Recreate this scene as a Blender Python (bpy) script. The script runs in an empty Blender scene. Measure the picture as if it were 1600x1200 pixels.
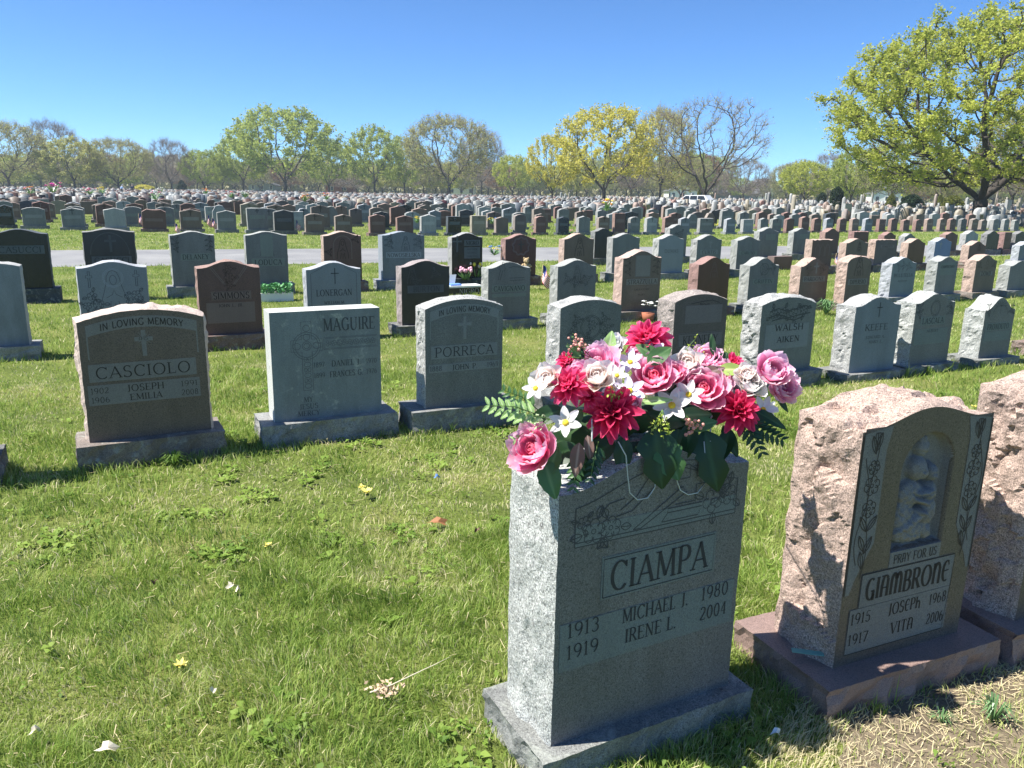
import bpy, math, random
import numpy as np
from mathutils import Vector, Matrix, noise
PI = math.pi
R = math.radians
rng = np.random.default_rng(7)
random.seed(7)
scene = bpy.context.scene
COL = scene.collection

# ------------------------------------------------------------------ camera
F, HORIZON, ROLL, EYE = 1230.0, 300.0, R(1.1), 1.6
pitch = math.atan((600 - HORIZON) / F)
cf = Vector((0, math.cos(pitch), -math.sin(pitch)))
_r = Vector((1, 0, 0)); _u = _r.cross(cf)
cr = _r * math.cos(ROLL) + _u * math.sin(ROLL)
cu = _u * math.cos(ROLL) - _r * math.sin(ROLL)
cam_data = bpy.data.cameras.new('camera'); cam = bpy.data.objects.new('camera', cam_data); COL.objects.link(cam)
cam_data.sensor_width = 36; cam_data.lens = 36 * F / 1600
cam_data.clip_start = .05; cam_data.clip_end = 9000
M = Matrix.Identity(4)
for i in range(3):
    M[i][0] = cr[i]; M[i][1] = cu[i]; M[i][2] = -cf[i]
M[2][3] = EYE
cam.matrix_world = M
scene.camera = cam
# ------------------------------------------------------------------ sky, sun, exposure
SUN_AZ, SUN_EL = R(-99.5), R(58)
world = bpy.data.worlds.new('World'); scene.world = world; world.use_nodes = True
nt = world.node_tree; nt.nodes.clear()
sky = nt.nodes.new('ShaderNodeTexSky'); sky.sky_type = 'NISHITA'; sky.sun_disc = False
sky.sun_elevation = SUN_EL; sky.sun_rotation = SUN_AZ % (2 * PI)
sky.air_density = .9; sky.dust_density = 0.0; sky.ozone_density = 9; sky.altitude = 3800
bg = nt.nodes.new('ShaderNodeBackground'); bg.inputs[1].default_value = 0.096
wo = nt.nodes.new('ShaderNodeOutputWorld')
tint = nt.nodes.new('ShaderNodeMix'); tint.data_type = 'RGBA'; tint.blend_type = 'MULTIPLY'; tint.inputs[0].default_value = 1; tint.inputs[7].default_value = (.80, .98, 1.03, 1)
nt.links.new(sky.outputs[0], tint.inputs[6]); nt.links.new(tint.outputs[2], bg.inputs[0]); nt.links.new(bg.outputs[0], wo.inputs[0])
sd = bpy.data.lights.new('sun', 'SUN'); sd.energy = 4.8; sd.angle = R(.53); sd.color = (1, .96, .89)
sun = bpy.data.objects.new('sun', sd); COL.objects.link(sun)
sun_dir = Vector((math.sin(SUN_AZ) * math.cos(SUN_EL), math.cos(SUN_AZ) * math.cos(SUN_EL), math.sin(SUN_EL)))
sun.rotation_euler = sun_dir.to_track_quat('Z', 'Y').to_euler()
vs = scene.view_settings; vs.view_transform = 'Standard'; vs.look = 'None'; vs.gamma = 1; vs.exposure = 1.1; vs.use_curve_mapping = False
scene.render.engine = 'CYCLES'
scene.cycles.use_denoising = True
scene.cycles.max_bounces = 5; scene.cycles.transparent_max_bounces = 4; scene.cycles.diffuse_bounces = 3; scene.cycles.glossy_bounces = 2

# ------------------------------------------------------------------ measuring: where a sight line meets the ground or an upright plane
def ray(x, y):
    return (cf * F + cr * (x - 800) - cu * (y - 600)).normalized()
def ground_at(x, y, z=0.0):
    d = ray(x, y); return Vector((0, 0, EYE)) + d * ((z - EYE) / d.z)
def axes(az):
    a = R(az); return Vector((math.sin(a), math.cos(a), 0)), Vector((-math.cos(a), math.sin(a), 0))
def plane_at(x, y, v, az):
    ru, rv = axes(az); d = ray(x, y); return Vector((0, 0, EYE)) + d * (v / d.dot(rv))
def dist_at(x, y, dist):
    d = ray(x, y); k = math.hypot(d.x, d.y); return Vector((0, 0, EYE)) + d * (dist / k)
ROW_AZ = 64.0

# ------------------------------------------------------------------ object helpers
class MB:
    """collects geometry for ONE mesh object"""
    def __init__(s): s.v = []; s.f = []; s.m = []; s.smooth = []
    def add(s, vs, fs, m=0, sm=False):
        o = len(s.v); s.v.extend([tuple(p) for p in vs])
        for f in fs:
            s.f.append([i + o for i in f]); s.m.append(m); s.smooth.append(sm)
    def box(s, x0, x1, y0, y1, z0, z1, m=0):
        s.add([(x0,y0,z0),(x1,y0,z0),(x1,y1,z0),(x0,y1,z0),(x0,y0,z1),(x1,y0,z1),(x1,y1,z1),(x0,y1,z1)],
              [(0,3,2,1),(4,5,6,7),(0,1,5,4),(1,2,6,5),(2,3,7,6),(3,0,4,7)], m)
    def tube(s, pts, rad, n=6, m=0, sm=True, cap=True):
        pts = [Vector(p) for p in pts]; k = len(pts)
        if not hasattr(rad, '__len__'): rad = [rad] * k
        vs_ = []
        up = Vector((0, 0, 1))
        for i, p in enumerate(pts):
            d = (pts[min(i+1, k-1)] - pts[max(i-1, 0)]).normalized()
            a = d.cross(up)
            if a.length < .05: a = d.cross(Vector((1, 0, 0)))
            a.normalize(); b = d.cross(a)
            for j in range(n):
                t = 2 * PI * j / n; vs_.append(p + (a * math.cos(t) + b * math.sin(t)) * rad[i])
        fs = [(i*n+j, i*n+(j+1) % n, (i+1)*n+(j+1) % n, (i+1)*n+j) for i in range(k-1) for j in range(n)]
        if cap: fs += [tuple(range(n))[::-1], tuple(range((k-1)*n, k*n))]
        s.add(vs_, fs, m, sm)
    def ball(s, c, r, n=8, m=0, sz=1.0, sm=True):
        rr = n // 2 + 1; vs_ = []
        if not hasattr(r, '__len__'): r = (r, r, r * sz)
        for i in range(rr + 1):
            a = PI * i / rr
            for j in range(n):
                b = 2 * PI * j / n
                vs_.append((c[0]+r[0]*math.sin(a)*math.cos(b), c[1]+r[1]*math.sin(a)*math.sin(b), c[2]+r[2]*math.cos(a)))
        s.add(vs_, [(i*n+j, (i+1)*n+j, (i+1)*n+(j+1) % n, i*n+(j+1) % n) for i in range(rr) for j in range(n)], m, sm)
    def ribbon(s, pts, wid, y, m=0, thick=0.0):
        """flat stroke in the x-z plane at depth y, facing -y; wid is a number or a list"""
        k = len(pts)
        if k < 2: return
        if not hasattr(wid, '__len__'): wid = [wid] * k
        L = []; Rr = []
        for i in range(k):
            a = pts[max(i-1, 0)]; b = pts[min(i+1, k-1)]
            dx, dz = b[0]-a[0], b[1]-a[1]; l = math.hypot(dx, dz) or 1
            nx, nz = -dz/l, dx/l; w = wid[i] / 2
            L.append((pts[i][0]+nx*w, y, pts[i][1]+nz*w)); Rr.append((pts[i][0]-nx*w, y, pts[i][1]-nz*w))
        s.add(L + Rr, [(i, k+i, k+i+1, i+1) for i in range(k-1)], m)
    def mesh(s, name):
        me = bpy.data.meshes.new(name); me.from_pydata(s.v, [], s.f); return me
    def build(s, name, mats, parent=None, **kw):
        me = s.mesh(name)
        if not isinstance(mats, (list, tuple)): mats = [mats]
        for mm in mats: me.materials.append(mm)
        if len(mats) > 1: me.polygons.foreach_set('material_index', s.m)
        me.polygons.foreach_set('use_smooth', s.smooth)
        me.update()
        return link(name, me, parent, **kw)
def link(name, me, parent=None, M4=None, label=None):
    o = bpy.data.objects.new(name, me); COL.objects.link(o)
    if parent is not None: o.parent = parent
    if M4 is not None: o.matrix_basis = M4
    if label: o['label'] = label
    return o
def tag(o, label=None, cat=None, group=None, kind=None):
    if label: o['label'] = label
    if cat: o['category'] = cat
    if group: o['group'] = group
    if kind: o['kind'] = kind
    return o
def empty(name, loc=(0, 0, 0), rz=0.0):
    o = bpy.data.objects.new(name, None); COL.objects.link(o); o.location = loc; o.rotation_euler = (0, 0, rz)
    o.empty_display_size = .1; return o
def raw_mesh(name, verts, faces_flat, per, mats, parent=None, smooth=False, matidx=None, attr=None):
    """fast mesh from numpy: verts (n,3), faces_flat (m*per)"""
    me = bpy.data.meshes.new(name); nf = len(faces_flat) // per
    me.vertices.add(len(verts)); me.vertices.foreach_set('co', np.asarray(verts, np.float32).ravel())
    me.loops.add(len(faces_flat)); me.loops.foreach_set('vertex_index', np.asarray(faces_flat, np.int32))
    me.polygons.add(nf); me.polygons.foreach_set('loop_start', np.arange(nf, dtype=np.int32) * per)
    me.polygons.foreach_set('loop_total', np.full(nf, per, np.int32))
    for mm in (mats if isinstance(mats, (list, tuple)) else [mats]): me.materials.append(mm)
    if matidx is not None: me.polygons.foreach_set('material_index', np.asarray(matidx, np.int32))
    if smooth: me.polygons.foreach_set('use_smooth', np.ones(nf, bool))
    if attr is not None:
        a = me.attributes.new('g', 'FLOAT', 'POINT'); a.data.foreach_set('value', np.asarray(attr, np.float32))
    me.update(calc_edges=True)
    if parent is False: return me
    return link(name, me, parent)

# ------------------------------------------------------------------ materials
def new_mat(name):
    m = bpy.data.materials.new(name); m.use_nodes = True; n = m.node_tree.nodes
    return m, m.node_tree, n['Principled BSDF'], n, m.node_tree.links
def ramp(n, stops):
    r = n.new('ShaderNodeValToRGB'); e = r.color_ramp.elements
    e[0].position, e[0].color = stops[0][0], (*stops[0][1], 1); e[1].position, e[1].color = stops[-1][0], (*stops[-1][1], 1)
    for p, c in stops[1:-1]:
        x = e.new(p); x.color = (*c, 1)
    return r
def plain(name, c, rough=.6, metal=0.0, emit=None, spec=.5):
    m, t, b, n, l = new_mat(name); b.inputs['Base Color'].default_value = (*c, 1); b.inputs['Roughness'].default_value = rough
    b.inputs['Metallic'].default_value = metal; b.inputs['Specular IOR Level'].default_value = spec
    return m
def tex_noise(n, l, scale, detail=4, rough=.55, vec=None, dist=0.0):
    t = n.new('ShaderNodeTexNoise'); t.inputs['Scale'].default_value = scale; t.inputs['Detail'].default_value = detail
    t.inputs['Roughness'].default_value = rough; t.inputs['Distortion'].default_value = dist
    if vec is not None: l.new(vec, t.inputs['Vector'])
    return t
def mixc(n, l, fac, a, b, mode='MIX'):
    x = n.new('ShaderNodeMix'); x.data_type = 'RGBA'; x.blend_type = mode
    if isinstance(fac, float): x.inputs[0].default_value = fac
    else: l.new(fac, x.inputs[0])
    for i, v in ((6, a), (7, b)):
        if isinstance(v, tuple): x.inputs[i].default_value = (*v, 1)
        else: l.new(v, x.inputs[i])
    return x.outputs[2]
def maprange(n, l, v, a, b, c=0.0, d=1.0):
    x = n.new('ShaderNodeMapRange'); x.inputs[1].default_value = a; x.inputs[2].default_value = b
    x.inputs[3].default_value = c; x.inputs[4].default_value = d; l.new(v, x.inputs[0]); return x.outputs[0]
def scale3(c, k): return tuple(min(1, x * k) for x in c)

def granite(name, c, rough=.6, speck=.35, stain=.25, bump=.0, big_bump=0.0, dark_lichen=0.0, pale_lichen=0.0, speck_scale=420):
    """granite: mineral grains (dark and pale crystals), weather stains, lichen"""
    m, t, b, n, l = new_mat(name)
    g = n.new('ShaderNodeNewGeometry'); pos = g.outputs['Position']
    mp = n.new('ShaderNodeMapping'); mp.inputs['Scale'].default_value = (1.6, 1.6, .45); l.new(pos, mp.inputs['Vector'])
    n1 = tex_noise(n, l, speck_scale, 2, .7, pos); n2 = tex_noise(n, l, 3.6, 7, .68, mp.outputs[0]); n3 = tex_noise(n, l, speck_scale * .45, 2, .6, pos)
    r1 = ramp(n, [(.30, scale3(c, 1 - speck * 1.5)), (.44, scale3(c, 1 - speck * .35)), (.56, scale3(c, 1.05)), (.70, scale3(c, 1 + speck * 1.2))])
    l.new(n1.outputs[0], r1.inputs[0])
    r3 = ramp(n, [(.33, (.55, .55, .56)), (.48, (1, 1, 1)), (.75, (1.0, 1.0, 1.0))]); l.new(n3.outputs[0], r3.inputs[0])
    col = mixc(n, l, min(1.0, speck * 1.8), r1.outputs[0], r3.outputs[0], 'MULTIPLY')
    st = maprange(n, l, n2.outputs[0], .38, .72, 0.0, stain)
    col = mixc(n, l, st, col, scale3(c, .42))
    if pale_lichen:
        v = tex_noise(n, l, 9.0, 8, .75, pos, .6)
        col = mixc(n, l, maprange(n, l, v.outputs[0], .60 - pale_lichen * .1, .66, 0.0, .7), col, (.40, .42, .36))
    if dark_lichen:
        v = tex_noise(n, l, 26.0, 8, .8, pos, .3)
        col = mixc(n, l, maprange(n, l, v.outputs[0], .62 - dark_lichen * .12, .68, 0.0, .85), col, (.055, .05, .045))
    l.new(col, b.inputs['Base Color'])
    b.inputs['Roughness'].default_value = rough
    if bump or big_bump:
        bp = n.new('ShaderNodeBump'); bp.inputs['Strength'].default_value = bump; bp.inputs['Distance'].default_value = .004
        l.new(n3.outputs[0], bp.inputs['Height'])
        if big_bump:
            nb = tex_noise(n, l, 42.0, 7, .72, pos, .5)
            b2 = n.new('ShaderNodeBump'); b2.inputs['Strength'].default_value = big_bump; b2.inputs['Distance'].default_value = .02
            l.new(nb.outputs[0], b2.inputs['Height']); l.new(bp.outputs[0], b2.inputs['Normal']); l.new(b2.outputs[0], b.inputs['Normal'])
        else: l.new(bp.outputs[0], b.inputs['Normal'])
    return m

# stone kinds: steeled face, frosted panel, rock-pitched sides, cut letters
KINDS = {
 'grey':  ((.175,.188,.188), (.235,.25,.25),  (.43,.43,.41)),
 'light': ((.31,.335,.345),    (.36,.385,.395),  (.52,.52,.50)),
 'green': ((.172,.172,.178),  (.19,.212,.20), (.44,.45,.42)),
 'blue':  ((.165,.19,.22),    (.27,.30,.34),  (.50,.52,.55)),
 'black': ((.012,.015,.018), (.10,.12,.13), (.11,.13,.15)),
 'coal':  ((.030,.032,.040), (.095,.10,.115),(.28,.28,.27)),
 'mauve': ((.122,.096,.098),  (.19,.165,.165), (.36,.31,.28)),
 'brown': ((.165,.122,.096),  (.225,.21,.19),(.42,.35,.30)),
 'red':   ((.135,.072,.060), (.19,.135,.12), (.42,.275,.23)),
 'pink':  ((.19,.13,.105),  (.29,.225,.195), (.50,.37,.31)),
 'tan':   ((.27,.235,.17),   (.34,.31,.25),  (.46,.41,.32)),
 'rose':  ((.09,.036,.038),  (.17,.115,.12),(.39,.24,.21)),
}
_gm = {}
def gmats(kind, near=False):
    k = (kind, near)
    if k not in _gm:
        a, p, s_ = KINDS[kind]
        pol = kind in ('black', 'coal', 'rose')
        sp = .45 if near else .3
        _gm[k] = (granite(kind + '_granite_face', a, .25 if pol else .5, sp * (.4 if pol else 1.25), .55, .12 if near else 0, speck_scale=330 if near else 260),
                  granite(kind + '_granite_panel', p, .8, sp * .7, .25, .1 if near else 0, pale_lichen=.0),
                  granite(kind + '_granite_rock', scale3(s_, 1.06 if near else .82), .85, .62 if near else .42, .28, .4, .45 if near else .25, dark_lichen=.5 if near else .0, speck_scale=210 if near else 300),
                  granite(kind + '_granite_base', scale3(s_, .60), .85, .5, .8, .3, .5, dark_lichen=.5, pale_lichen=.7, speck_scale=260),
                  plain(kind + '_cut_letters', scale3(a, .22) if kind not in ('black', 'coal') else scale3(a, .6), .8),
                  plain(kind + '_line_carving', scale3(a, .36) if kind not in ('black', 'coal', 'rose') else scale3(p, .75), .8))
    return _gm[k]
# ------------------------------------------------------------------ the ground
def ground_material():
    m, t, b, n, l = new_mat('turf'); g = n.new('ShaderNodeNewGeometry'); pos = g.outputs['Position']
    n1 = tex_noise(n, l, 1.1, 6, .62, pos); n2 = tex_noise(n, l, 38, 5, .7, pos); n3 = tex_noise(n, l, .13, 4, .6, pos)
    r1 = ramp(n, [(.32, (.10, .135, .035)), (.5, (.17, .215, .05)), (.64, (.26, .265, .09)), (.76, (.34, .29, .16))])
    l.new(n1.outputs[0], r1.inputs[0])
    r2 = ramp(n, [(.3, (.35, .35, .35)), (.7, (1.35, 1.35, 1.3))]); l.new(n2.outputs[0], r2.inputs[0])
    col = mixc(n, l, .85, r1.outputs[0], r2.outputs[0], 'MULTIPLY')
    col = mixc(n, l, maprange(n, l, n3.outputs[0], .35, .7, 0.0, .35), col, (.16, .20, .05))
    l.new(col, b.inputs['Base Color']); b.inputs['Roughness'].default_value = .95; b.inputs['Specular IOR Level'].default_value = .1
    bp = n.new('ShaderNodeBump'); bp.inputs['Strength'].default_value = .9; bp.inputs['Distance'].default_value = .03
    l.new(n2.outputs[0], bp.inputs['Height']); l.new(bp.outputs[0], b.inputs['Normal'])
    return m
MAT_TURF = ground_material()
gb = MB(); gb.add([(-4000, -300, 0), (4000, -300, 0), (4000, 6000, 0), (-4000, 6000, 0)], [(0, 1, 2, 3)])
tag(gb.build('ground', MAT_TURF), kind='structure')

# road: along its own azimuth, between the lower section and the far field
def mat_asphalt():
    m, t, b, n, l = new_mat('old_asphalt'); g = n.new('ShaderNodeNewGeometry'); pos = g.outputs['Position']
    n1 = tex_noise(n, l, .8, 6, .6, pos); n2 = tex_noise(n, l, 90, 3, .7, pos)
    r1 = ramp(n, [(.3, (.17, .17, .175)), (.7, (.27, .268, .26))]); l.new(n1.outputs[0], r1.inputs[0])
    r2 = ramp(n, [(.3, (.7, .7, .7)), (.7, (1.2, 1.2, 1.2))]); l.new(n2.outputs[0], r2.inputs[0])
    l.new(mixc(n, l, .8, r1.outputs[0], r2.outputs[0], 'MULTIPLY'), b.inputs['Base Color']); b.inputs['Roughness'].default_value = .9
    return m
near_edge = [ground_at(90, 418), ground_at(600, 409), ground_at(1212, 405)]
far_edge = [ground_at(100, 391), ground_at(600, 389), ground_at(1230, 384)]
def edge_line(e):
    d = (e[2] - e[0]).normalized(); return e[1], d
(n0, nd), (f0, fd) = edge_line(near_edge), edge_line(far_edge)
road_dir = ((nd + fd) / 2).normalized(); road_n = Vector((-road_dir.y, road_dir.x, 0))
road_a = (near_edge[0].dot(road_n) + near_edge[1].dot(road_n) + near_edge[2].dot(road_n)) / 3
road_b = (far_edge[0].dot(road_n) + far_edge[1].dot(road_n) + far_edge[2].dot(road_n)) / 3
rb = MB(); vsn = []; vsf = []
for i in range(-120, 260):
    s = i * 1.0
    vsn.append(road_dir * s + road_n * (road_a + .06 * noise.noise(Vector((s * .7, 3, 0)))) + Vector((0, 0, .004)))
    vsf.append(road_dir * s + road_n * (road_b + .06 * noise.noise(Vector((s * .7, 9, 0)))) + Vector((0, 0, .004)))
k = len(vsn); rb.add(vsn + vsf, [(i, i+1, k+i+1, k+i) for i in range(k-1)])
tag(rb.build('road', mat_asphalt()), kind='structure')
print('ROAD', road_a, road_b, math.degrees(math.atan2(road_dir.x, road_dir.y)))

def soil_material(name, a, b_):
    m, t, b, n, l = new_mat(name); g = n.new('ShaderNodeNewGeometry'); pos = g.outputs['Position']
    n1 = tex_noise(n, l, 14, 8, .7, pos); n2 = tex_noise(n, l, 120, 4, .7, pos)
    r1 = ramp(n, [(.35, a), (.65, b_)]); l.new(n1.outputs[0], r1.inputs[0])
    r2 = ramp(n, [(.3, (.6, .6, .6)), (.7, (1.25, 1.25, 1.25))]); l.new(n2.outputs[0], r2.inputs[0])
    l.new(mixc(n, l, .8, r1.outputs[0], r2.outputs[0], 'MULTIPLY'), b.inputs['Base Color']); b.inputs['Roughness'].default_value = .95
    bp = n.new('ShaderNodeBump'); bp.inputs['Strength'].default_value = .8; bp.inputs['Distance'].default_value = .015
    l.new(n1.outputs[0], bp.inputs['Height']); l.new(bp.outputs[0], b.inputs['Normal']); return m
MAT_SOIL = soil_material('dry_soil', (.11, .085, .055), (.24, .19, .125))
SOIL = []   # (x, y, rx, ry, angle) of bare patches
def soil_patch(px, py, rx, ry, ang, seed):
    c = ground_at(px, py); SOIL.append((c.x, c.y, rx, ry, ang)); b = MB(); pts = [(0, 0, 0)]; n_ = 48
    for i in range(n_):
        t = 2*PI*i/n_; k = 1 + .45 * noise.noise(Vector((math.cos(t)*1.7 + seed, math.sin(t)*1.7, seed))) + .25 * noise.noise(Vector((math.cos(t)*6, math.sin(t)*6, seed)))
        pts.append((rx*k*math.cos(t), ry*k*math.sin(t), 0))
    b.add(pts, [(0, i+1, (i+1) % n_ + 1) for i in range(n_)])
    o = b.build('soil_patch', MAT_SOIL); o.location = (c.x, c.y, .004 + .0005 * seed); o.rotation_euler = (0, 0, ang); tag(o, kind='structure')
soil_patch(1490, 1130, .44, .20, R(22), 1)
soil_patch(1590, 1040, .30, .12, R(30), 2)

# ------------------------------------------------------------------ lettering: a Roman capital cut from strokes
def arc(cx, cy, rx, ry, a0, a1, n=10):
    return [(cx + rx*math.cos(R(a0 + (a1-a0)*i/n)), cy + ry*math.sin(R(a0 + (a1-a0)*i/n))) for i in range(n+1)]
# glyph: (width, [(weight, points)], [serif centres]); weight None = by direction, 't' thick, 'n' thin
G = {
 'A': (.74, [('n', [(.04,0),(.38,1)]), ('t', [(.36,1),(.70,0)]), ('n', [(.15,.34),(.58,.34)])], [(.05,0),(.69,0)]),
 'B': (.62, [('t', [(.12,0),(.12,1)]), (None, [(.12,1),(.32,1)] + arc(.32,.76,.2,.24,90,-90) + [(.12,.52)]), (None, [(.12,.52),(.34,.52)] + arc(.34,.26,.23,.26,90,-90) + [(.12,0)])], [(.08,0),(.08,1)]),
 'C': (.74, [(None, arc(.42,.5,.34,.5,42,318,18)), ('n', [(.68,.99),(.68,.76)])], []),
 'D': (.78, [('t', [(.12,0),(.12,1)]), (None, [(.12,1),(.3,1)] + arc(.3,.5,.4,.5,90,-90,16) + [(.12,0)])], [(.08,0),(.08,1)]),
 'E': (.6, [('t', [(.12,0),(.12,1)]), ('n', [(.12,.98),(.54,.98),(.54,.82)]), ('n', [(.12,.52),(.44,.52)]), ('n', [(.12,.02),(.56,.02),(.56,.2)])], [(.08,0),(.08,1)]),
 'F': (.57, [('t', [(.12,0),(.12,1)]), ('n', [(.12,.98),(.54,.98),(.54,.82)]), ('n', [(.12,.52),(.44,.52)])], [(.12,0),(.08,1)]),
 'G': (.8, [(None, arc(.42,.5,.34,.5,42,325,18)), ('t', [(.68,.06),(.68,.42)]), ('n', [(.68,.99),(.68,.78)])], [(.68,.42)]),
 'H': (.78, [('t', [(.12,0),(.12,1)]), ('t', [(.66,0),(.66,1)]), ('n', [(.12,.52),(.66,.52)])], [(.12,0),(.12,1),(.66,0),(.66,1)]),
 'I': (.26, [('t', [(.13,0),(.13,1)])], [(.13,0),(.13,1)]),
 'J': (.42, [('t', [(.28,1),(.28,.15)]), (None, arc(.14,.15,.14,.2,0,-110,6))], [(.28,1)]),
 'K': (.72, [('t', [(.12,0),(.12,1)]), ('n', [(.62,1),(.14,.42)]), ('t', [(.26,.56),(.66,0)])], [(.12,0),(.12,1),(.62,1),(.66,0)]),
 'L': (.56, [('t', [(.12,0),(.12,1)]), ('n', [(.12,.02),(.52,.02),(.52,.2)])], [(.12,1),(.08,0)]),
 'M': (.92, [('n', [(.1,0),(.13,1)]), ('t', [(.13,1),(.46,.08)]), ('n', [(.46,.08),(.78,1)]), ('t', [(.78,1),(.82,0)])], [(.1,0),(.82,0),(.1,1),(.81,1)]),
 'N': (.8, [('n', [(.12,0),(.12,1)]), ('t', [(.12,1),(.66,.02)]), ('n', [(.66,0),(.66,1)])], [(.12,0),(.08,1),(.66,1)]),
 'O': (.84, [(None, arc(.42,.5,.35,.5,0,360,24))], []),
 'P': (.6, [('t', [(.12,0),(.12,1)]), (None, [(.12,1),(.32,1)] + arc(.32,.73,.23,.27,90,-90) + [(.12,.46)])], [(.12,0),(.08,1)]),
 'Q': (.84, [(None, arc(.42,.5,.35,.5,0,360,24)), ('t', [(.45,.2),(.8,-.12)])], []),
 'R': (.68, [('t', [(.12,0),(.12,1)]), (None, [(.12,1),(.32,1)] + arc(.32,.75,.22,.25,90,-90) + [(.12,.5)]), ('t', [(.32,.5),(.64,0)])], [(.12,0),(.08,1),(.64,0)]),
 'S': (.56, [(None, arc(.28,.75,.2,.25,40,270,12)[:-1] + arc(.28,.26,.22,.26,90,-145,14)), ('n', [(.46,.98),(.46,.8)]), ('n', [(.07,.0),(.07,.2)])], []),
 'T': (.64, [('t', [(.32,0),(.32,1)]), ('n', [(.04,.8),(.04,.98),(.6,.98),(.6,.8)])], [(.32,0)]),
 'U': (.76, [('t', [(.12,1),(.12,.3)] + arc(.37,.3,.25,.3,180,270,5)), ('n', arc(.37,.3,.25,.3,270,360,5) + [(.62,1)])], [(.12,1),(.62,1)]),
 'V': (.72, [('t', [(.04,1),(.36,0)]), ('n', [(.36,0),(.68,1)])], [(.05,1),(.67,1)]),
 'W': (1.0, [('t', [(.04,1),(.28,0)]), ('n', [(.28,0),(.5,.9)]), ('t', [(.5,.9),(.72,0)]), ('n', [(.72,0),(.96,1)])], [(.05,1),(.95,1)]),
 'X': (.7, [('t', [(.06,1),(.64,0)]), ('n', [(.06,0),(.62,1)])], [(.06,1),(.64,0),(.06,0),(.62,1)]),
 'Y': (.7, [('t', [(.05,1),(.35,.46)]), ('n', [(.35,.46),(.65,1)]), ('t', [(.35,.46),(.35,0)])], [(.05,1),(.65,1),(.35,0)]),
 'Z': (.62, [('n', [(.06,.8),(.06,.98),(.56,.98)]), ('t', [(.54,.98),(.06,.02)]), ('n', [(.06,.02),(.57,.02),(.57,.2)])], []),
 '0': (.58, [(None, arc(.29,.5,.22,.5,0,360,20))], []),
 '1': (.34, [('t', [(.18,0),(.18,1)]), ('n', [(.18,1),(.06,.84)])], [(.18,0)]),
 '2': (.56, [(None, arc(.27,.74,.2,.26,160,-30,10) + [(.06,.03)]), ('n', [(.06,.03),(.5,.03),(.5,.16)])], []),
 '3': (.54, [(None, arc(.25,.76,.18,.24,150,-80,10)), (None, arc(.25,.27,.21,.27,90,-150,12))], []),
 '4': (.58, [('n', [(.5,.27),(.04,.27),(.38,1)]), ('t', [(.38,1),(.38,0)])], [(.38,0)]),
 '5': (.54, [('n', [(.46,.98),(.14,.98),(.1,.56)]), (None, arc(.25,.3,.22,.29,130,-150,12))], []),
 '6': (.56, [(None, arc(.42,.34,.36,.66,110,180,8)), (None, arc(.28,.3,.21,.3,0,360,16))], []),
 '7': (.54, [('n', [(.05,.84),(.05,.98),(.5,.98)]), ('t', [(.49,.98),(.2,0)])], []),
 '8': (.56, [(None, arc(.28,.76,.17,.24,0,360,14)), (None, arc(.28,.27,.21,.27,0,360,16))], []),
 '9': (.56, [(None, arc(.14,.66,.36,.66,-70,0,8)), (None, arc(.28,.7,.21,.3,0,360,16))], []),
 '.': (.2, [('t', [(.1,0),(.1,.12)])], []), ' ': (.36, [], []), '-': (.5, [('n', [(.08,.42),(.42,.42)])], []),
}
UNC = dict(G)   # the round blackletter capitals of one of the stones
UNC.update({
 'A': (.66, [('t', [(.54,0),(.54,.84)]), (None, [(.54,.84)] + arc(.34,.7,.2,.3,40,170,6) + [(.1,.5),(.1,0)]), ('n', [(.1,.42),(.54,.42)]), ('n', [(.0,.98),(.34,1.0)])], [(.54,0),(.1,0)]),
 'M': (.98, [('t', [(.1,0),(.1,.6)] + arc(.28,.6,.18,.38,180,20,8)), ('t', [(.48,0),(.48,.98)]), ('t', arc(.68,.6,.18,.38,160,0,8) + [(.86,.6),(.86,0)])], [(.1,0),(.86,0),(.48,0)]),
 'N': (.7, [('t', [(.12,0),(.12,1)]), ('t', arc(.36,.6,.22,.38,170,0,8) + [(.58,.6),(.58,-.04)])], [(.12,0),(.12,1)]),
 'E': (.62, [(None, arc(.36,.5,.27,.5,60,300,14)), ('n', [(.1,.5),(.56,.54)]), ('n', [(.5,.93),(.52,.78)])], []),
 'G': (.72, [(None, arc(.4,.5,.31,.5,55,330,16)), ('t', [(.62,-.05),(.62,.4)]), ('n', [(.42,.4),(.68,.42)])], []),
 'U': (.68, [('t', [(.12,1),(.12,.3)] + arc(.33,.3,.21,.3,180,300,6)), ('t', [(.54,1),(.54,0)])], [(.54,0),(.12,1)]),
 'H': (.68, [('t', [(.12,0),(.12,1)]), ('t', arc(.34,.36,.2,.24,170,0,7) + [(.54,.36),(.54,-.06)])], [(.12,0),(.12,1)]),
})
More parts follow.
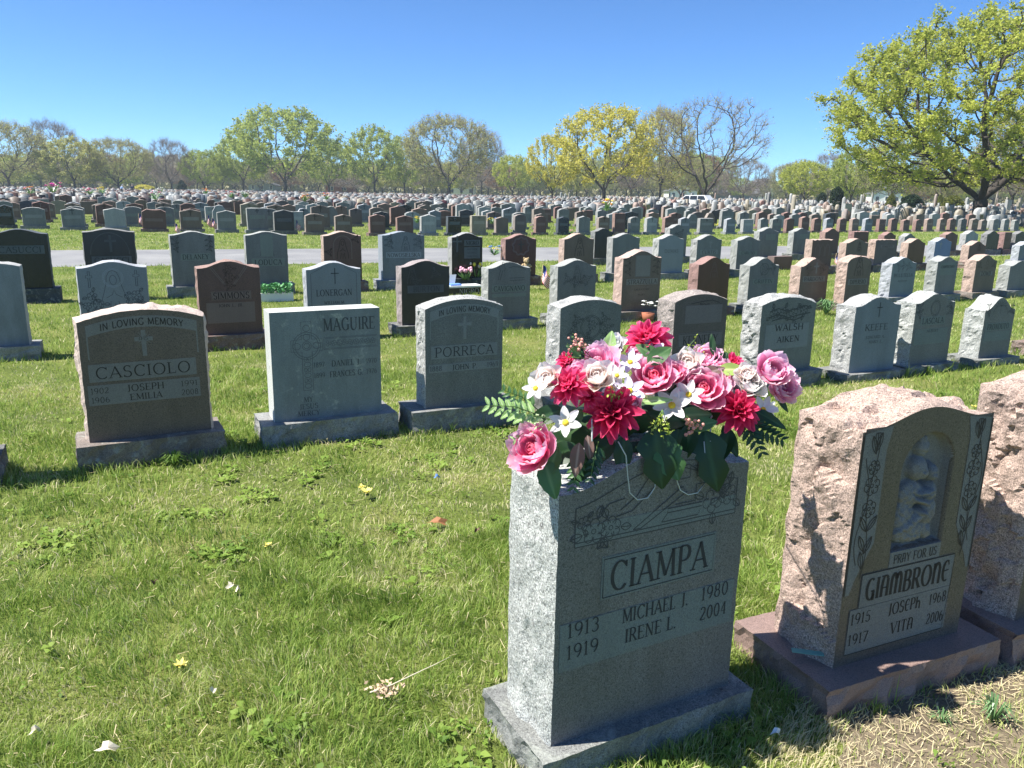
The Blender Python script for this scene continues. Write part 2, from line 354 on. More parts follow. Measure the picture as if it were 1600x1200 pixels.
def text_into(b, txt, cx, cz, h, y, width=None, m=0, thick=.15, thin=.065, serif=True, track=.10, slope=0.0, curve=None, font=None):
    """letters centred on (cx, cz); width stretches the line to fit; curve(x) lifts the baseline"""
    fn = font or G
    tot = sum(fn[c][0] + track for c in txt) - track
    sx = h if width is None else width / tot
    x = cx - tot * sx / 2
    for c in txt:
        w, strokes, serifs = fn[c]
        def P(p):
            X = x + p[0] * sx + slope * p[1] * h; Z = cz - h/2 + p[1] * h
            if curve: Z += curve(X)
            return (X, Z)
        for wt, pts in strokes:
            q = [P(p) for p in pts]; ws = []
            for i in range(len(q)):
                a = q[max(i-1, 0)]; e = q[min(i+1, len(q)-1)]; d = math.hypot(e[0]-a[0], e[1]-a[1]) or 1
                vert = abs(e[1]-a[1]) / d
                k_ = thick if wt == 't' else thin if wt == 'n' else thin + (thick - thin) * vert ** 1.5
                ws.append(k_ * h * (.75 + .25 * min(1, sx / h)))
            b.ribbon(q, ws, y, m)
        if serif:
            for s_ in serifs:
                a = P((s_[0] - .13, s_[1])); e = P((s_[0] + .13, s_[1])); dz = .02 * h * (1 if s_[1] < .5 else -1)
                b.ribbon([(a[0], a[1] + dz), (e[0], e[1] + dz)], .045 * h, y, m)
        x += (w + track) * sx

# ------------------------------------------------------------------ headstones
def top_profile(style, w, hs, h):
    d = h - hs
    if style == 'serp': return lambda x: hs + d * (.5 + .5 * math.cos(2 * PI * max(-.5, min(.5, x / (w * .94)))))
    if style == 'oval': return lambda x: hs + d * (1 - (2 * x / w) ** 2)
    if style == 'flat': return lambda x: hs
    if style == 'hearts': return lambda x: hs + d * max(0, math.sqrt(max(0, 1 - ((abs(x) - w * .25) / (w * .27)) ** 2)))
    if style == 'round': return lambda x: hs + d * math.sqrt(max(0, 1 - (2 * x / w) ** 2))
    if style == 'serr': return lambda x: hs + .018 * abs(math.sin(x * 26)) + .01 * noise.noise(Vector((x * 18, 1, hs)))
    if style == 'hood': return lambda x: hs + d * (math.cos(PI * x / w) ** .5 if abs(x) < w / 2 else 0)
def slab_mesh(name, w, t, hs, h, style, mats, step=.03, md=7, rough=.012, bulge=.012, seed=0.0, front=True, sawn=False, z0=0.0, flare=0.0, crisp=False, roundl=0.0, facet=1.0):
    """upright die: flat steeled front (-y), rock-pitched sides and top"""
    tf = top_profile(style, w, hs, h)
    ol = []
    nz = max(2, int(hs / step)); nx = max(4, int(w / step))
    for i in range(nz): ol.append((-w/2, z0 + (hs - z0) * i / nz, -1, 0))
    for i in range(nx + 1):
        x = -w/2 + w * i / nx; z = tf(x); e = .001
        dz = (tf(min(w/2, x+e)) - tf(max(-w/2, x-e))) / (2*e); dz = max(-2, min(2, dz)); l_ = math.hypot(dz, 1)
        if i in (0, nx): nx_, nz_ = (-.7 if i == 0 else .7), .7
        else: nx_, nz_ = -dz/l_, 1/l_
        ol.append((x, z, nx_, nz_))
    for i in range(1, nz + 1): ol.append((w/2, hs - (hs - z0) * i / nz, 1, 0))
    n = len(ol); vs_ = []
    for j in range(md + 1):
        s = j / md; y = -t/2 + t * s; env = math.sin(PI * s) ** .6 if 0 < j < md else 0
        for (x, z, ax, az_) in ol:
            p = Vector((x * 9 + seed, y * 13, z * 9 + seed))
            if sawn: d = 0.0
            else:
                nn = noise.fractal(p, .9, 2.1, 4) ; rg = abs(noise.noise(p * .8 + Vector((9, 2, 1))))
                vd_, vp_ = noise.voronoi(p * .85); cv = noise.cell_vector(vp_[0] * 7.3); fac = (p * .85 - vp_[0]).dot(cv - Vector((.5, .5, .5)))
                d = env * (bulge + rough * (nn * .7 - rg * .9 + fac * 1.5 * facet))
                if j == 0 and not crisp: d = rough * .16 * noise.noise(p * 4)
                if j == md: d = rough * .5 * noise.noise(p * 1.3)
                d += flare * env * max(0, 1 - z / .25) ** 2
            xx, zz, yy = x + ax * d, z + az_ * d, y
            if z <= z0 + 1e-6: zz = z0
            if roundl and x == -w/2 and s < .45:
                q = s / .45; xx += roundl * (1 - math.sin(q * PI / 2)); yy = -t/2 + t * .45 * (1 - math.cos(q * PI / 2))
            vs_.append((xx, yy, zz))
    b = MB()
    side = [(j*n+i, j*n+i+1, (j+1)*n+i+1, (j+1)*n+i)[::-1] for j in range(md) for i in range(n-1)]
    o = len(b.v); b.v.extend(vs_)
    for f in side: b.f.append(list(f)); b.m.append(1); b.smooth.append(bool(roundl))
    if front: b.f.append(list(range(n))[::-1]); b.m.append(0); b.smooth.append(False)
    b.f.append([md*n+i for i in range(n)]); b.m.append(1); b.smooth.append(False)
    return b, tf
def base_block(b, w, d, h, seed, step=.04, rough=.014, m=0, slant=.0):
    ol = []
    nx, ny = max(2, int(w/step)), max(2, int(d/step))
    for i in range(nx): ol.append((-w/2 + w*i/nx, -d/2, 0, -1))
    for i in range(ny): ol.append((w/2, -d/2 + d*i/ny, 1, 0))
    for i in range(nx): ol.append((w/2 - w*i/nx, d/2, 0, 1))
    for i in range(ny): ol.append((-w/2, d/2 - d*i/ny, -1, 0))
    n = len(ol); lv = 6; vs_ = []
    for j in range(lv + 1):
        s = j / lv; z = -.03 + (h + .03) * s
        for (x, y, ax, ay) in ol:
            p = Vector((x*11+seed, y*11, z*11+seed))
            dd = rough * (noise.fractal(p, .9, 2.1, 4) - 1.1*abs(noise.noise(p*.7))) + slant*(1-s) if j < lv else rough*.25*noise.noise(p*3) - .002
            vs_.append((x+ax*dd, y+ay*dd, z))
    b.add(vs_, [(j*n+i, j*n+(i+1) % n, (j+1)*n+(i+1) % n, (j+1)*n+i) for j in range(lv) for i in range(n)] , m)
    b.f.append([len(b.v)-n+i for i in range(n)]); b.m.append(m); b.smooth.append(False)

# decoration helpers: line carvings are thin strokes on the face
def cross_lines(cx, cz, s, wd=.18, arm=.62):
    """outline cross of height s"""
    a = s * wd / 2; x = s * arm / 2; zt = cz + s/2; zb = cz - s/2; zc = cz + s * .16
    return [(cx-a, zb), (cx-a, zc-a), (cx-x, zc-a), (cx-x, zc+a), (cx-a, zc+a), (cx-a, zt), (cx+a, zt), (cx+a, zc+a), (cx+x, zc+a), (cx+x, zc-a), (cx+a, zc-a), (cx+a, zb), (cx-a, zb)]
def cross_mesh(b, cx, cz, s, y, wd=.17, arm=.64, m=0):
    a = s * wd / 2; x = s * arm / 2; zc = cz + s * .16
    b.ribbon([(cx, cz - s/2), (cx, cz + s/2)], 2*a, y, m); b.ribbon([(cx - x, zc), (cx - a, zc)], 2*a, y, m); b.ribbon([(cx + a, zc), (cx + x, zc)], 2*a, y, m)
def flower_lines(cx, cz, r, n=5, rot=0.0):
    out = []
    for k in range(n):
        t = rot + 2*PI*k/n; px, pz = cx + .6*r*math.cos(t), cz + .6*r*math.sin(t)
        out.append([(px + .42*r*math.cos(a), pz + .42*r*math.sin(a)) for a in [t - 2.3 + 4.6*i/8 for i in range(9)]])
    out.append([(cx + .2*r*math.cos(a), cz + .2*r*math.sin(a)) for a in [2*PI*i/8 for i in range(9)]])
    return out
def leaf_lines(cx, cz, l_, ang, w=.3):
    ca, sa = math.cos(ang), math.sin(ang); up = []; dn = []
    for i in range(7):
        s = i/6; o = w * l_ * math.sin(PI*s); up.append((cx + ca*l_*s - sa*o, cz + sa*l_*s + ca*o)); dn.append((cx + ca*l_*s + sa*o, cz + sa*l_*s - ca*o))
    return [up, dn, [(cx, cz), (cx + ca*l_*.9, cz + sa*l_*.9)]]
def figure_lines(cx, cz, s):
    """veiled praying figure, half length, height s"""
    o = []
    o.append([(cx-.30*s, cz-.5*s), (cx-.27*s, cz-.2*s), (cx-.2*s, cz+.02*s), (cx-.15*s, cz+.2*s), (cx-.13*s, cz+.36*s), (cx-.07*s, cz+.47*s), (cx, cz+.5*s), (cx+.08*s, cz+.46*s), (cx+.13*s, cz+.34*s), (cx+.15*s, cz+.2*s), (cx+.2*s, cz+.02*s), (cx+.27*s, cz-.2*s), (cx+.30*s, cz-.5*s)])
    o.append([(cx+.07*s*math.cos(a), cz+.28*s+.11*s*math.sin(a)) for a in [2*PI*i/12 for i in range(13)]])
    o.append([(cx-.16*s, cz-.12*s), (cx-.04*s, cz-.05*s), (cx, cz+.05*s), (cx+.04*s, cz-.05*s), (cx+.16*s, cz-.12*s)])
    o.append([(cx-.12*s, cz-.5*s), (cx-.08*s, cz-.2*s)]); o.append([(cx+.12*s, cz-.5*s), (cx+.08*s, cz-.2*s)]); o.append([(cx, cz-.5*s), (cx+.01*s, cz-.25*s)])
    return o
class Face:
    """writes panels, letters and carvings on the front of a stone whose face is w wide and h high above z0"""
    def __init__(s, root, w, h, hs, z0, t, mats): s.root, s.w, s.h, s.hs, s.z0, s.t, s.mats = root, w, h, hs, z0, t, mats
    def X(s, u): return u * s.w
    def Z(s, v): return s.z0 + v * (s.h - s.z0)
    def panel(s, cx, cz, pw, ph, texts=(), border=True, font=None, name='name_panel', curve=None, mat=None):
        b = MB(); y = -s.t/2 - .0016; x0, x1, z0, z1 = s.X(cx) - pw*s.w/2, s.X(cx) + pw*s.w/2, s.Z(cz) - ph*(s.h-s.z0)/2, s.Z(cz) + ph*(s.h-s.z0)/2
        b.box(x0, x1, y, -s.t/2 + .002, z0, z1)
        p = b.build(name, mat or s.mats[1], s.root)
        lb = MB()
        if border:
            e = .006; lb.ribbon([(x0+e, z0+e), (x1-e, z0+e), (x1-e, z1-e), (x0+e, z1-e), (x0+e, z0+e)], .0028, y - .0008)
        if lb.f: lb.build('panel_line', s.mats[4], p)
        for tx in texts: lb = MB(); s._txt(lb, tx, y - .0012, font); lb.build('lettering', s.mats[4], p)
        return p
    def _txt(s, b, tx, y, font):
        txt, cx, cz, hh, ww = tx[:5]; kw = tx[5] if len(tx) > 5 else {}
        text_into(b, txt, s.X(cx), s.Z(cz), hh * (s.h - s.z0), y, width=None if ww is None else ww * s.w, font=font, **kw)
    def letters(s, texts, font=None, mat=None, name='lettering'):
        for tx in texts: b = MB(); s._txt(b, tx, -s.t/2 - .0012, font); o = b.build(name, mat or s.mats[4], s.root)
        return o
    def lines(s, polys, wd=.004, name='carving', mat=None, y=-.001):
        b = MB()
        for i, q in enumerate(polys): b.ribbon([(s.X(a), s.Z(c)) for a, c in q], wd, -s.t/2 + y - i * 1e-5)
        return b.build(name, mat or s.mats[5], s.root)
    def cross(s, cx, cz, size, wd=.17, rays=0, mat=None, name='carved_cross', arm=.64):
        b = MB(); S = size * (s.h - s.z0); cross_mesh(b, s.X(cx), s.Z(cz), S, -s.t/2 - .0022, wd, arm)
        o = b.build(name, mat or s.mats[1], s.root)
        if rays:
            r = MB(); c0, c1 = s.X(cx), s.Z(cz) + S*.16
            for k in range(rays):
                a = 2*PI*(k+.5)/rays
                r.ribbon([(c0 + S*.12*math.cos(a), c1 + S*.12*math.sin(a)), (c0 + S*.32*math.cos(a), c1 + S*.32*math.sin(a))], [.004, .001], -s.t/2 - .0012 - k*1e-5)
            r.build('rays', s.mats[1], o)
        return o
    def asp(s): return s.w / (s.h - s.z0)
    def flowers(s, spots, wd=.0035, name='carved_flowers'):
        """spots: (u, v, r as a share of the width, petals)"""
        for u, v, r, n in spots:
            P = [[(a, v + (c - v) * s.asp()) for a, c in q] for q in flower_lines(u, v, r, n, u * 7)]
            for k in range(3): P += [[(a, v + (c - v) * s.asp()) for a, c in q] for q in leaf_lines(u + r*math.cos(u*9+k*2.1), v + r*math.sin(u*9+k*2.1), r*1.1, u*9+k*2.1)]
            s.lines(P, wd, 'carved_flower')
    def figure(s, cx, cz, size, name='carved_figure', wd=.004):
        A = s.asp(); return s.lines([[(cx + (a-cx)/A, c) for a, c in q] for q in figure_lines(cx, cz, size)], wd, name)
STONES = []; BASES = []   # (x, y, half width, half depth, rz) of every near base, so the turf can grow round them
def stone(xl, xr, ys, yp, v, kind, label, style='serp', az=ROW_AZ, t=.2, near=False, zb=.14, base=True, rise=.75, group=None, sawn=False, step=None, md=None, rough=.014,
          bulge=.012, front=True, flare=0.0, tilt=0.0, xr_y=None, crisp=False, roundl=0.0, basew=None, based=None, dh=None, facet=.8):
    """a headstone whose front face spans xl..xr and whose shoulder and crown stand at ys and yp, in the row at depth v"""
    ru, rv = axes(az)
    a = plane_at(xl, ys, v, az); c = plane_at(xr, xr_y or ys, v, az); w = (c - a).dot(ru); hs = a.z
    pk = plane_at((xl + xr) / 2, yp, v, az).z; h = hs + max(.004, (pk - hs) * rise)
    if dh is not None: h = hs + dh
    mid = a + ru * w / 2 + rv * t / 2
    rz = PI/2 - R(az)
    root = empty('headstone', (mid.x, mid.y, 0), rz)
    if tilt: root.rotation_euler = (R(tilt), 0, rz)
    tag(root, label, 'headstone', group or 'headstones of the lower section')
    seed = len(STONES) * 3.7
    mats = gmats(kind, near)
    step = step or (.022 if near else .045); md = md or (9 if near else 5)
    b, tf = slab_mesh('slab', w, t, hs, h, style, mats, step, md, rough, bulge, seed, front, sawn, zb if base else 0.0, flare, crisp, roundl, facet)
    slab = b.build('slab', [mats[0], mats[2] if not sawn else mats[1]], root)
    if base:
        bb = MB(); bw, bd = basew or w + .17, based or t + .15
        base_block(bb, bw, bd, zb, seed, .022 if near else .08, .019)
        base_o = bb.build('base', mats[3], root); BASES.append((mid.x, mid.y, bw/2, bd/2, rz))
    fc = Face(root, w, h, hs, zb if base else 0.0, t, mats); fc.tf = tf
    STONES.append((root, w, h, t)); fc.slab = slab; fc.base = base_o if base else None; fc.az = az; fc.v = v
    return root, fc

# =========================================================== front row: the two big stones
# CIAMPA
V0 = 1.56
ru, rv = axes(62)
vC = 1.600
root, f = stone(874, 1168, 776, 655, vC, 'green', 'large grey granite headstone lettered CIAMPA under the artificial flower saddle', az=62, t=.265, near=True, zb=.11, dh=.075,
                step=.011, md=22, rough=.013, bulge=.010, flare=.02, xr_y=745, basew=.755, based=.375, facet=.25)
CIAMPA, CF = root, f
print('CIAMPA w,h,hs', f.w, f.h, f.hs)
f.panel(.03, .585, .62, .155, [('CIAMPA', .03, .585, .105, .53, dict(thick=.13))])
f.panel(.0, .365, .95, .175, [('1913', -.36, .425, .052, .16, dict(thick=.11)), ('MICHAEL J.', .02, .425, .052, .36, dict(thick=.13)), ('1980', .36, .425, .052, .16, dict(thick=.11)),
      ('1919', -.36, .345, .052, .16, dict(thick=.11)), ('IRENE L.', .0, .345, .052, .28, dict(thick=.13)), ('2004', .36, .345, .052, .16, dict(thick=.11))], border=False, name='date_panel')
# the sunk carved band above the name
def band():
    T = lambda u: (f.tf(u * f.w) - f.z0) / (f.h - f.z0) - .055
    P = [[(-.42, .72), (.44, .72)], [(-.42, .72), (-.42, .80)] + [(-.42 + .86*i/20, max(.80, T(-.42 + .86*i/20))) for i in range(21)] + [(.44, .72)], [(-.42, .735), (.44, .735)]]
    A = f.asp()
    book = [[(.02, .745), (.22, .745), (.24, .775), (.05, .775), (.02, .745)], [(.05, .775), (.05, .79), (.24, .79)], [(-.13, .74), (.12, .86), (.15, .84), (-.09, .74), (-.13, .74)], [(.09, .80), (.2, .80), (.2, .86), (.26, .86), (.26, .89), (.2, .89), (.2, .93), (.16, .93), (.16, .89), (.1, .89), (.1, .86), (.13, .86)],
            [(-.2, .82), (-.12, .86), (-.06, .92), (0, .95)], [(-.22, .8), (-.14, .81), (-.04, .87), (.02, .93)], [(.05, .95), (.1, .93), (.15, .94), (.3, .86)], [(.08, .96), (.2, .95), (.33, .83)], [(-.3, .82), (-.26, .85), (-.18, .86)]]
    f.lines(P + book, .0035, 'carved_band')
    f.flowers([(-.33, .765, .055, 5), (-.245, .765, .05, 6), (-.38, .80, .03, 5), (.30, .785, .055, 5), (.385, .80, .05, 6), (.34, .83, .03, 5)], .0028)
    b = MB(); b.box(f.X(-.42), f.X(.44), -f.t/2 - .0009, -f.t/2 + .002, f.Z(.722), f.Z(.79)); b.build('band_ground', f.mats[1], root)
band()

# GIAMBRONE: face carved in relief, so its front is one height field
vG = 1.638
root, f = stone(1349, 1554, 676, 604, vG, 'brown', 'pinkish brown headstone lettered GIAMBRONE with mother and child carved in niche', az=66, t=.265, near=True, zb=.12, dh=.052,
                step=.011, md=22, rough=.027, bulge=.018, facet=1.25, front=False, flare=.02, xr_y=642, crisp=True, basew=.79, based=.45)
GI, GF = root, f
print('GIAMBRONE w,h,hs', f.w, f.h, f.hs)
_pk = granite('pink_rock_side', (.52, .385, .315), .85, .6, .3, .4, .5, dark_lichen=.1, speck_scale=230); f.slab.data.materials[1] = _pk
_pb = granite('rose_granite_base', (.29, .20, .17), .6, .4, .3, .2, .2); f.base.data.materials[0] = _pb
def relief():
    nx, nz = 190, 270
    X = np.linspace(-.5, .5, nx + 1); top = np.array([f.tf(x * f.w) for x in X])
    U, S_ = np.meshgrid(X, np.linspace(0, 1, nz + 1)); Zt = f.z0 + S_ * (top[None, :] - f.z0)
    Vv = (Zt - f.z0) / (f.h - f.z0); A = 1 / f.asp()      # Vv*A in width units
    x = U; z = Vv * A
    zz = lambda v: v * A
    # niche: arch between u -.20..+.24, v .43..+.90
    n0, n1, nb, ntp = -.175, .225, zz(.44), zz(.90); cxn = (n0 + n1)/2; r = (n1 - n0)/2
    ins_rect = np.minimum(np.minimum(x - n0, n1 - x), np.minimum(z - nb, (ntp - r * 1.0) - z + 9 * 0))
    rr = np.hypot(x - cxn, (z - (ntp - r)))
    inside = np.where(z < ntp - r, np.minimum(np.minimum(x - n0, n1 - x), z - nb), r - rr)
    depth = -.036 * np.clip(inside / .016, 0, 1) ** .7 * f.w / .55
    def ell(cx, cz, rx, rz, hgt, ang=0.0, p=.42):
        ca, sa = math.cos(ang), math.sin(ang); dx, dz = x - cx, z - cz
        q = 1 - ((dx*ca + dz*sa)/rx)**2 - ((-dx*sa + dz*ca)/rz)**2
        return np.where(q > 0, hgt * np.clip(q, 0, 1) ** p, 0)
    c = cxn
    fig = np.zeros_like(x)
    items = [ (c-.015, zz(.835), .05, .055, .030), (c-.015, zz(.86), .038, .045, .024),          # hood and crown
              (c-.035, zz(.755), .062, .075, .040), (c-.02, zz(.745), .038, .05, .047),           # mother's head and face
              (c+.062, zz(.735), .046, .055, .044), (c+.058, zz(.725), .03, .036, .048),           # child's head
              (c-.06, zz(.655), .10, .08, .034), (c+.07, zz(.655), .06, .065, .040),               # shoulders
              (c+.075, zz(.58), .062, .10, .042), (c-.09, zz(.56), .085, .13, .032), (c-.03, zz(.50), .15, .075, .036), (c+.09, zz(.49), .04, .055, .034)]
    for cx_, cz_, rx, rz_, hg in items: fig = np.maximum(fig, ell(cx_, cz_, rx, rz_, hg))
    fig = np.maximum(fig, ell(c+.01, zz(.665), .085, .022, .054, .12)); fig = np.maximum(fig, ell(c+.0, zz(.625), .08, .020, .054, -.35))
    fig = np.maximum(fig, ell(c-.04, zz(.55), .16, .035, .046, .55)); fig = np.maximum(fig, ell(c-.0, zz(.585), .03, .022, .060))
    fold = .0014 * np.sin((x * 1.3 + z * .9) * 120) + .0011 * np.sin((x - z * 1.4) * 95)
    fig = np.where(fig > .012, fig + np.where(z < zz(.70), fold, .3 * fold), fig)
    def groove(pts, wd, dp):
        d2 = np.full_like(x, 9.0)
        for (ax_, av), (bx_, bv) in zip(pts, pts[1:]):
            a0, a1, b0, b1 = c + ax_, zz(av), c + bx_, zz(bv); L2 = (b0-a0)**2 + (b1-a1)**2 + 1e-9
            t_ = np.clip(((x-a0)*(b0-a0) + (z-a1)*(b1-a1)) / L2, 0, 1); d2 = np.minimum(d2, (x-a0-t_*(b0-a0))**2 + (z-a1-t_*(b1-a1))**2)
        return .45 * dp * np.exp(-d2 / wd**2)
    for pts, wd, dp in [([(-.075, .77), (-.06, .70), (-.10, .66)], .005, .010), ([(.018, .79), (.022, .71), (.01, .69)], .006, .014), ([(-.08, .80), (-.05, .825), (.01, .815), (.025, .79)], .005, .009), ([(-.08, .665), (-.02, .64), (.09, .655)], .005, .012), ([(-.09, .60), (.0, .60), (.09, .63)], .005, .012),
                        ([(.03, .69), (.035, .56), (.05, .46)], .006, .012), ([(-.14, .58), (-.05, .54), (.05, .57)], .005, .010), ([(-.15, .53), (-.05, .49), (.03, .49)], .005, .010), ([(-.16, .485), (-.04, .455), (.05, .45)], .005, .009), ([(-.12, .64), (-.14, .58)], .005, .008), ([(.10, .70), (.125, .62), (.11, .52)], .005, .008),
                        ([(-.045, .735), (-.028, .733)], .003, .006), ([(.052, .712), (.066, .712)], .003, .006), ([(.03, .765), (.06, .775), (.09, .765)], .004, .007), ([(-.03, .875), (-.03, .84)], .004, .006), ([(.0, .875), (.0, .84)], .004, .006), ([(-.06, .66), (-.075, .60)], .004, .008), ([(.07, .60), (.085, .53)], .004, .008)]:
        fig = np.where(fig > .01, fig - groove(pts, wd, dp), fig)
    for ex in (c-.035, c-.006, c+.047, c+.069): fig -= .006 * np.exp(-(((x-ex)/.006)**2 + ((z-zz(.752 if ex < c+.02 else .735))/.006)**2))
    y = -f.t/2 - (depth + np.where(inside > 0, fig * f.w / .55, 0))
    # side lily strips are cut down a little, leaving raised rims
    P = np.stack([U * f.w, y, Zt], -1).reshape(-1, 3)
    I = np.arange((nx+1)*(nz+1)).reshape(nz+1, nx+1)
    Q = np.stack([I[:-1, :-1], I[:-1, 1:], I[1:, 1:], I[1:, :-1]], -1).reshape(-1)
    mi = np.where((inside[:-1, :-1] > .004).reshape(-1), 1, 0)
    o = raw_mesh('carved_face', P, Q, 4, [f.mats[0], granite('carved_niche_stone', (.25, .225, .205), .8, .3, .3, .1)], root, smooth=True, matidx=mi)
relief()
f.panel(.025, .408, .40, .062, [('PRAY FOR US', .025, .408, .036, .34, dict(thick=.12))], border=False, font=UNC, name='prayer_panel')
def gi_panel():
    b = MB(); y = -f.t/2 - .0016
    b.box(f.X(-.37), f.X(.36), y, -f.t/2+.001, f.Z(.235), f.Z(.372)); b.box(f.X(-.43), f.X(.36), y, -f.t/2+.001, f.Z(.045), f.Z(.233))
    p = b.build('name_panel', f.mats[1], root); lb = MB(); Y = y - .001
    o = [(-.37,.372),(.36,.372),(.36,.25),(.34,.045),(-.43,.045),(-.43,.233),(-.37,.235),(-.37,.372)]
    lb.ribbon([(f.X(a), f.Z(c)) for a, c in o], .003, Y); lb.build('panel_line', f.mats[4], p)
    for tx in [('GIAMBRONE', .0, .305, .088, .66, dict(thick=.17, thin=.07)), ('1915', -.34, .192, .046, .15, dict(thick=.12)), ('JOSEPH', .0, .195, .05, .26, dict(thick=.15)), ('1968', .27, .192, .046, .14, dict(thick=.12)),
               ('1917', -.34, .105, .046, .15, dict(thick=.12)), ('VITA', .0, .108, .05, .18, dict(thick=.15)), ('2006', .27, .105, .046, .14, dict(thick=.12))]:
        lb = MB(); f._txt(lb, tx, Y, UNC); lb.build('lettering', f.mats[4], p)
gi_panel()
def lilies():
    A = f.asp(); y = -f.t/2
    for sx in (-1, 1):
        b = MB()
        x0 = -.485 if sx < 0 else .50; s = 1 if sx < 0 else -1
        strip = [(x0, .93 if sx < 0 else .955), (x0 + s*.20, .955), (x0 + s*.17, .86), (x0 + s*.17, .5), (x0 + s*.06, .36), (x0 + s*.03, .30)]
        q = [(f.X(a), min(f.Z(c), f.tf(f.X(a)) - .008)) for a, c in strip]
        n_ = len(q); left = [(f.X(x0 + s*.003), z_) for _, z_ in q]
        b.add([(a, y-.0012, c) for a, c in q] + [(a, y-.0012, c) for a, c in left], [(i, i+1, n_+i+1, n_+i) for i in range(n_-1)])
        b.build('lily_strip', f.mats[1], root)
    for sx in (-1, 1):
        L = []
        c = sx * .39 + (.01 if sx > 0 else 0)
        L.append([(c + .03*sx*0 + .02*math.sin(k*.7), .36 + .55*k/12) for k in range(13)])
        L.append([(c + .045*sx - .03*math.sin(k*.6), .42 + .42*k/12) for k in range(13)])
        for v_, r_ in ((.73, .055), (.64, .05), (.80, .04)): L += [[(a, v_ + (d - v_) * A) for a, d in q] for q in flower_lines(c, v_, r_, 6, v_*9)]
        for v_, a_ in ((.85, 1.9), (.86, 1.3), (.88, 1.6), (.55, 2.1), (.55, .9), (.47, 2.0), (.46, 1.1), (.40, 1.8)): L += [[(a, v_ + (d - v_) * A) for a, d in q] for q in leaf_lines(c, v_, .11, a_, .16)]
        b = MB()
        for i, q in enumerate(L): b.ribbon([(f.X(a), f.Z(min(.93, c))) for a, c in q], .0032, y - .002 - i*1e-5)
        b.build('carved_lilies', f.mats[5], root)
    for sx in (-1, 1):
        r = MB(); x0 = f.X(-.493 if sx < 0 else .493); r.ribbon([(x0, f.Z(.30)), (x0, f.tf(x0) - .01)], .006, y - .003)
        r.build('rim', f.mats[5], root)
lilies()
b = MB(); b.box(-.05, .05, -.012, .012, 0, .003)
o = b.build('paper_strip', plain('faded_green_paper', (.16, .34, .28), .8)); p_ = ground_at(1262, 1019, .153); o.location = (p_.x, p_.y, .152); o.rotation_euler = (0, 0, R(-12))
tag(o, 'narrow faded green strip lying on the pink base beside the GIAMBRONE stone', 'litter')

# third stone of the front row, cut by the right edge of the picture
ru, rv = axes(66)
root, f = stone(1650, 1850, 628, 560, 1.60, 'pink', 'coarse pink granite headstone cut off by the right edge, beside GIAMBRONE', az=66, t=.27, near=True, zb=.13, dh=.06, step=.014, md=18, rough=.028, bulge=.02, facet=1.25, crisp=True, xr_y=610)
f.slab.data.materials[1] = _pk; f.base.data.materials[0] = _pb

# =========================================================== second row
V1 = 4.86
root, f = stone(-250, -58, 530, 505, V1, 'coal', 'dark headstone at the left edge, only its base corner in view', near=True)
# CASCIOLO
root, f = stone(119, 317, 505, 484, 4.93, 'brown', 'brown polished headstone lettered CASCIOLO with IN LOVING MEMORY arch', style='oval', az=61.5, t=.19, near=True, zb=.155, xr_y=489, rough=.02, rise=1.0, bulge=.02, basew=.80)
print('CASCIOLO', f.w, f.h, f.hs)
f.slab.data.materials[1] = granite('pale_pink_rock', (.60, .48, .41), .85, .4, .2, .3, .4); 
def memory_arch(f, tx=.80, size=.052):
    T = lambda x: (f.tf(x) - f.z0) / (f.h - f.z0)
    b = MB(); n_ = 24; y = -f.t/2 - .0014; e1, e2 = [], []
    for i in range(n_+1):
        u = -.44 + .88*i/n_; x = f.X(u); e1.append((x, y, f.Z(T(x) - .045))); e2.append((x, y, f.Z(T(x) - .045 - .085)))
    b.add(e1 + e2, [(i, n_+1+i, n_+2+i, i+1) for i in range(n_)])
    for u in (-.435, .435):
        x = f.X(u); b.ribbon([(x, f.Z(T(x) - .13)), (x, f.Z(T(x) - .30))], .008, y)
    p = b.build('memory_band', f.mats[1], f.root)
    lb = MB(); cv = lambda x: f.Z(T(x)) - f.Z(T(0))
    text_into(lb, 'IN LOVING MEMORY', 0, f.Z(T(0) - .088), size * (f.h - f.z0), y - .001, width=f.w*.66, serif=False, thick=.14, thin=.12, curve=cv)
    lb.build('lettering', f.mats[4], p)
memory_arch(f)
f.cross(.0, .745, .20, .16, rays=16)
f.letters([('IHS', .0, .782, .026, .07, dict(thick=.13))], name='cross_letters').location = (0, -.002, 0)
f.panel(-.02, .535, .86, .135, [('CASCIOLO', -.02, .535, .088, .76, dict(thick=.12))], border=False)
f.panel(-.02, .365, .90, .155, [('1902', -.38, .40, .044, .14, dict(thick=.1)), ('JOSEPH', -.02, .402, .052, .30), ('1991', .34, .40, .044, .14, dict(thick=.1)),
       ('1906', -.38, .328, .044, .14, dict(thick=.1)), ('EMILIA', -.02, .33, .048, .26), ('2008', .34, .328, .044, .14, dict(thick=.1))], border=False, name='date_panel')
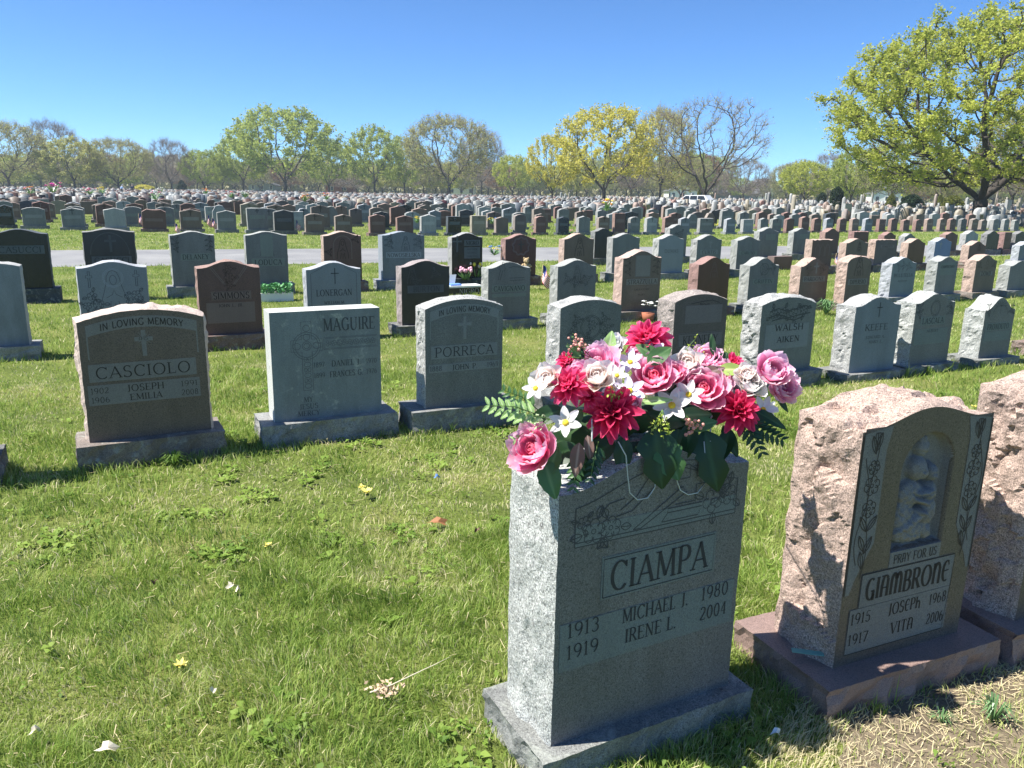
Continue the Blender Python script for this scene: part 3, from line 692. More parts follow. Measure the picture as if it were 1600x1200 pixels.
# MAGUIRE
root, f = stone(420, 593, 489, 487, 4.95, 'light', 'wide pale grey flat topped headstone lettered MAGUIRE with a Celtic cross', style='flat', az=63, t=.19, near=True, zb=.15, sawn=True, xr_y=480, basew=.88)
f.slab.data.materials[0] = granite('weathered_grey_face', (.235, .265, .265), .75, .3, .55, .15, pale_lichen=.2); f.slab.data.materials[1] = granite('weathered_grey_sides', (.56, .57, .53), .85, .3, .4, .2, dark_lichen=.1)
print('MAGUIRE', f.w, f.h)
f.letters([('MAGUIRE', .21, .86, .115, .48, dict(thick=.13)), ('1897', -.08, .50, .045, .1, dict(thick=.1)), ('DANIEL J.', .17, .50, .055, .27), ('1970', .41, .50, .045, .1, dict(thick=.1)),
           ('1899', -.08, .40, .045, .1, dict(thick=.1)), ('FRANCES G.', .17, .40, .055, .31), ('1976', .41, .40, .045, .1, dict(thick=.1)),
           ('MY', -.19, .185, .048, .08), ('JESUS', -.19, .12, .048, .17), ('MERCY', -.19, .055, .048, .2)])
def celtic():
    A = f.asp(); cx, cz = -.185, .68; P = [[(cx + (a-cx), c) for a, c in cross_lines(cx, .585, .64, .15, .52)]]
    P[0] = [(cx-.045,.27),(cx-.045,.625),(cx-.14,.63),(cx-.14,.735),(cx-.045,.74),(cx-.045,.90),(cx+.045,.90),(cx+.045,.74),(cx+.14,.735),(cx+.14,.63),(cx+.045,.625),(cx+.045,.27),(cx-.045,.27)]
    for r_ in (.125, .105, .04, .025): P.append([(cx + r_*math.cos(t), cz + r_*A*math.sin(t)) for t in [2*PI*i/28 for i in range(29)]])
    for k in range(6): P += [[(cx + .03*math.cos(t), .31 + k*.05 + .022*math.sin(t*(1+k % 2))) for t in [2*PI*i/10 for i in range(11)]]]
    for k in (-1, 1): P += [[(cx + k*.09 + .035*math.cos(t), cz + .03*math.sin(t)) for t in [2*PI*i/10 for i in range(11)]], [(cx + .03*math.cos(t), .80 + k*.04 + .03*math.sin(t)) for t in [2*PI*i/10 for i in range(11)]]]
    f.lines(P, .0035, 'celtic_cross')
    Q = [[(-.03, .635), (.47, .635), (.47, .745), (-.03, .745), (-.03, .635)], [(-.02, .645), (.46, .645)], [(-.02, .735), (.46, .735)]]
    for k in range(9): Q += [[(a, .69 + (d - .69) * A) for a, d in q] for q in flower_lines(.01 + k*.052, .69, .027, 3 + k % 3, k*1.3)]
    f.lines(Q, .0028, 'clover_band')
celtic()
# PORRECA
root, f = stone(664, 786, 484, 456, 4.88, 'grey', 'grey speckled headstone lettered PORRECA with IN LOVING MEMORY arch', az=64, t=.185, near=True, zb=.16, rough=.018, style='oval', rise=.55, xr_y=479, basew=.80, crisp=True)
memory_arch(f); f.cross(.0, .735, .21, .14, rays=10)
f.panel(.0, .52, .86, .12, [('PORRECA', .0, .52, .088, .76, dict(thick=.12))], border=False)
f.panel(.0, .37, .92, .075, [('1888', -.37, .37, .045, .15, dict(thick=.1)), ('JOHN P.', .0, .37, .05, .33), ('1969', .37, .37, .045, .15, dict(thick=.1))], border=False, name='date_panel')
# RIZZO (half hidden by the flowers)
root, f = stone(876, 971, 482, 458, 4.86, 'grey', 'grey headstone directly behind the flowers, carved with a round wreath between roses', t=.2, near=True, rough=.02, style='oval', rise=.5, crisp=True)
A = f.asp(); f.lines([[(.0 + .17*math.cos(t), .72 + .17*A*math.sin(t)) for t in [2*PI*i/24 for i in range(25)]], [(.0 + .15*math.cos(t), .72 + .15*A*math.sin(t)) for t in [2*PI*i/24 for i in range(25)]], [(-.12,.56),(-.08,.585),(.08,.585),(.12,.56)]], .004, 'carved_wreath')
f.flowers([(-.28, .70, .06, 5), (-.22, .80, .05, 5), (.27, .70, .06, 5), (.22, .80, .05, 5), (-.24, .60, .07, 5), (.24, .60, .07, 5), (-.05, .60, .05, 5), (0.02,.74,.07,6)])
f.panel(.0, .46, .84, .12, [('RIZZO', .0, .46, .085, .6, dict(thick=.12))])
# KENNEDY
root, f = stone(1055, 1138, 473, 456, 4.86, 'mauve', 'dark mauve headstone lettered KENNEDY with an oval carved picture', t=.215, near=True, rough=.022, style='oval', rise=.75, crisp=True, xr_y=462)
f.panel(.05, .78, .7, .2, (), border=False, name='carved_ground'); f.lines([[(-.28,.72),(-.15,.75),(.05,.82),(.3,.88)], [(-.25,.69),(-.1,.72),(.1,.78),(.33,.83)], [(-.3,.78),(-.2,.86),(-.1,.84),(-.02,.88)], [(0,.72),(.12,.70),(.2,.75),(.35,.76)], [(-.2,.9),(0,.92),(.2,.93),(.34,.9)]], .006, 'carved_branch')
f.flowers([(-.22,.8,.06,5),(.2,.78,.06,5),(.05,.86,.05,5),(.3,.84,.05,5)])
f.panel(.02, .50, .84, .16, [('KENNEDY', .02, .50, .095, .66, dict(thick=.12))])
f.panel(.02, .33, .84, .1, (), border=False, name='date_panel')
# WALSH / AIKEN
root, f = stone(1191, 1276, 478, 462, 4.95, 'grey', 'rugged grey headstone lettered WALSH and AIKEN under a carved garland', t=.22, near=True, rough=.03, bulge=.02, style='oval', rise=.8, xr_y=472)
f.lines([[(-.35,.82),(-.2,.86),(-.05,.82),(.1,.84),(.3,.88),(.42,.84)], [(-.36,.74),(-.2,.78),(0,.73),(.2,.76),(.4,.78)], [(-.3,.70),(-.1,.73),(.1,.69),(.3,.74)]], .010, 'carved_garland')
f.flowers([(-.28,.79,.07,5),(-.1,.8,.07,6),(.08,.78,.08,5),(.27,.82,.07,6)], .006)
f.panel(.0, .48, .8, .33, [('WALSH', .03, .60, .085, .52, dict(thick=.2, thin=.1)), ('AIKEN', .03, .44, .08, .42, dict(thick=.2, thin=.1))], border=False)
# KEEFE
root, f = stone(1338, 1409, 480, 462, 4.90, 'grey', 'pale grey headstone lettered KEEFE with a thin cross above', t=.215, near=True, rough=.022, rise=.85, xr_y=471, zb=.07)
f.slab.data.materials[0] = granite('pale_grey_face', (.21, .24, .265), .7, .3, .4, .12)
f.cross(.02, .83, .2, .06, mat=f.mats[4], arm=.5); f.letters([('KEEFE', .0, .60, .085, .5, dict(thick=.14)), ('EDWARD A.', .0, .465, .038, .42), ('MARY E.', .02, .40, .038, .3)])
# LASCALA
root, f = stone(1432, 1494, 475, 457, 4.92, 'green', 'grey green headstone lettered LASCALA with an oval crown of thorns', t=.215, near=True, rough=.024, rise=.85, xr_y=466, zb=.07)
A = f.asp(); f.lines([[(.0 + r_*math.cos(t), .80 + r_*A*1.15*math.sin(t)) for t in [2*PI*i/20 for i in range(21)]] for r_ in (.12, .1)], .004, 'carved_oval')
f.flowers([(-.4,.83,.05,5),(-.38,.74,.05,5),(.38,.83,.05,5),(.4,.74,.05,5)])
f.panel(-.02, .625, .62, .12, [('LASCALA', -.02, .625, .08, .54, dict(thick=.12))], border=False); f.panel(-.02, .40, .84, .22, [('ALBERT', .0, .48, .035, .3)], border=False, name='date_panel')
# FRONDUTO
root, f = stone(1540, 1588, 486, 462, 4.90, 'green', 'grey headstone lettered FRONDUTO beneath an engraved palm', t=.215, near=True, rough=.024, rise=.85, xr_y=475, zb=.07)
f.lines([[(0,.72),(0,.86)]] + [[(0,.86),(.2*math.cos(a),.86+.09*math.sin(a))] for a in (0.1,.7,1.2,1.57,1.95,2.4,3.0)] + [[(-.25,.72),(-.2,.82),(-.12,.86)], [(.25,.72),(.2,.82),(.12,.86)]], .004, 'carved_palm')
f.flowers([(-.38,.78,.06,6),(.38,.78,.06,6),(-.4,.88,.04,5),(.4,.88,.04,5)])
f.panel(.0, .52, .84, .13, [('FRONDUTO', .0, .52, .09, .72, dict(thick=.12))], border=False); f.panel(.0, .36, .84, .16, (), border=False, name='date_panel')
root, f = stone(1640, 1700, 490, 470, 4.90, 'pink', 'pink rock sided headstone at the right edge next to FRONDUTO', t=.215, near=True, rough=.024)

# =========================================================== third row
V2 = 8.45
root, f = stone(-60, 30, 418, 410, V2, 'light', 'speckled grey headstone at the left edge of the third row', style='oval', zb=.13, xr_y=415)
f.slab.data.materials[0] = granite('mottled_grey_face', (.25, .28, .30), .75, .3, .8, .1, pale_lichen=.0)
root, f = stone(119, 228, 420, 408, V2, 'blue', 'pale grey headstone engraved with a haloed figure between two crosses', zb=.12, xr_y=416, rise=.9, az=62)
f.slab.data.materials[0] = granite('light_etched_face', (.21, .235, .26), .7, .25, .2, .1)
A = f.asp(); f.lines([[(.0 + r_*math.cos(t), .80 + r_*A*math.sin(t)) for t in [2*PI*i/20 for i in range(21)]] for r_ in (.15, .13)], .006, 'halo', mat=f.mats[1])
f.figure(.0, .62, .55); f.lines([cross_lines(-.34, .79, .2, .14, .45)], .005, 'carved_cross'); f.lines([cross_lines(.34, .79, .2, .14, .45)], .005, 'carved_cross')
f.flowers([(-.32,.58,.07,5),(-.24,.48,.08,6),(-.40,.46,.06,5),(.32,.58,.07,5),(.24,.48,.08,6),(.40,.46,.06,5)], .005)
root, f = stone(307, 405, 420, 407, V2-.15, 'red', 'reddish headstone lettered SIMMONS with engraved rays at the top', zb=.15, xr_y=416, rise=.9, rough=.02)
f.lines([[(-.3,.92),(-.08,.68)], [(.3,.92),(.08,.68)], [(-.27,.93),(-.06,.68)], [(.27,.93),(.06,.68)]], .006, 'carved_rays', mat=f.mats[1]); f.flowers([(0,.78,.08,6),(0,.9,.06,5),(0,.67,.05,5)])
f.panel(.02, .535, .64, .12, [('SIMMONS', .02, .535, .085, .58, dict(thick=.14))]); f.panel(.0, .30, .78, .28, [('JOHN L. JR.', .0, .40, .04, .4)], border=False, name='date_panel')
root, f = stone(478, 563, 422, 409, V2, 'blue', 'pale grey headstone lettered LONERGAN below a slim cross', zb=.12, xr_y=418, rise=.9)
f.slab.data.materials[0] = granite('light_steeled_face', (.215, .24, .26), .7, .25, .2, .1)
f.cross(.02, .80, .24, .05, mat=f.mats[4], arm=.5); f.letters([('LONERGAN', .0, .55, .095, .66, dict(thick=.13)), ('WILLIAM M.', .0, .40, .045, .38)])
f.lines([[(-.42,.1),(-.42,.84),(-.2,.93)], [(.42,.1),(.42,.84),(.2,.93)]], .004, 'border_line')
root, f = stone(627, 702, 418, 405, V2-.05, 'coal', 'nearly black headstone lettered BURTON with pinkish rough edges', zb=.12, xr_y=414, rise=.8, rough=.02)
f.slab.data.materials[1] = granite('mauve_rock', (.34, .29, .28), .85, .45, .3, .3, .3)
f.panel(.0, .56, .76, .12, [('BURTON', .02, .56, .085, .56, dict(thick=.13))], border=False); f.figure(-.28, .78, .26); f.flowers([(-.2,.68,.06,5),(.2,.8,.06,5)])
root, f = stone(763, 829, 420, 407, V2, 'green', 'grey green headstone lettered CAVIGNANO with a slanting carved cross', zb=.12, xr_y=417, rise=.8, rough=.02)
f.lines([[(a*.8 - .12 + (c-.8)*.35, c - a*.25) for a, c in cross_lines(-.1, .82, .3, .2, .55)]], .006, 'carved_cross'); f.lines([[(-.02,.9),(.1,.92),(.3,.90),(.38,.86)], [(0,.72),(.36,.72)], [(0,.68),(.36,.68)]], .006, 'scroll')
f.panel(.0, .54, .82, .12, [('CAVIGNANO', .0, .54, .09, .74, dict(thick=.13))], border=False); f.panel(.0, .42, .82, .06, (), border=False, name='date_panel')
root, f = stone(872, 932, 417, 404, V2, 'green', 'grey green headstone behind the wreath stone, carved with a praying figure', zb=.12, xr_y=413, rise=.8, rough=.02)
f.figure(.0, .78, .26); f.flowers([(-.25,.66,.07,5),(-.12,.62,.07,6),(0,.6,.07,5),(.14,.62,.07,6),(.28,.66,.07,5)])
root, f = stone(974, 1034, 404, 391, V2, 'brown', 'brown headstone lettered STRAZZULLA with praying woman carved on it', zb=.13, xr_y=402, rise=.9, rough=.02)
f.slab.data.materials[1] = granite('pink_rock', (.52, .38, .32), .85, .4, .3, .3, .3)
f.panel(.02, .75, .40, .36, (), name='carved_panel'); f.figure(.02, .745, .34); f.flowers([(-.36,.86,.05,5),(-.36,.76,.05,5),(-.35,.66,.05,5),(.38,.86,.05,5),(.38,.76,.05,5),(.37,.66,.05,5)])
f.panel(.02, .49, .82, .10, [('STRAZZULLA', .02, .49, .075, .76, dict(thick=.13))], border=False); f.letters([('SALVATORE', .02, .36, .032, .4), ('MARY', .02, .27, .032, .18)])
root, f = stone(1092, 1141, 414, 401, V2, 'rose', 'dark red polished headstone just behind KENNEDY', zb=.12, xr_y=410, rise=.9, rough=.02)
f.figure(.0, .75, .3)
root, f = stone(1172, 1218, 416, 401, V2, 'green', 'grey headstone lettered GRIFFIN with an oval rose medallion', zb=.12, xr_y=411, rise=.85, rough=.02)
A = f.asp(); f.lines([[(.0 + .15*math.cos(t), .76 + .15*A*math.sin(t)) for t in [2*PI*i/20 for i in range(21)]]], .006, 'carved_oval'); f.flowers([(0,.76,.09,5),(.3,.74,.06,5),(.32,.84,.06,5)])
f.panel(.0, .50, .72, .11, [('GRIFFIN', .0, .50, .08, .62, dict(thick=.14))], border=False)
root, f = stone(1252, 1296, 417, 402, V2, 'brown', 'brown headstone lettered PARDONE, small flag before it', zb=.12, xr_y=411, rise=.85, rough=.02)
f.slab.data.materials[1] = _pk; f.cross(.05, .78, .26, .15); f.flowers([(-.2,.72,.07,5),(.25,.72,.07,5),(-.25,.83,.06,5),(.3,.82,.06,5)])
f.panel(.0, .53, .8, .13, [('PARDONE', .0, .53, .09, .7, dict(thick=.14))], border=False)
root, f = stone(1325, 1361, 411, 400, V2, 'brown', 'pink headstone with a small statue carved into its crown', zb=.12, style='hood', xr_y=420, rise=.9, rough=.022, az=66)
f.slab.data.materials[1] = _pk; f.figure(.0, .80, .42, wd=.010); f.panel(.0, .46, .8, .13, [('DIPERSIO', .0, .46, .09, .66)], border=False)
root, f = stone(1395, 1433, 412, 401, V2, 'blue', 'pale grey headstone lettered PELLUTELLA', zb=.12, xr_y=407, rise=.85, rough=.024)
f.slab.data.materials[0] = granite('blue_grey_face', (.20, .235, .25), .7, .3, .3, .1)
f.letters([('PELLUTELLA', .0, .55, .085, .78, dict(thick=.14)), ('ANTHONY', .0, .4, .04, .4)]); f.flowers([(-.2,.76,.07,5),(0,.8,.07,5),(.2,.76,.07,5)])
root, f = stone(1466, 1498, 409, 400, V2, 'green', 'grey headstone with a sunken scroll panel, left of DOWD', zb=.12, xr_y=404, rise=.85, rough=.024)
f.panel(.02, .68, .74, .34, [('CAMPISCIANO', .02, .74, .07, .66)], border=False)
root, f = stone(1526, 1559, 408, 397, V2, 'brown', 'tall pink and brown headstone lettered DOWD', zb=.12, xr_y=402, rise=.85, rough=.024)
f.slab.data.materials[1] = _pk; f.panel(.05, .50, .62, .13, [('DOWD', .05, .50, .10, .46, dict(thick=.16))]); f.figure(.05, .76, .3); f.flowers([(-.3,.72,.06,5),(.38,.72,.06,5)])
root, f = stone(1579, 1612, 416, 407, V2, 'green', 'grey headstone cut by the right edge in the third row', zb=.12, xr_y=412, rise=.85, rough=.024)

# =========================================================== fourth row
V3 = 12.5
def st3(xl, xr, ys, yp, kind, label, v=V3, **kw):
    kw.setdefault('rough', .018); kw.setdefault('zb', .16); kw.setdefault('step', .06); kw.setdefault('md', 5); kw.setdefault('rise', .85)
    return stone(xl, xr, ys, yp, v, kind, label, **kw)
root, f = st3(-18, 73, 366, 357, 'black', 'glossy black headstone lettered CASUCCI at the left edge', zb=.2)
f.panel(.0, .66, .86, .14, [('CASUCCI', .0, .66, .10, .74, dict(thick=.12))], border=False)
root, f = st3(128, 209, 363, 357, 'coal', 'charcoal headstone lettered CASUCCI with a pale arch and cross', zb=.16)
f.lines([[(.38*math.cos(t), .58 + .36*math.sin(t)) for t in [PI*i/16 for i in range(17)]]], .012, 'carved_arch'); f.cross(.02, .76, .28, .14, mat=f.mats[5]); f.panel(.02, .48, .78, .14, [('CASUCCI', .02, .48, .10, .68, dict(thick=.14))], border=False)
root, f = st3(265, 334, 368, 361, 'green', 'grey green headstone lettered DELANEY', az=62)
f.panel(.05, .54, .68, .13, [('DELANEY', .05, .54, .09, .6, dict(thick=.14))], border=False); f.flowers([(-.38,.86,.05,5),(-.38,.76,.05,5),(.38,.86,.05,5),(.38,.76,.05,5),(-.37,.68,.04,5),(.38,.68,.04,5)], .006)
root, f = st3(383, 448, 368, 361, 'green', 'grey green headstone with a pale veiled figure etched above its name')
f.panel(.0, .74, .3, .42, (), border=False, name='etched_panel'); f.figure(.0, .74, .40, wd=.010); f.panel(.02, .42, .8, .15, [('LODUCA', .02, .42, .10, .66, dict(thick=.14))], border=False)
root, f = st3(505, 564, 369, 361, 'red', 'red headstone with mother and child carved inside an arch')
f.slab.data.materials[1] = _pk
f.lines([[(-.24,.45),(-.24,.7)] + [(.24*math.cos(t), .74 + .18*math.sin(t)) for t in [PI - PI*i/12 for i in range(13)]] + [(.24,.45)]], .012, 'carved_arch', mat=f.mats[1]); f.figure(.0, .66, .4, wd=.010); f.flowers([(-.36,.6,.06,5),(.36,.85,.06,5)], .008)
root, f = st3(597, 663, 368, 361, 'blue', 'smooth blue grey headstone lettered NOWOSIELSKA', sawn=True, t=.24)
f.figure(.05, .76, .30, wd=.008); f.flowers([(-.33,.85,.06,5),(-.33,.74,.06,5),(.36,.85,.06,5),(.36,.74,.06,5)], .006); f.panel(.0, .52, .84, .12, [('NOWOSIELSKA', .0, .52, .08, .78, dict(thick=.14))], border=False)
root, f = st3(706, 754, 371, 363, 'black', 'black headstone lettered NIGRO with a tall cross beside the name')
f.slab.data.materials[1] = gmats('grey')[2]
f.cross(-.33, .76, .36, .1, mat=f.mats[5]); f.panel(.16, .78, .52, .13, [('NIGRO', .16, .78, .09, .42, dict(thick=.16))], border=False); f.panel(.16, .56, .52, .25, [('MATTHEW', .16, .64, .035, .34), ('MARIA', .16, .56, .035, .3), ('LORETTO', .16, .48, .035, .34)], border=False, name='date_panel')
root, f = st3(790, 838, 374, 365, 'rose', 'dark red headstone with a cross inside a carved wreath')
f.lines([[(.26*math.cos(t)*(1+.08*math.sin(9*t)), .72 + .2*math.sin(t)*(1+.08*math.sin(9*t))) for t in [2*PI*i/50 for i in range(51)]]], .03, 'carved_wreath'); f.cross(.0, .72, .27, .12, mat=gmats('coal')[0])
root, f = st3(882, 928, 374, 364, 'brown', 'pink headstone with a veiled woman carved, before the road')
f.slab.data.materials[1] = _pk; f.figure(.02, .68, .45, wd=.012)
root, f = st3(958, 1000, 372, 364, 'grey', 'plain grey rock edged headstone left of DUMAS')
root, f = st3(1030, 1069, 374, 366, 'light', 'light grey headstone lettered DUMAS in thin capitals', zb=.13)
f.slab.data.materials[0] = granite('dumas_face', (.24, .27, .29), .7, .2, .2); f.letters([('DUMAS', .02, .58, .09, .55, dict(thick=.1))])
root, f = st3(1090, 1128, 375, 366, 'grey', 'grey headstone lettered CURTIS')
f.cross(.05, .75, .2, .1); f.panel(.0, .52, .72, .13, [('CURTIS', .0, .52, .09, .58, dict(thick=.16))], border=False)
root, f = st3(1153, 1188, 376, 369, 'green', 'grey green headstone right of CURTIS in front of a taller one')
f.cross(.1, .74, .22, .1); f.panel(.0, .5, .8, .13, [('CARUSO', .0, .50, .09, .6, dict(thick=.16))], border=False)
root, f = st3(1270, 1302, 376, 374, 'red', 'pink headstone with jagged top and three gothic arches', style='serr'); f.slab.data.materials[1] = _pk
f.lines([[(c-.1,.4),(c-.1,.7),(c,.85),(c+.1,.7),(c+.1,.4)] for c in (-.22,.02,.26)], .014, 'carved_arches', mat=f.mats[1])
root, f = st3(1323, 1357, 380, 372, 'brown', 'pink headstone with an etched kneeling figure, fourth row right'); f.slab.data.materials[1] = _pk; f.figure(.1, .7, .35, wd=.012)
root, f = st3(1369, 1403, 376, 374, 'mauve', 'wide pink headstone with a jagged rocky top', style='serr'); f.slab.data.materials[1] = _pk; f.panel(.05, .72, .6, .13, [('TORRETTO', .05, .72, .08, .5)], border=False)
root, f = st3(1420, 1446, 380, 372, 'rose', 'dark red headstone, rough salmon edge, behind PELLUTELLA'); f.slab.data.materials[1] = _pk
root, f = st3(1462, 1487, 378, 371, 'blue', 'bright blue white headstone with a small cross'); f.slab.data.materials[0] = granite('sky_blue_face', (.14, .20, .36), .5, .2, .2); f.cross(-.15, .72, .3, .16)
root, f = st3(1515, 1541, 384, 376, 'red', 'pink and maroon headstone behind DOWD'); f.slab.data.materials[1] = _pk; f.figure(.1, .7, .35, wd=.012)
root, f = st3(1594, 1618, 384, 377, 'blue', 'blue grey headstone at the right edge in the fourth row')

# =========================================================== fifth row, against the near side of the road
V4 = 15.6
def st4(*a, **kw): return st3(*a, v=V4, **kw)
st4(930, 957, 362, 356, 'coal', 'dark charcoal headstone beyond the pink veiled woman stone')
root, f = st4(1047, 1074, 357, 350, 'grey', 'grey headstone beside the road, right of DUMAS'); f.flowers([(.1,.7,.14,6)], .01)
root, f = st4(1187, 1217, 362, 355, 'green', 'tall grey green headstone in front of the road', zb=.1); f.panel(.1, .68, .5, .2, (), border=False)
root, f = st4(1241, 1266, 362, 356, 'green', 'pale rock sided headstone whose foot reaches the road edge'); f.panel(.1, .68, .5, .2, (), border=False)
st4(1290, 1312, 363, 356, 'red', 'reddish headstone behind the three arches stone')
st4(1335, 1358, 363, 359, 'rose', 'salmon headstone with a broken edge by the road', style='serr')
st4(1382, 1400, 368, 362, 'rose', 'low red headstone near the road, right of the jagged one')
st4(1414, 1430, 370, 364, 'grey', 'low grey headstone near the road')
st4(1478, 1497, 367, 362, 'red', 'red brown headstone behind the blue white stone')
st4(1510, 1529, 366, 360, 'light', 'cream pink headstone by the road, tall and pale')
st4(1543, 1562, 366, 360, 'coal', 'headstone with grey rock edge and near black face')
st4(1571, 1582, 363, 360, 'rose', 'narrow pink rock headstone close to the right edge', style='flat', t=.26)
st4(1588, 1606, 366, 361, 'coal', 'black headstone at the right edge beside the road')
b = MB(); b.box(-.28, .28, -.1, .1, 0, .3); o = b.build('grave_marker', gmats('red')[1]); p_ = ground_at(1217, 421); o.location = (p_.x, p_.y, 0); o.rotation_euler = (0, 0, R(28)); tag(o, 'low red granite block marker between the grey stones by the road', 'grave marker')
# ------------------------------------------------------------------ turf: blades of grass, thinning out with distance
def grass_material():
    m, t, b, n, l = new_mat('grass_blades'); g = n.new('ShaderNodeNewGeometry'); pos = g.outputs['Position']
    a = n.new('ShaderNodeAttribute'); a.attribute_name = 'g'
    r1 = ramp(n, [(.0, (.10, .185, .028)), (.30, (.23, .345, .06)), (.62, (.38, .48, .115)), (.82, (.52, .55, .21)), (1.0, (.74, .66, .42))])
    n1 = tex_noise(n, l, 1.6, 5, .6, pos)
    ad = n.new('ShaderNodeMath'); ad.operation = 'MULTIPLY_ADD'; l.new(n1.outputs[0], ad.inputs[0]); ad.inputs[1].default_value = 1.3; ad.inputs[2].default_value = -.65
    a2 = n.new('ShaderNodeMath'); a2.operation = 'ADD'; l.new(a.outputs['Fac'], a2.inputs[0]); l.new(ad.outputs[0], a2.inputs[1]); l.new(a2.outputs[0], r1.inputs[0])
    l.new(r1.outputs[0], b.inputs['Base Color']); b.inputs['Roughness'].default_value = .55; b.inputs['Specular IOR Level'].default_value = .25
    tr = n.new('ShaderNodeBsdfTranslucent'); l.new(r1.outputs[0], tr.inputs[0])
    mx = n.new('ShaderNodeMixShader'); mx.inputs[0].default_value = .38; l.new(b.outputs[0], mx.inputs[1]); l.new(tr.outputs[0], mx.inputs[2]); l.new(mx.outputs[0], n['Material Output'].inputs[0])
    return m
MAT_GRASS = grass_material()
def vnoise(x, y, seed, sc):
    """smooth value noise for arrays"""
    r = np.random.default_rng(seed); T = r.random((64, 64)); X = x / sc; Y = y / sc
    xi = np.floor(X).astype(int); yi = np.floor(Y).astype(int); fx = X - xi; fy = Y - yi; fx = fx*fx*(3-2*fx); fy = fy*fy*(3-2*fy)
    g_ = lambda i, j: T[i % 64, j % 64]
    return (g_(xi, yi)*(1-fx)+g_(xi+1, yi)*fx)*(1-fy) + (g_(xi, yi+1)*(1-fx)+g_(xi+1, yi+1)*fx)*fy
def near_box(x, y, pad):
    m = np.zeros(len(x), bool)
    for (bx, by, hw, hd, rz) in BASES:
        dx, dy = x - bx, y - by; c, s = math.cos(rz), math.sin(rz); u = dx*c + dy*s; v = -dx*s + dy*c
        m |= (np.abs(u) < hw + pad) & (np.abs(v) < hd + pad)
    return m
def blades(name, r0, r1, dens, hgt, wid, seg, half=.68, seed=1, keep=None, az0=0.0, hpow=.5):
    r = np.random.default_rng(seed)
    area = half * (r1*r1 - r0*r0); n = int(area * dens)
    rad = np.sqrt(r.random(n) * (r1*r1 - r0*r0) + r0*r0); th = az0 + (r.random(n)*2 - 1) * half
    x = rad * np.sin(th); y = rad * np.cos(th)
    thin = vnoise(x, y, seed+1, .16) * .6 + vnoise(x, y, seed+2, .6) * .4
    k = r.random(n) < np.clip(.35 + thin * 1.3, 0, 1)
    inside = near_box(x, y, -.012)
    k &= ~inside
    for (sx, sy, rx, ry, an) in SOIL:
        dx, dy = x - sx, y - sy; c, s = math.cos(an), math.sin(an); q = ((dx*c+dy*s)/rx)**2 + ((-dx*s+dy*c)/ry)**2
        k &= ~((q < 1.1) & (r.random(n) < .78 - .5*np.clip(q - .4, 0, 1)))
    rdn = x * road_n.x + y * road_n.y; k &= ~((rdn > road_a + .05) & (rdn < road_b - .05))
    if keep is not None: k &= keep(x, y)
    x, y, thin = x[k], y[k], thin[k]; n = len(x); rad = rad[k]
    edge = near_box(x, y, .05)
    h = hgt * (.45 + r.random(n) ** hpow * .75) * (.65 + .7 * thin) * np.where(edge, 1.5, 1.0)
    sw = vnoise(x, y, seed+5, .22) * 4 * PI; a = sw + r.normal(0, 1.1, n); lean = r.random(n) * 1.0 + .15
    worn = np.clip((vnoise(x, y, 61, .8) * .6 + vnoise(x, y, 62, .27) *   .4 - .52) / .13, 0, 1); h = h * (1 - .45 * worn)
    lx, ly = np.cos(a) * lean, np.sin(a) * lean
    w = wid * (.6 + .8 * r.random(n)); ph = r.random(n) * PI; px, py = np.cos(ph) * w / 2, np.sin(ph) * w / 2
    z0 = np.zeros(n)
    g = np.clip(r.normal(.42, .19, n) + (r.random(n) < .10) * .5 + worn * np.where(r.random(n) < .5, .42, .12), 0, 1.2)
    for (sx, sy, rx, ry, an) in SOIL:
        dx, dy = x - sx, y - sy; c, s = math.cos(an), math.sin(an); q = ((dx*c+dy*s)/rx)**2 + ((-dx*s+dy*c)/ry)**2
        g = np.where((q < 2.2) & (r.random(n) < .7), .95, g); h = np.where(q < 1.6, h * .7, h)
    if seg == 2:
        m1 = .5
        P = np.stack([x-px, y-py, z0, x+px, y+py, z0, x+lx*h*.3+px*.8, y+ly*h*.3+py*.8, h*.62, x+lx*h*.3-px*.8, y+ly*h*.3-py*.8, h*.62, x+lx*h, y+ly*h, h*.95], 1).reshape(-1, 3)
        b_ = np.arange(n)[:, None] * 5
        F_ = np.concatenate([b_ + np.array([0,1,2]), b_ + np.array([0,2,3]), b_ + np.array([3,2,4])], 1).reshape(-1)
        ga = np.repeat(g, 5)
    else:
        P = np.stack([x-px, y-py, z0, x+px, y+py, z0, x+lx*h*.9, y+ly*h*.9, h], 1).reshape(-1, 3); F_ = np.arange(n*3); ga = np.repeat(g, 3)
    o = raw_mesh(name, P, F_, 3, MAT_GRASS, attr=ga); tag(o, kind='stuff'); print(name, n); return o
blades('grass', .9, 3.6, 19000, .040, .0028, 2, half=.70, seed=11)
blades('grass', 3.6, 7.5, 5000, .040, .0042, 2, half=.66, seed=21)
blades('grass', 7.5, 17.5, 1250, .042, .008, 1, half=.64, seed=31)
blades('grass', 17.5, 46, 230, .055, .018, 1, half=.64, seed=41)
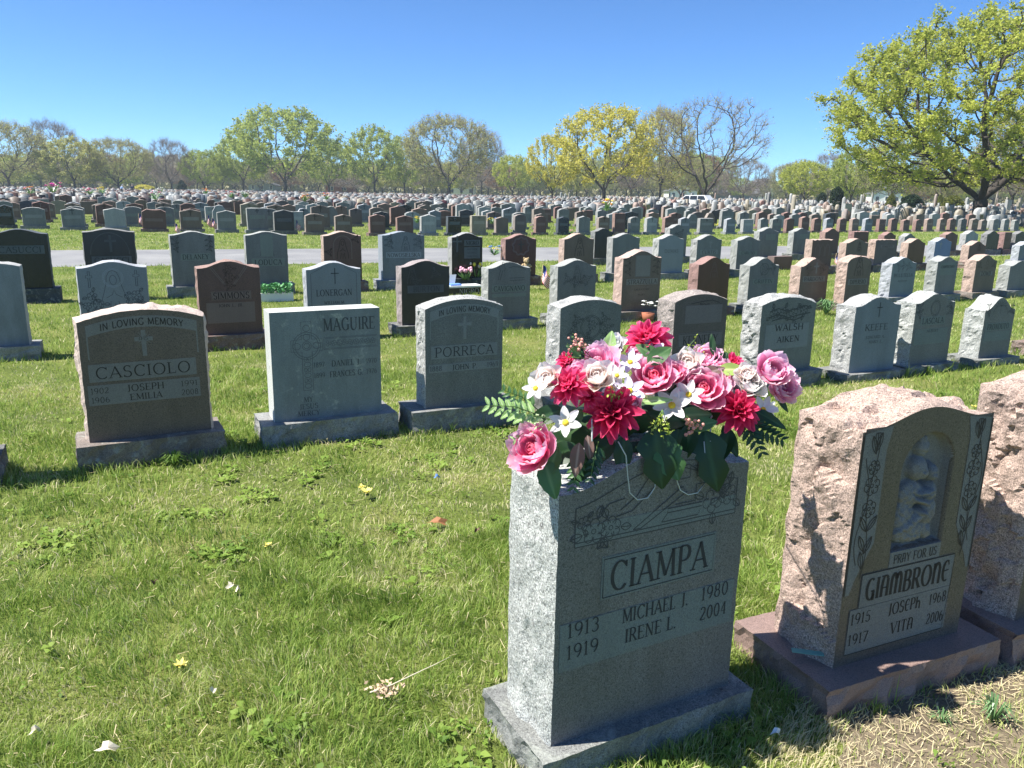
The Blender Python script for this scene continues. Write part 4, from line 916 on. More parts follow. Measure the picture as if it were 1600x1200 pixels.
# longer tufts against the bases, left by the mower
def tufts():
    r = np.random.default_rng(5); P = []; F_ = []; ga = []
    for (bx, by, hw, hd, rz) in BASES:
        d = math.hypot(bx, by)
        if d > 11: continue
        nt_ = int((hw + hd) * 4 * (9 if d < 6 else 4)); c, s = math.cos(rz), math.sin(rz)
        for _ in range(nt_):
            q = r.random() * 4 * (hw + hd)
            if q < 2*hw: u, v = q - hw, -hd
            elif q < 2*hw + 2*hd: u, v = hw, q - 2*hw - hd
            elif q < 4*hw + 2*hd: u, v = hw - (q - 2*hw - 2*hd), hd
            else: u, v = -hw, hd - (q - 4*hw - 2*hd)
            u *= 1.03; v *= 1.04
            cx, cy = bx + u*c - v*s, by + u*s + v*c; hh = r.uniform(.04, .11) * (1.2 if r.random() < .15 else .8)
            for _k in range(r.integers(5, 14)):
                a = r.random() * 2*PI; l_ = r.uniform(.1, .9); w = .002 if d < 6 else .004; x, y = cx + r.normal(0, .012), cy + r.normal(0, .012); h = hh * r.uniform(.5, 1.1)
                ph = r.random() * PI; px, py = math.cos(ph)*w, math.sin(ph)*w; ex, ey = math.cos(a)*l_*h, math.sin(a)*l_*h; o = len(P)
                P += [(x-px, y-py, 0), (x+px, y+py, 0), (x+ex*.35+px*.7, y+ey*.35+py*.7, h*.6), (x+ex*.35-px*.7, y+ey*.35-py*.7, h*.6), (x+ex, y+ey, h)]
                F_ += [o, o+1, o+2, o, o+2, o+3, o+3, o+2, o+4]; ga += [float(np.clip(r.normal(.4, .2), 0, 1))] * 5
    tag(raw_mesh('grass_tufts', np.array(P), F_, 3, MAT_GRASS, attr=ga), kind='stuff')
tufts()

# broadleaf weeds and clover scattered through the turf
def weeds():
    r = np.random.default_rng(15); P = []; F_ = []; ga = []
    cents = [(math.sqrt(r.random() * 40 + 1.6), (r.random()*2-1)*.62) for _c in range(46)]
    for _ in range(1050):
        rad = math.sqrt(r.random() * (7.5**2 - 1.3) + 1.3); th = (r.random()*2-1)*.66; cx, cy = rad*math.sin(th), rad*math.cos(th)
        if _ >= 400:
            c_ = cents[_ % 46]; cx, cy = c_[0]*math.sin(c_[1]) + r.normal(0, .07), c_[0]*math.cos(c_[1]) + r.normal(0, .07)
        if near_box(np.array([cx]), np.array([cy]), .02)[0]: continue
        big = r.random() < .30; g_ = float(r.uniform(.08, .40))
        for _k in range(int(r.integers(4, 9))):
            a = r.random()*2*PI; L = r.uniform(.012, .026) * (2.0 if big else 1); w = L * .34; ox, oy = r.normal(0, .018, 2); z = r.uniform(.018, .036); dx, dy = math.cos(a), math.sin(a); o = len(P)
            P += [(cx+ox, cy+oy, z*.5), (cx+ox+dx*L*.5-dy*w, cy+oy+dy*L*.5+dx*w, z), (cx+ox+dx*L, cy+oy+dy*L, z*.9), (cx+ox+dx*L*.5+dy*w, cy+oy+dy*L*.5-dx*w, z)]; F_ += [o, o+1, o+2, o+3]; ga += [g_]*4
    tag(raw_mesh('lawn_weeds', np.array(P), F_, 4, MAT_GRASS, attr=ga), kind='stuff')
weeds()
# ------------------------------------------------------------------ the flower saddle on the CIAMPA stone
def petal_mat(name, c0, c1, c2, tr=.25):
    """own colour of the fabric petal: c0 at the base, c1 middle, c2 rim"""
    m, t, b, n, l = new_mat(name); a = n.new('ShaderNodeAttribute'); a.attribute_name = 'g'
    r = ramp(n, [(0, c0), (.55, c1), (1, c2)]); g = n.new('ShaderNodeNewGeometry'); nz = tex_noise(n, l, 55, 3, .6, g.outputs['Position'])
    ad = n.new('ShaderNodeMath'); ad.operation = 'MULTIPLY_ADD'; l.new(nz.outputs[0], ad.inputs[0]); ad.inputs[1].default_value = .5; ad.inputs[2].default_value = -.25
    a2 = n.new('ShaderNodeMath'); a2.operation = 'ADD'; l.new(a.outputs['Fac'], a2.inputs[0]); l.new(ad.outputs[0], a2.inputs[1]); l.new(a2.outputs[0], r.inputs[0])
    l.new(r.outputs[0], b.inputs['Base Color']); b.inputs['Roughness'].default_value = .7; b.inputs['Specular IOR Level'].default_value = .2
    tl = n.new('ShaderNodeBsdfTranslucent'); l.new(r.outputs[0], tl.inputs[0]); mx = n.new('ShaderNodeMixShader'); mx.inputs[0].default_value = tr
    l.new(b.outputs[0], mx.inputs[1]); l.new(tl.outputs[0], mx.inputs[2]); l.new(mx.outputs[0], n['Material Output'].inputs[0]); return m
PM = {
 'peony': petal_mat('peony_pink', (.95, .10, .30), (.99, .35, .55), (.99, .76, .85), .5),
 'peony_in': petal_mat('peony_inner_pink', (.90, .05, .17), (.98, .16, .32), (.98, .42, .56), .5),
 'pale': petal_mat('pale_rose', (.98, .74, .64), (.98, .86, .80), (.98, .92, .90), .6),
 'orchid': petal_mat('orchid_pink', (.97, .28, .50), (.99, .50, .69), (.99, .77, .87), .5),
 'magenta': petal_mat('hot_magenta', (.55, .015, .08), (.85, .045, .19), (.95, .16, .34), .45),
 'crimson': petal_mat('crimson', (.35, .008, .035), (.70, .025, .12), (.85, .10, .23), .45),
 'white': petal_mat('white_petal', (.90, .90, .76), (.94, .93, .92), (.95, .95, .95), .5),
 'lilac': petal_mat('lilac_white_petal', (.85, .82, .86), (.80, .77, .90), (.86, .80, .94)),
}
YEL = plain('yellow_centre', (.80, .55, .03), .7); RUBY = plain('dark_red_centre', (.22, .005, .02), .7)
STEM = plain('green_plastic_stem', (.10, .20, .04), .45); WIRE = plain('white_coated_wire', (.55, .58, .58), .35)
def leaf_mat(name, c, c2, rough=.4):
    m, t, b, n, l = new_mat(name); a = n.new('ShaderNodeAttribute'); a.attribute_name = 'g'; r = ramp(n, [(0, c2), (.25, c), (1, c)]); l.new(a.outputs['Fac'], r.inputs[0])
    l.new(r.outputs[0], b.inputs['Base Color']); b.inputs['Roughness'].default_value = rough
    tl = n.new('ShaderNodeBsdfTranslucent'); l.new(r.outputs[0], tl.inputs[0]); mx = n.new('ShaderNodeMixShader'); mx.inputs[0].default_value = .2
    l.new(b.outputs[0], mx.inputs[1]); l.new(tl.outputs[0], mx.inputs[2]); l.new(mx.outputs[0], n['Material Output'].inputs[0]); return m
LM = {'dark': leaf_mat('dark_fabric_leaf', (.018, .055, .018), (.04, .10, .035)), 'mid': leaf_mat('mid_fabric_leaf', (.07, .16, .05), (.14, .26, .10)),
      'pale': leaf_mat('pale_fabric_leaf', (.34, .52, .18), (.60, .70, .42)), 'lime': leaf_mat('lime_filler', (.42, .55, .04), (.5, .6, .1)), 'brown': leaf_mat('netted_brown_leaf', (.20, .12, .10), (.42, .32, .28), .7), 'vari': leaf_mat('variegated_leaf', (.34, .50, .12), (.62, .70, .32))}
_pc = {}
def petal(kind, L, W, cup, curl, mat, ruffle=.0, tip=.6, seed=0, nu=6, nv=6, notch=0.0):
    """petal along +x from the origin; cup lifts its sides, curl bends it up (+) or back (-)"""
    key = (kind, mat.name, seed)
    if key in _pc: return _pc[key]
    P = []; g = []
    for i in range(nv + 1):
        s = i / nv; wd = W * (math.sin(PI * min(1, s * tip + .04)) if tip < 1 else math.sin(PI * (s * .93 + .05))) ** .7
        wd = W * (math.sin(PI * (s ** (1 / (2 * tip)) * .90 + .06))) ** .75
        ang = curl * s; x = L * (math.sin(ang) / curl if abs(curl) > .01 else s) ; z = L * ((1 - math.cos(ang)) / curl if abs(curl) > .01 else 0)
        for j in range(nu + 1):
            u = (j / nu - .5) * 2; y = u * wd / 2
            zz_ = z + cup * wd * (u * u) * .5 + ruffle * L * math.sin(u * 5 + seed * 2 + s * 3) * s + ruffle * .7 * L * noise.noise(Vector((u * 2, s * 3, seed)))
            xx = x - notch * L * (1 - abs(u)) ** 2 * (s ** 6)
            P.append((xx, y, zz_)); g.append(s * .85 + .15 * abs(u))
    F_ = [(i*(nu+1)+j, i*(nu+1)+j+1, (i+1)*(nu+1)+j+1, (i+1)*(nu+1)+j) for i in range(nv) for j in range(nu)]
    me = raw_mesh('petal', np.array(P), np.array(F_).ravel(), 4, mat, parent=False, smooth=True, attr=g); _pc[key] = me; return me
def put_petal(parent, me, az_, lift, off=0.0, sc=1.0, roll=0.0, z=0.0):
    m = Matrix.Rotation(az_, 4, 'Z') @ Matrix.Translation((off, 0, z)) @ Matrix.Rotation(-lift, 4, 'Y') @ Matrix.Rotation(roll, 4, 'X') @ Matrix.Diagonal((sc, sc, sc, 1))
    return link('petal', me, parent, m)
def orient(o, p, facing, spin=0.0, sc=1.0):
    q = Vector(facing).normalized().to_track_quat('Z', 'Y'); o.matrix_basis = Matrix.Translation(p) @ q.to_matrix().to_4x4() @ Matrix.Rotation(spin, 4, 'Z') @ Matrix.Diagonal((sc, sc, sc, 1))
ARR = empty('flower_arrangement', (0, 0, 0)); tag(ARR, 'saddle of pink, crimson and white artificial flowers draped over the CIAMPA headstone', 'flower arrangement')
arr_c = CIAMPA.location.copy(); arr_c.z = CF.h; ARR.location = arr_c
ruC, rvC = axes(62)
def AP(px, py, off=0.0):
    """place on the saddle: off metres toward the viewer from the middle plane of the stone"""
    return plane_at(px, py, 1.600 + .13 - off, 62) - arr_c
rf = random.Random(4)
TOCAM = lambda p: (Vector((0, 0, EYE)) - (p + arr_c)).normalized()
RIGHT = Vector((1, 0, 0))
def facing(p, fx, fz, k=1.0):
    t_ = TOCAM(p); r_ = Vector((t_.y * -1, t_.x, 0)).normalized() * -1; r_ = Vector((-t_.y, t_.x, 0)).normalized()
    if r_.x < 0: r_ = -r_
    return (t_ * k + r_ * (fx - .12) + Vector((0, 0, 1)) * (fz + .28)).normalized()
def flower_root(name, p, face, spin=0.0, label=None, sc=1.0):
    o = bpy.data.objects.new(name, None); COL.objects.link(o); o.parent = ARR; o.empty_display_size = .02
    orient(o, p, face, spin, sc)
    if label: o['label'] = label
    return o
def peony(px, py, r_px, off, fx, fz, kind='peony', inner='peony_in', label=None, openk=1.0, seed=0):
    p = AP(px, py, off); d = (p + arr_c - Vector((0, 0, EYE))).length; r_ = 1.38 * r_px / F * d
    o = flower_root('peony_flower', p, facing(p, fx, fz), rf.random() * 6, label)
    rings = [(7, 1.08, .95, .42, 1.0, kind), (7, .98, .85, .80, .9, kind), (7, .80, .72, 1.12, .7, kind), (6, .50, .6, 1.1, .45, inner), (5, .40, .5, 1.3, .2, inner)]
    for k, (n_, L, W, lift, cup, mt) in enumerate(rings):
        for i in range(n_):
            me = petal('peony%d%s' % (k, kind), 1.0, .95, .55, 1.0 if k < 2 else .8, PM[mt], .05, .75, i % 3 + k * 10, notch=.06)
            put_petal(o, me, 2*PI*(i + .5*(k % 2))/n_ + rf.uniform(-.15, .15), (lift - .25 * openk) + rf.uniform(-.08, .08), off=(.20 if k < 3 else .03) * r_, sc=r_ * L * .80, roll=rf.uniform(-.15, .15), z=-.12*r_ + .05*r_*k)
    b = MB(); b.ball((0, 0, .02*r_), .26*r_, 8); b.build('flower_centre', PM[inner] if kind != 'pale' else PM['pale'], o)
    return o
def dahlia(px, py, r_px, off, fx, fz, kind='magenta', label=None):
    p = AP(px, py, off); d = (p + arr_c - Vector((0, 0, EYE))).length; r_ = 1.08 * r_px / F * d
    o = flower_root('dahlia_flower', p, facing(p, fx, fz), rf.random() * 6, label)
    for k, (n_, L, lift) in enumerate([(11, 1.0, .02), (10, .92, .28), (9, .78, .55), (8, .62, .85), (7, .46, 1.1), (5, .32, 1.3)]):
        for i in range(n_):
            me = petal('dahlia' + kind, 1.0, .44, .8, -.35 if k < 2 else .35, PM[kind], .045, .62, i % 3 + (10 if k < 2 else 0), nu=4, nv=5)
            put_petal(o, me, 2*PI*(i + .5*(k % 2))/n_ + rf.uniform(-.12, .12), lift + rf.uniform(-.12, .12), off=.05*r_, sc=r_ * L * rf.uniform(.9, 1.05), roll=rf.uniform(-.3, .3), z=.04*r_*k)
    b = MB(); b.ball((0, 0, .12*r_), .14*r_, 8); b.build('flower_centre', RUBY, o); return o
def rose(px, py, r_px, off, fx, fz, kind='pale', label=None):
    p = AP(px, py, off); d = (p + arr_c - Vector((0, 0, EYE))).length; r_ = 1.3 * r_px / F * d
    o = flower_root('rose_flower', p, facing(p, fx, fz), rf.random() * 6, label)
    for k, (n_, L, lift, ra) in enumerate([(5, 1.0, .55, .12), (5, .95, .95, .16), (4, .85, 1.2, .17), (3, .75, 1.35, .13), (3, .62, 1.45, .08)]):
        for i in range(n_):
            me = petal('rose%d%s' % (min(k, 1), kind), 1.0, 1.05, .7, .25 if k == 0 else .45, PM[kind], .03, .8, i % 3, notch=.03)
            put_petal(o, me, 2*PI*(i + .37*k)/n_ + rf.uniform(-.1, .1), lift + rf.uniform(-.05, .05), off=ra*r_, sc=r_*L, z=-.25*r_)
    return o
def daisy(px, py, r_px, off, fx, fz, kind='white', n_=6, label=None):
    p = AP(px, py, off); d = (p + arr_c - Vector((0, 0, EYE))).length; r_ = 1.1 * r_px / F * d
    o = flower_root('daisy_flower', p, facing(p, fx, fz), rf.random() * 6, label)
    for i in range(n_): put_petal(o, petal('daisy' + kind, 1.0, .58, .35, .25, PM[kind], .03, .62, i % 2, nu=4, nv=5), 2*PI*i/n_ + rf.uniform(-.08, .08), .12 + rf.uniform(-.1, .1), off=.12*r_, sc=r_*.9)
    b = MB(); b.ball((0, 0, .06*r_), .2*r_, 8, sz=.6); b.build('flower_centre', YEL, o); return o
def leaf(px, py, l_px, off, ang, droop, mat, w=.45, serr=0.0, lobes=0, label=None, fz=.25):
    """leaf whose base sits at the pixel, pointing at ang (degrees, in the picture) with its face to the viewer"""
    p = AP(px, py, off); d = (p + arr_c - Vector((0, 0, EYE))).length; L = l_px / F * d
    t_ = TOCAM(p); r_ = Vector((-t_.y, t_.x, 0)).normalized()
    if r_.x < 0: r_ = -r_
    u_ = t_.cross(r_); u_ = u_ if u_.z > 0 else -u_
    ax = (r_ * math.cos(R(ang)) + u_ * math.sin(R(ang))).normalized(); nrm = (t_ + Vector((0, 0, fz))).normalized(); nrm = (nrm - ax * nrm.dot(ax)).normalized(); sd_ = nrm.cross(ax)
    nv, nu = 10, 6; P = []; g = []
    for i in range(nv + 1):
        s = i / nv; wd = w * L * math.sin(PI * (s ** .8 * .96 + .02)) ** .8
        if lobes: wd *= .72 + .45 * abs(math.sin(s * PI * lobes))
        for j in range(nu + 1):
            u = (j / nu - .5) * 2; e = 1 + (serr * (1 if i % 2 else -1) if abs(u) == 1 else 0)
            P.append(p + ax * (L * s) + sd_ * (u * wd / 2 * e) + nrm * (-droop * L * s * s + .10 * abs(u) * wd + .012 * L * math.sin(s * 9 + u * 3)) - Vector((0, 0, 1)) * (droop * .3 * L * s * s)); g.append(abs(u))
    F_ = [(i*(nu+1)+j, i*(nu+1)+j+1, (i+1)*(nu+1)+j+1, (i+1)*(nu+1)+j) for i in range(nv) for j in range(nu)]
    o = raw_mesh('leaf', np.array([tuple(q) for q in P]), np.array(F_).ravel(), 4, LM[mat], parent=ARR, smooth=True, attr=g)
    if label: o['label'] = label
    return o
def frond(px, py, l_px, off, ang, mat='pale', n_=7, label=None):
    """fern: a stalk with paired leaflets"""
    o = bpy.data.objects.new('fern_frond', None); COL.objects.link(o); o.parent = ARR
    if label: o['label'] = label
    p0 = AP(px, py, off); p1 = AP(px + l_px * math.cos(R(ang)), py - l_px * math.sin(R(ang)), off + .03)
    b = MB(); mid = (p0 + p1) / 2 + Vector((0, 0, .01)); b.tube([p0, mid, p1], [.0016, .0014, .0006], 5); b.build('stalk', STEM, o)
    for k in range(n_):
        s = .15 + .85 * k / (n_ - 1); cx = px + l_px * s * math.cos(R(ang)); cy = py - l_px * s * math.sin(R(ang)); ll = l_px * .34 * (1.1 - .55 * s)
        for sg in (-1, 1):
            q = leaf(cx, cy, ll, off + .03 * s, ang + sg * 52, .12, mat, .42, .12); q.name = 'leaflet'; q.parent = o
    return o
def sprig(px, py, l_px, off, ang, mat='lime', n_=10, r_px=4, berries=False, name='filler_sprig'):
    o = bpy.data.objects.new(name, None); COL.objects.link(o); o.parent = ARR
    p0 = AP(px, py, off); b = MB(); q = MB()
    for k in range(3):
        a = ang + (k - 1) * 22; pts = [AP(px + l_px * s * math.cos(R(a)), py - l_px * s * math.sin(R(a)), off + .01 * k) for s in (0, .35, .7, 1.0 - .1 * k)]
        b.tube(pts, [.0013, .0011, .0009, .0006], 4)
        for i in range(n_):
            s = .3 + .7 * i / n_; c = AP(px + l_px * s * math.cos(R(a)) + rf.uniform(-5, 5), py - l_px * s * math.sin(R(a)) + rf.uniform(-5, 5), off + .01 * k + rf.uniform(-.008, .012)); r_ = r_px / F * 2.0 * rf.uniform(.7, 1.2)
            if berries: q.ball(c, r_, 6)
            else:
                for h_ in range(2):
                    d1 = Vector((rf.uniform(-1, 1), rf.uniform(-1, 1), rf.uniform(-1, 1))).normalized(); d2 = d1.cross(Vector((rf.uniform(-1, 1), .3, rf.uniform(-1, 1)))).normalized()
                    q.add([c - d1*r_, c + d2*r_*.5, c + d1*r_, c - d2*r_*.5], [(0, 1, 2, 3)])
    b.build('stem', STEM, o); x = q.build('berries' if berries else 'leaflets', plain('coral_berries', (.75, .33, .26), .5) if berries else LM[mat], o); x['kind'] = 'stuff'; return o

# ---- where each flower sits (read off the photograph, back to front)
dahlia(1011, 533, 36, -.02, .1, .55, 'magenta', 'hot pink bloom at the very top of the arrangement')
dahlia(888, 566, 20, -.03, -.4, .6, 'magenta'); dahlia(1143, 572, 22, -.03, .3, .6, 'magenta')
dahlia(906, 549, 12, -.04, -.2, .7, 'magenta')
rose(962, 540, 17, -.03, -.2, .6, 'white'); daisy(1014, 556, 26, .02, .0, .5, 'lilac'); daisy(985, 566, 20, .02, -.3, .4, 'lilac')
peony(935, 574, 34, .00, -.1, .7, 'orchid', 'peony', 'large light pink peony, upper left')
peony(1104, 563, 22, -.02, .2, .6, 'orchid', 'orchid')
rose(1074, 571, 24, .03, .1, .5, 'pale', 'creamy white rose near the top')
peony(1022, 592, 33, .06, .0, .45, 'peony', 'peony_in', 'bright pink peony in the middle of the arrangement')
rose(856, 594, 24, .03, -.3, .4, 'pale'); daisy(837, 607, 20, .07, -.4, .4, 'white')
dahlia(890, 604, 33, .07, -.35, .35, 'magenta', 'large magenta bloom, left of the centre')
rose(934, 592, 28, .10, -.1, .45, 'pale', 'blush white rose beside the large magenta bloom')
daisy(964, 587, 17, .11, .1, .4, 'white'); daisy(984, 611, 23, .10, .1, .3, 'lilac'); daisy(955, 606, 15, .05, -.1, .3, 'magenta' if False else 'lilac')
dahlia(958, 647, 43, .12, -.1, .12, 'crimson', 'largest deep crimson bloom, front and centre')
peony(1096, 612, 35, .08, .35, .35, 'peony', 'peony_in', 'pink and white peony right of the centre')
peony(1118, 600, 24, .05, .5, .4, 'orchid', 'orchid')
daisy(1050, 634, 27, .12, .0, .25, 'white', label='white daisy above the lime filler'); daisy(1076, 617, 22, .13, .1, .35, 'white')
dahlia(1152, 641, 35, .15, .45, .2, 'crimson', 'deep crimson bloom at the right')
rose(1172, 604, 25, .13, .4, .5, 'white'); daisy(1192, 640, 20, .15, .6, -.1, 'lilac')
rose(1147, 612, 16, .06, .2, .4, 'white')
peony(1203, 583, 29, .17, .7, .4, 'orchid', 'peony', 'tall pink flower at the far right end', .3); peony(1220, 606, 24, .16, .8, .1, 'orchid', 'peony')
daisy(884, 661, 25, .12, -.2, .3, 'white', n_=6, label='white daisy with yellow centre, left front')
peony(838, 704, 39, .10, -.55, .1, 'peony', 'peony_in', 'big open pink peony hanging at the lower left corner', .9)
peony(905, 584, 18, .03, -.3, .5, 'orchid', 'peony'); peony(1052, 586, 20, .04, .1, .5, 'peony'); peony(1128, 586, 20, .04, .3, .5, 'peony', 'peony_in'); rose(1166, 588, 18, .12, .3, .5, 'pale'); dahlia(922, 620, 20, .08, -.2, .3, 'magenta'); rose(990, 632, 15, .09, 0, .3, 'orchid'); peony(1000, 560, 18, .0, .0, .6, 'orchid', 'peony')
daisy(1200, 640, 14, .14, .3, 0, 'white')
# ---- leaves
frond(845, 650, 82, .06, 168, 'pale', 7, 'pale green fern frond at the left end'); frond(850, 665, 50, .05, 205, 'pale', 6); frond(840, 640, 60, .03, 150, 'mid', 6)
frond(905, 700, 62, .10, 262, 'mid', 6); frond(1165, 660, 62, .15, -25, 'dark', 7, 'dark drooping fern at the right end'); frond(1160, 655, 60, .15, -60, 'dark', 6)
frond(935, 690, 60, .13, 258, 'dark', 6)
for a in [(850, 720, 60, .11, -70, .1, 'mid', .62, .04), (872, 700, 52, .12, -110, .1, 'mid', .5, .06), (880, 640, 60, .06, 200, .1, 'dark', .5, .0), (910, 640, 50, .05, 230, .1, 'mid', .5, .0),
          (1022, 668, 92, .13, -78, .12, 'dark', .62, .03, 2), (1035, 690, 62, .145, -62, .1, 'mid', .70, .03, 2), (1100, 672, 92, .12, -72, .12, 'dark', .55, .03, 2), (1082, 660, 60, .12, -100, .1, 'dark', .5, .0),
          (975, 680, 60, .10, -90, .1, 'dark', .5, .0), (1060, 650, 50, .09, 10, .1, 'mid', .5, .0), (1078, 668, 42, .13, 20, .1, 'mid', .55, .0),
          (912, 560, 34, .0, 140, .1, 'dark', .6, .0), (948, 560, 44, -.02, 82, .05, 'pale', .5, .0), (1012, 568, 44, .05, 40, .1, 'mid', .6, .0), (1030, 560, 42, .05, 150, .1, 'mid', .5, .0), (1122, 578, 40, .05, 8, .1, 'vari', .5, .0), (1115, 555, 34, .0, 100, .1, 'dark', .3, .0),
          (1000, 628, 50, .09, 10, .1, 'pale', .25, .0), (1130, 665, 50, .06, -60, .1, 'dark', .4, .0), (870, 585, 26, .02, 150, .1, 'pale', .5, .0), (1175, 640, 55, .14, -20, .2, 'dark', .3, .08), (1215, 620, 26, .15, -50, .1, 'dark', .35, .0),
          (905, 700, 60, .10, 200, .1, 'dark', .6, .0), (930, 712, 55, .12, 230, .1, 'dark', .6, .05), (890, 690, 60, .02, 185, .1, 'dark', .6, .0), (960, 690, 60, .10, 215, .1, 'dark', .6, .0), (1000, 690, 60, .10, 240, .1, 'dark', .5, .0), (1140, 670, 50, .10, -100, .1, 'dark', .5, .0), (1060, 670, 50, .10, -90, .1, 'dark', .6, .0), (920, 690, 60, .0, 170, .1, 'dark', .6, .0),
          (990, 665, 66, .05, 180, .1, 'dark', .5, .0), (1010, 650, 66, .04, 0, .1, 'dark', .6, .0), (1090, 640, 66, .03, 10, .1, 'dark', .6, .0), (930, 620, 60, .02, 180, .1, 'dark', .6, .0), (1040, 610, 60, .02, 30, .1, 'dark', .6, .0), (960, 600, 60, .02, 120, .1, 'dark', .6, .0), (1100, 600, 60, .0, 60, .1, 'dark', .6, .0)]:
    leaf(*a)
for a in [(905, 692, 52, .13, -95, .1, 'brown', .45), (918, 680, 40, .12, -80, .1, 'brown', .4), (1055, 598, 40, .09, 200, .1, 'brown', .5), (1085, 590, 48, .06, 25, .1, 'brown', .42), (975, 548, 34, -.0, 170, .1, 'brown', .42), (925, 548, 30, -.02, 160, .1, 'brown', .45)]:
    leaf(*a, label='brownish netted skeleton leaf')
sprig(1035, 640, 42, .15, -95, 'lime', 12, 4); sprig(1062, 556, 46, .0, 25, 'lime', 9, 3); sprig(925, 560, 48, -.01, 155, 'mid', 10, 3); sprig(860, 655, 36, .10, 190, 'pale', 10, 3)
sprig(955, 628, 30, .13, 70, 'lime', 8, 3); sprig(1072, 650, 30, .14, -60, 'mid', 8, 3, True, 'berry_sprig'); sprig(920, 540, 32, -.02, 165, 'mid', 6, 3, True, 'berry_sprig')
# ---- the wire saddle with its two white loops, and the foam it holds
b = MB()
foam = empty('foam_cage'); foam.parent = ARR; foam.rotation_euler = (0, 0, PI/2 - R(62))
for k in range(9):
    b.ball((-.20 + .05*k, 0, .045 + .012*math.cos((k-4)*.5)), (.045, .075, .038), 8)
b.build('foam_block', plain('moss_green_foam', (.03, .07, .02), .95), foam)
for (pts) in ([(966, 690), (978, 712), (981, 745), (984, 770), (996, 781), (1012, 778), (1023, 762), (1026, 745)], [(1060, 700), (1059, 735), (1058, 752), (1063, 766), (1075, 773), (1090, 770), (1101, 755), (1103, 730), (1100, 690)]):
    w = MB(); w.tube([AP(x, y, .138) for x, y in pts], .0016, 6, cap=True); w.build('wire_loop', WIRE, ARR)
w = MB()
for px_ in (925, 1110):
    w.tube([AP(px_, 690, .14), AP(px_, 655, .10), AP(px_ + 8, 640, 0), AP(px_ + 14, 660, -.12)], .0022, 6)
w.build('wire_frame', WIRE, ARR)
# ------------------------------------------------------------------ the field beyond the road
def low_stone(name, w, t, hs, h, style, mats, base=True, seed=0.0, step=.12, md=3, bh=.12):
    b, tf = slab_mesh(name, w, t, hs, h, style, mats, step, md, .02, .012, seed, True, False, bh if base else 0.0)
    return b
PR = {}
SHAPES = [('serp', .60, .20, .72, .80), ('oval', .58, .20, .70, .78), ('serp', .66, .21, .80, .88), ('flat', .62, .20, .74, .75), ('serp', .54, .2, .66, .73), ('round', .52, .18, .55, .78), ('hearts', .86, .2, .70, .86)]
def proto(si, kind, simple):
    k = (si, kind, simple)
    if k in PR: return PR[k]
    st_, w, t, hs, h = SHAPES[si]; mats = gmats(kind)
    b = low_stone('slab', w, t, hs, h, st_, mats, True, si * 5.1 + len(PR), .15 if not simple else .3, 3 if not simple else 2)
    me = b.mesh('slab'); me.materials.append(mats[0]); me.materials.append(mats[2]); me.polygons.foreach_set('material_index', b.m)
    bb = MB(); bb.box(-w/2-.08, w/2+.08, -t/2-.06, t/2+.06, -.02, .12); mb_ = bb.mesh('base'); mb_.materials.append(mats[3])
    pb = MB(); pb.box(-w*.38, w*.38, -t/2-.003, -t/2+.004, hs*.58, hs*.74); mp = pb.mesh('name_panel'); mp.materials.append(mats[1])
    eb = MB(); eb.ribbon([(0, hs*.80), (0, h*.96)], .03, -t/2-.003); eb.ribbon([(-.06, h*.89), (.06, h*.89)], .03, -t/2-.0035); mc = eb.mesh('carved_cross'); mc.materials.append(mats[5])
    PR[k] = (me, mb_, mp, mc, w, h); return PR[k]
ORD = 'first second third fourth fifth sixth seventh eighth ninth tenth eleventh twelfth thirteenth fourteenth fifteenth sixteenth seventeenth eighteenth nineteenth'.split()
TENS = {20: 'twentieth', 30: 'thirtieth', 40: 'fortieth', 50: 'fiftieth', 60: 'sixtieth', 70: 'seventieth', 80: 'eightieth'}
TW = {2: 'twenty', 3: 'thirty', 4: 'forty', 5: 'fifty', 6: 'sixty', 7: 'seventy', 8: 'eighty'}
def ordinal(i):
    if i < 20: return ORD[i-1]
    return TENS[i] if i % 10 == 0 else TW[i // 10] + '-' + ORD[i % 10 - 1]
CN = {'grey': 'grey', 'light': 'pale grey', 'green': 'green grey', 'blue': 'blue grey', 'black': 'black', 'coal': 'charcoal', 'mauve': 'mauve brown', 'brown': 'brown', 'red': 'red', 'pink': 'pink', 'tan': 'tan', 'rose': 'dark red'}
SN = {0: 'wavy topped', 1: 'arched', 2: 'tall', 3: 'flat topped', 4: 'low', 5: 'round topped', 6: 'double heart'}
rs = random.Random(21)
def far_stone(P, si, kind, rz, sx, sz, label, parts, group):
    me, mb_, mp, mc, w, h = proto(si, kind, not parts)
    if parts:
        o = empty('headstone', P, rz); o.scale = (sx, 1, sz)
        link('slab', me, o); link('base', mb_, o)
        if rs.random() < .8: link('name_panel', mp, o)
        if rs.random() < .45: link('carved_cross', mc, o)
    else:
        o = link('headstone', me); o.location = (P[0], P[1], 0); o.rotation_euler = (0, 0, rz); o.scale = (sx, 1, sz)
    o.rotation_euler = (rs.gauss(0, .014), rs.gauss(0, .010), rz)
    tag(o, label, 'headstone', group); return o
ru64, rv64 = axes(ROW_AZ); RZ = PI/2 - R(ROW_AZ)
ybase_pts = [(0, 357), (95, 360), (240, 363), (336, 364), (408, 366), (478, 368), (573, 369), (1105, 367), (1200, 365), (1260, 364), (1355, 363), (1450, 362), (1600, 361)]
def ybase(x):
    for (a, ya), (c, yc) in zip(ybase_pts, ybase_pts[1:]):
        if a <= x <= c: return ya + (yc-ya)*(x-a)/(c-a)
    return 361
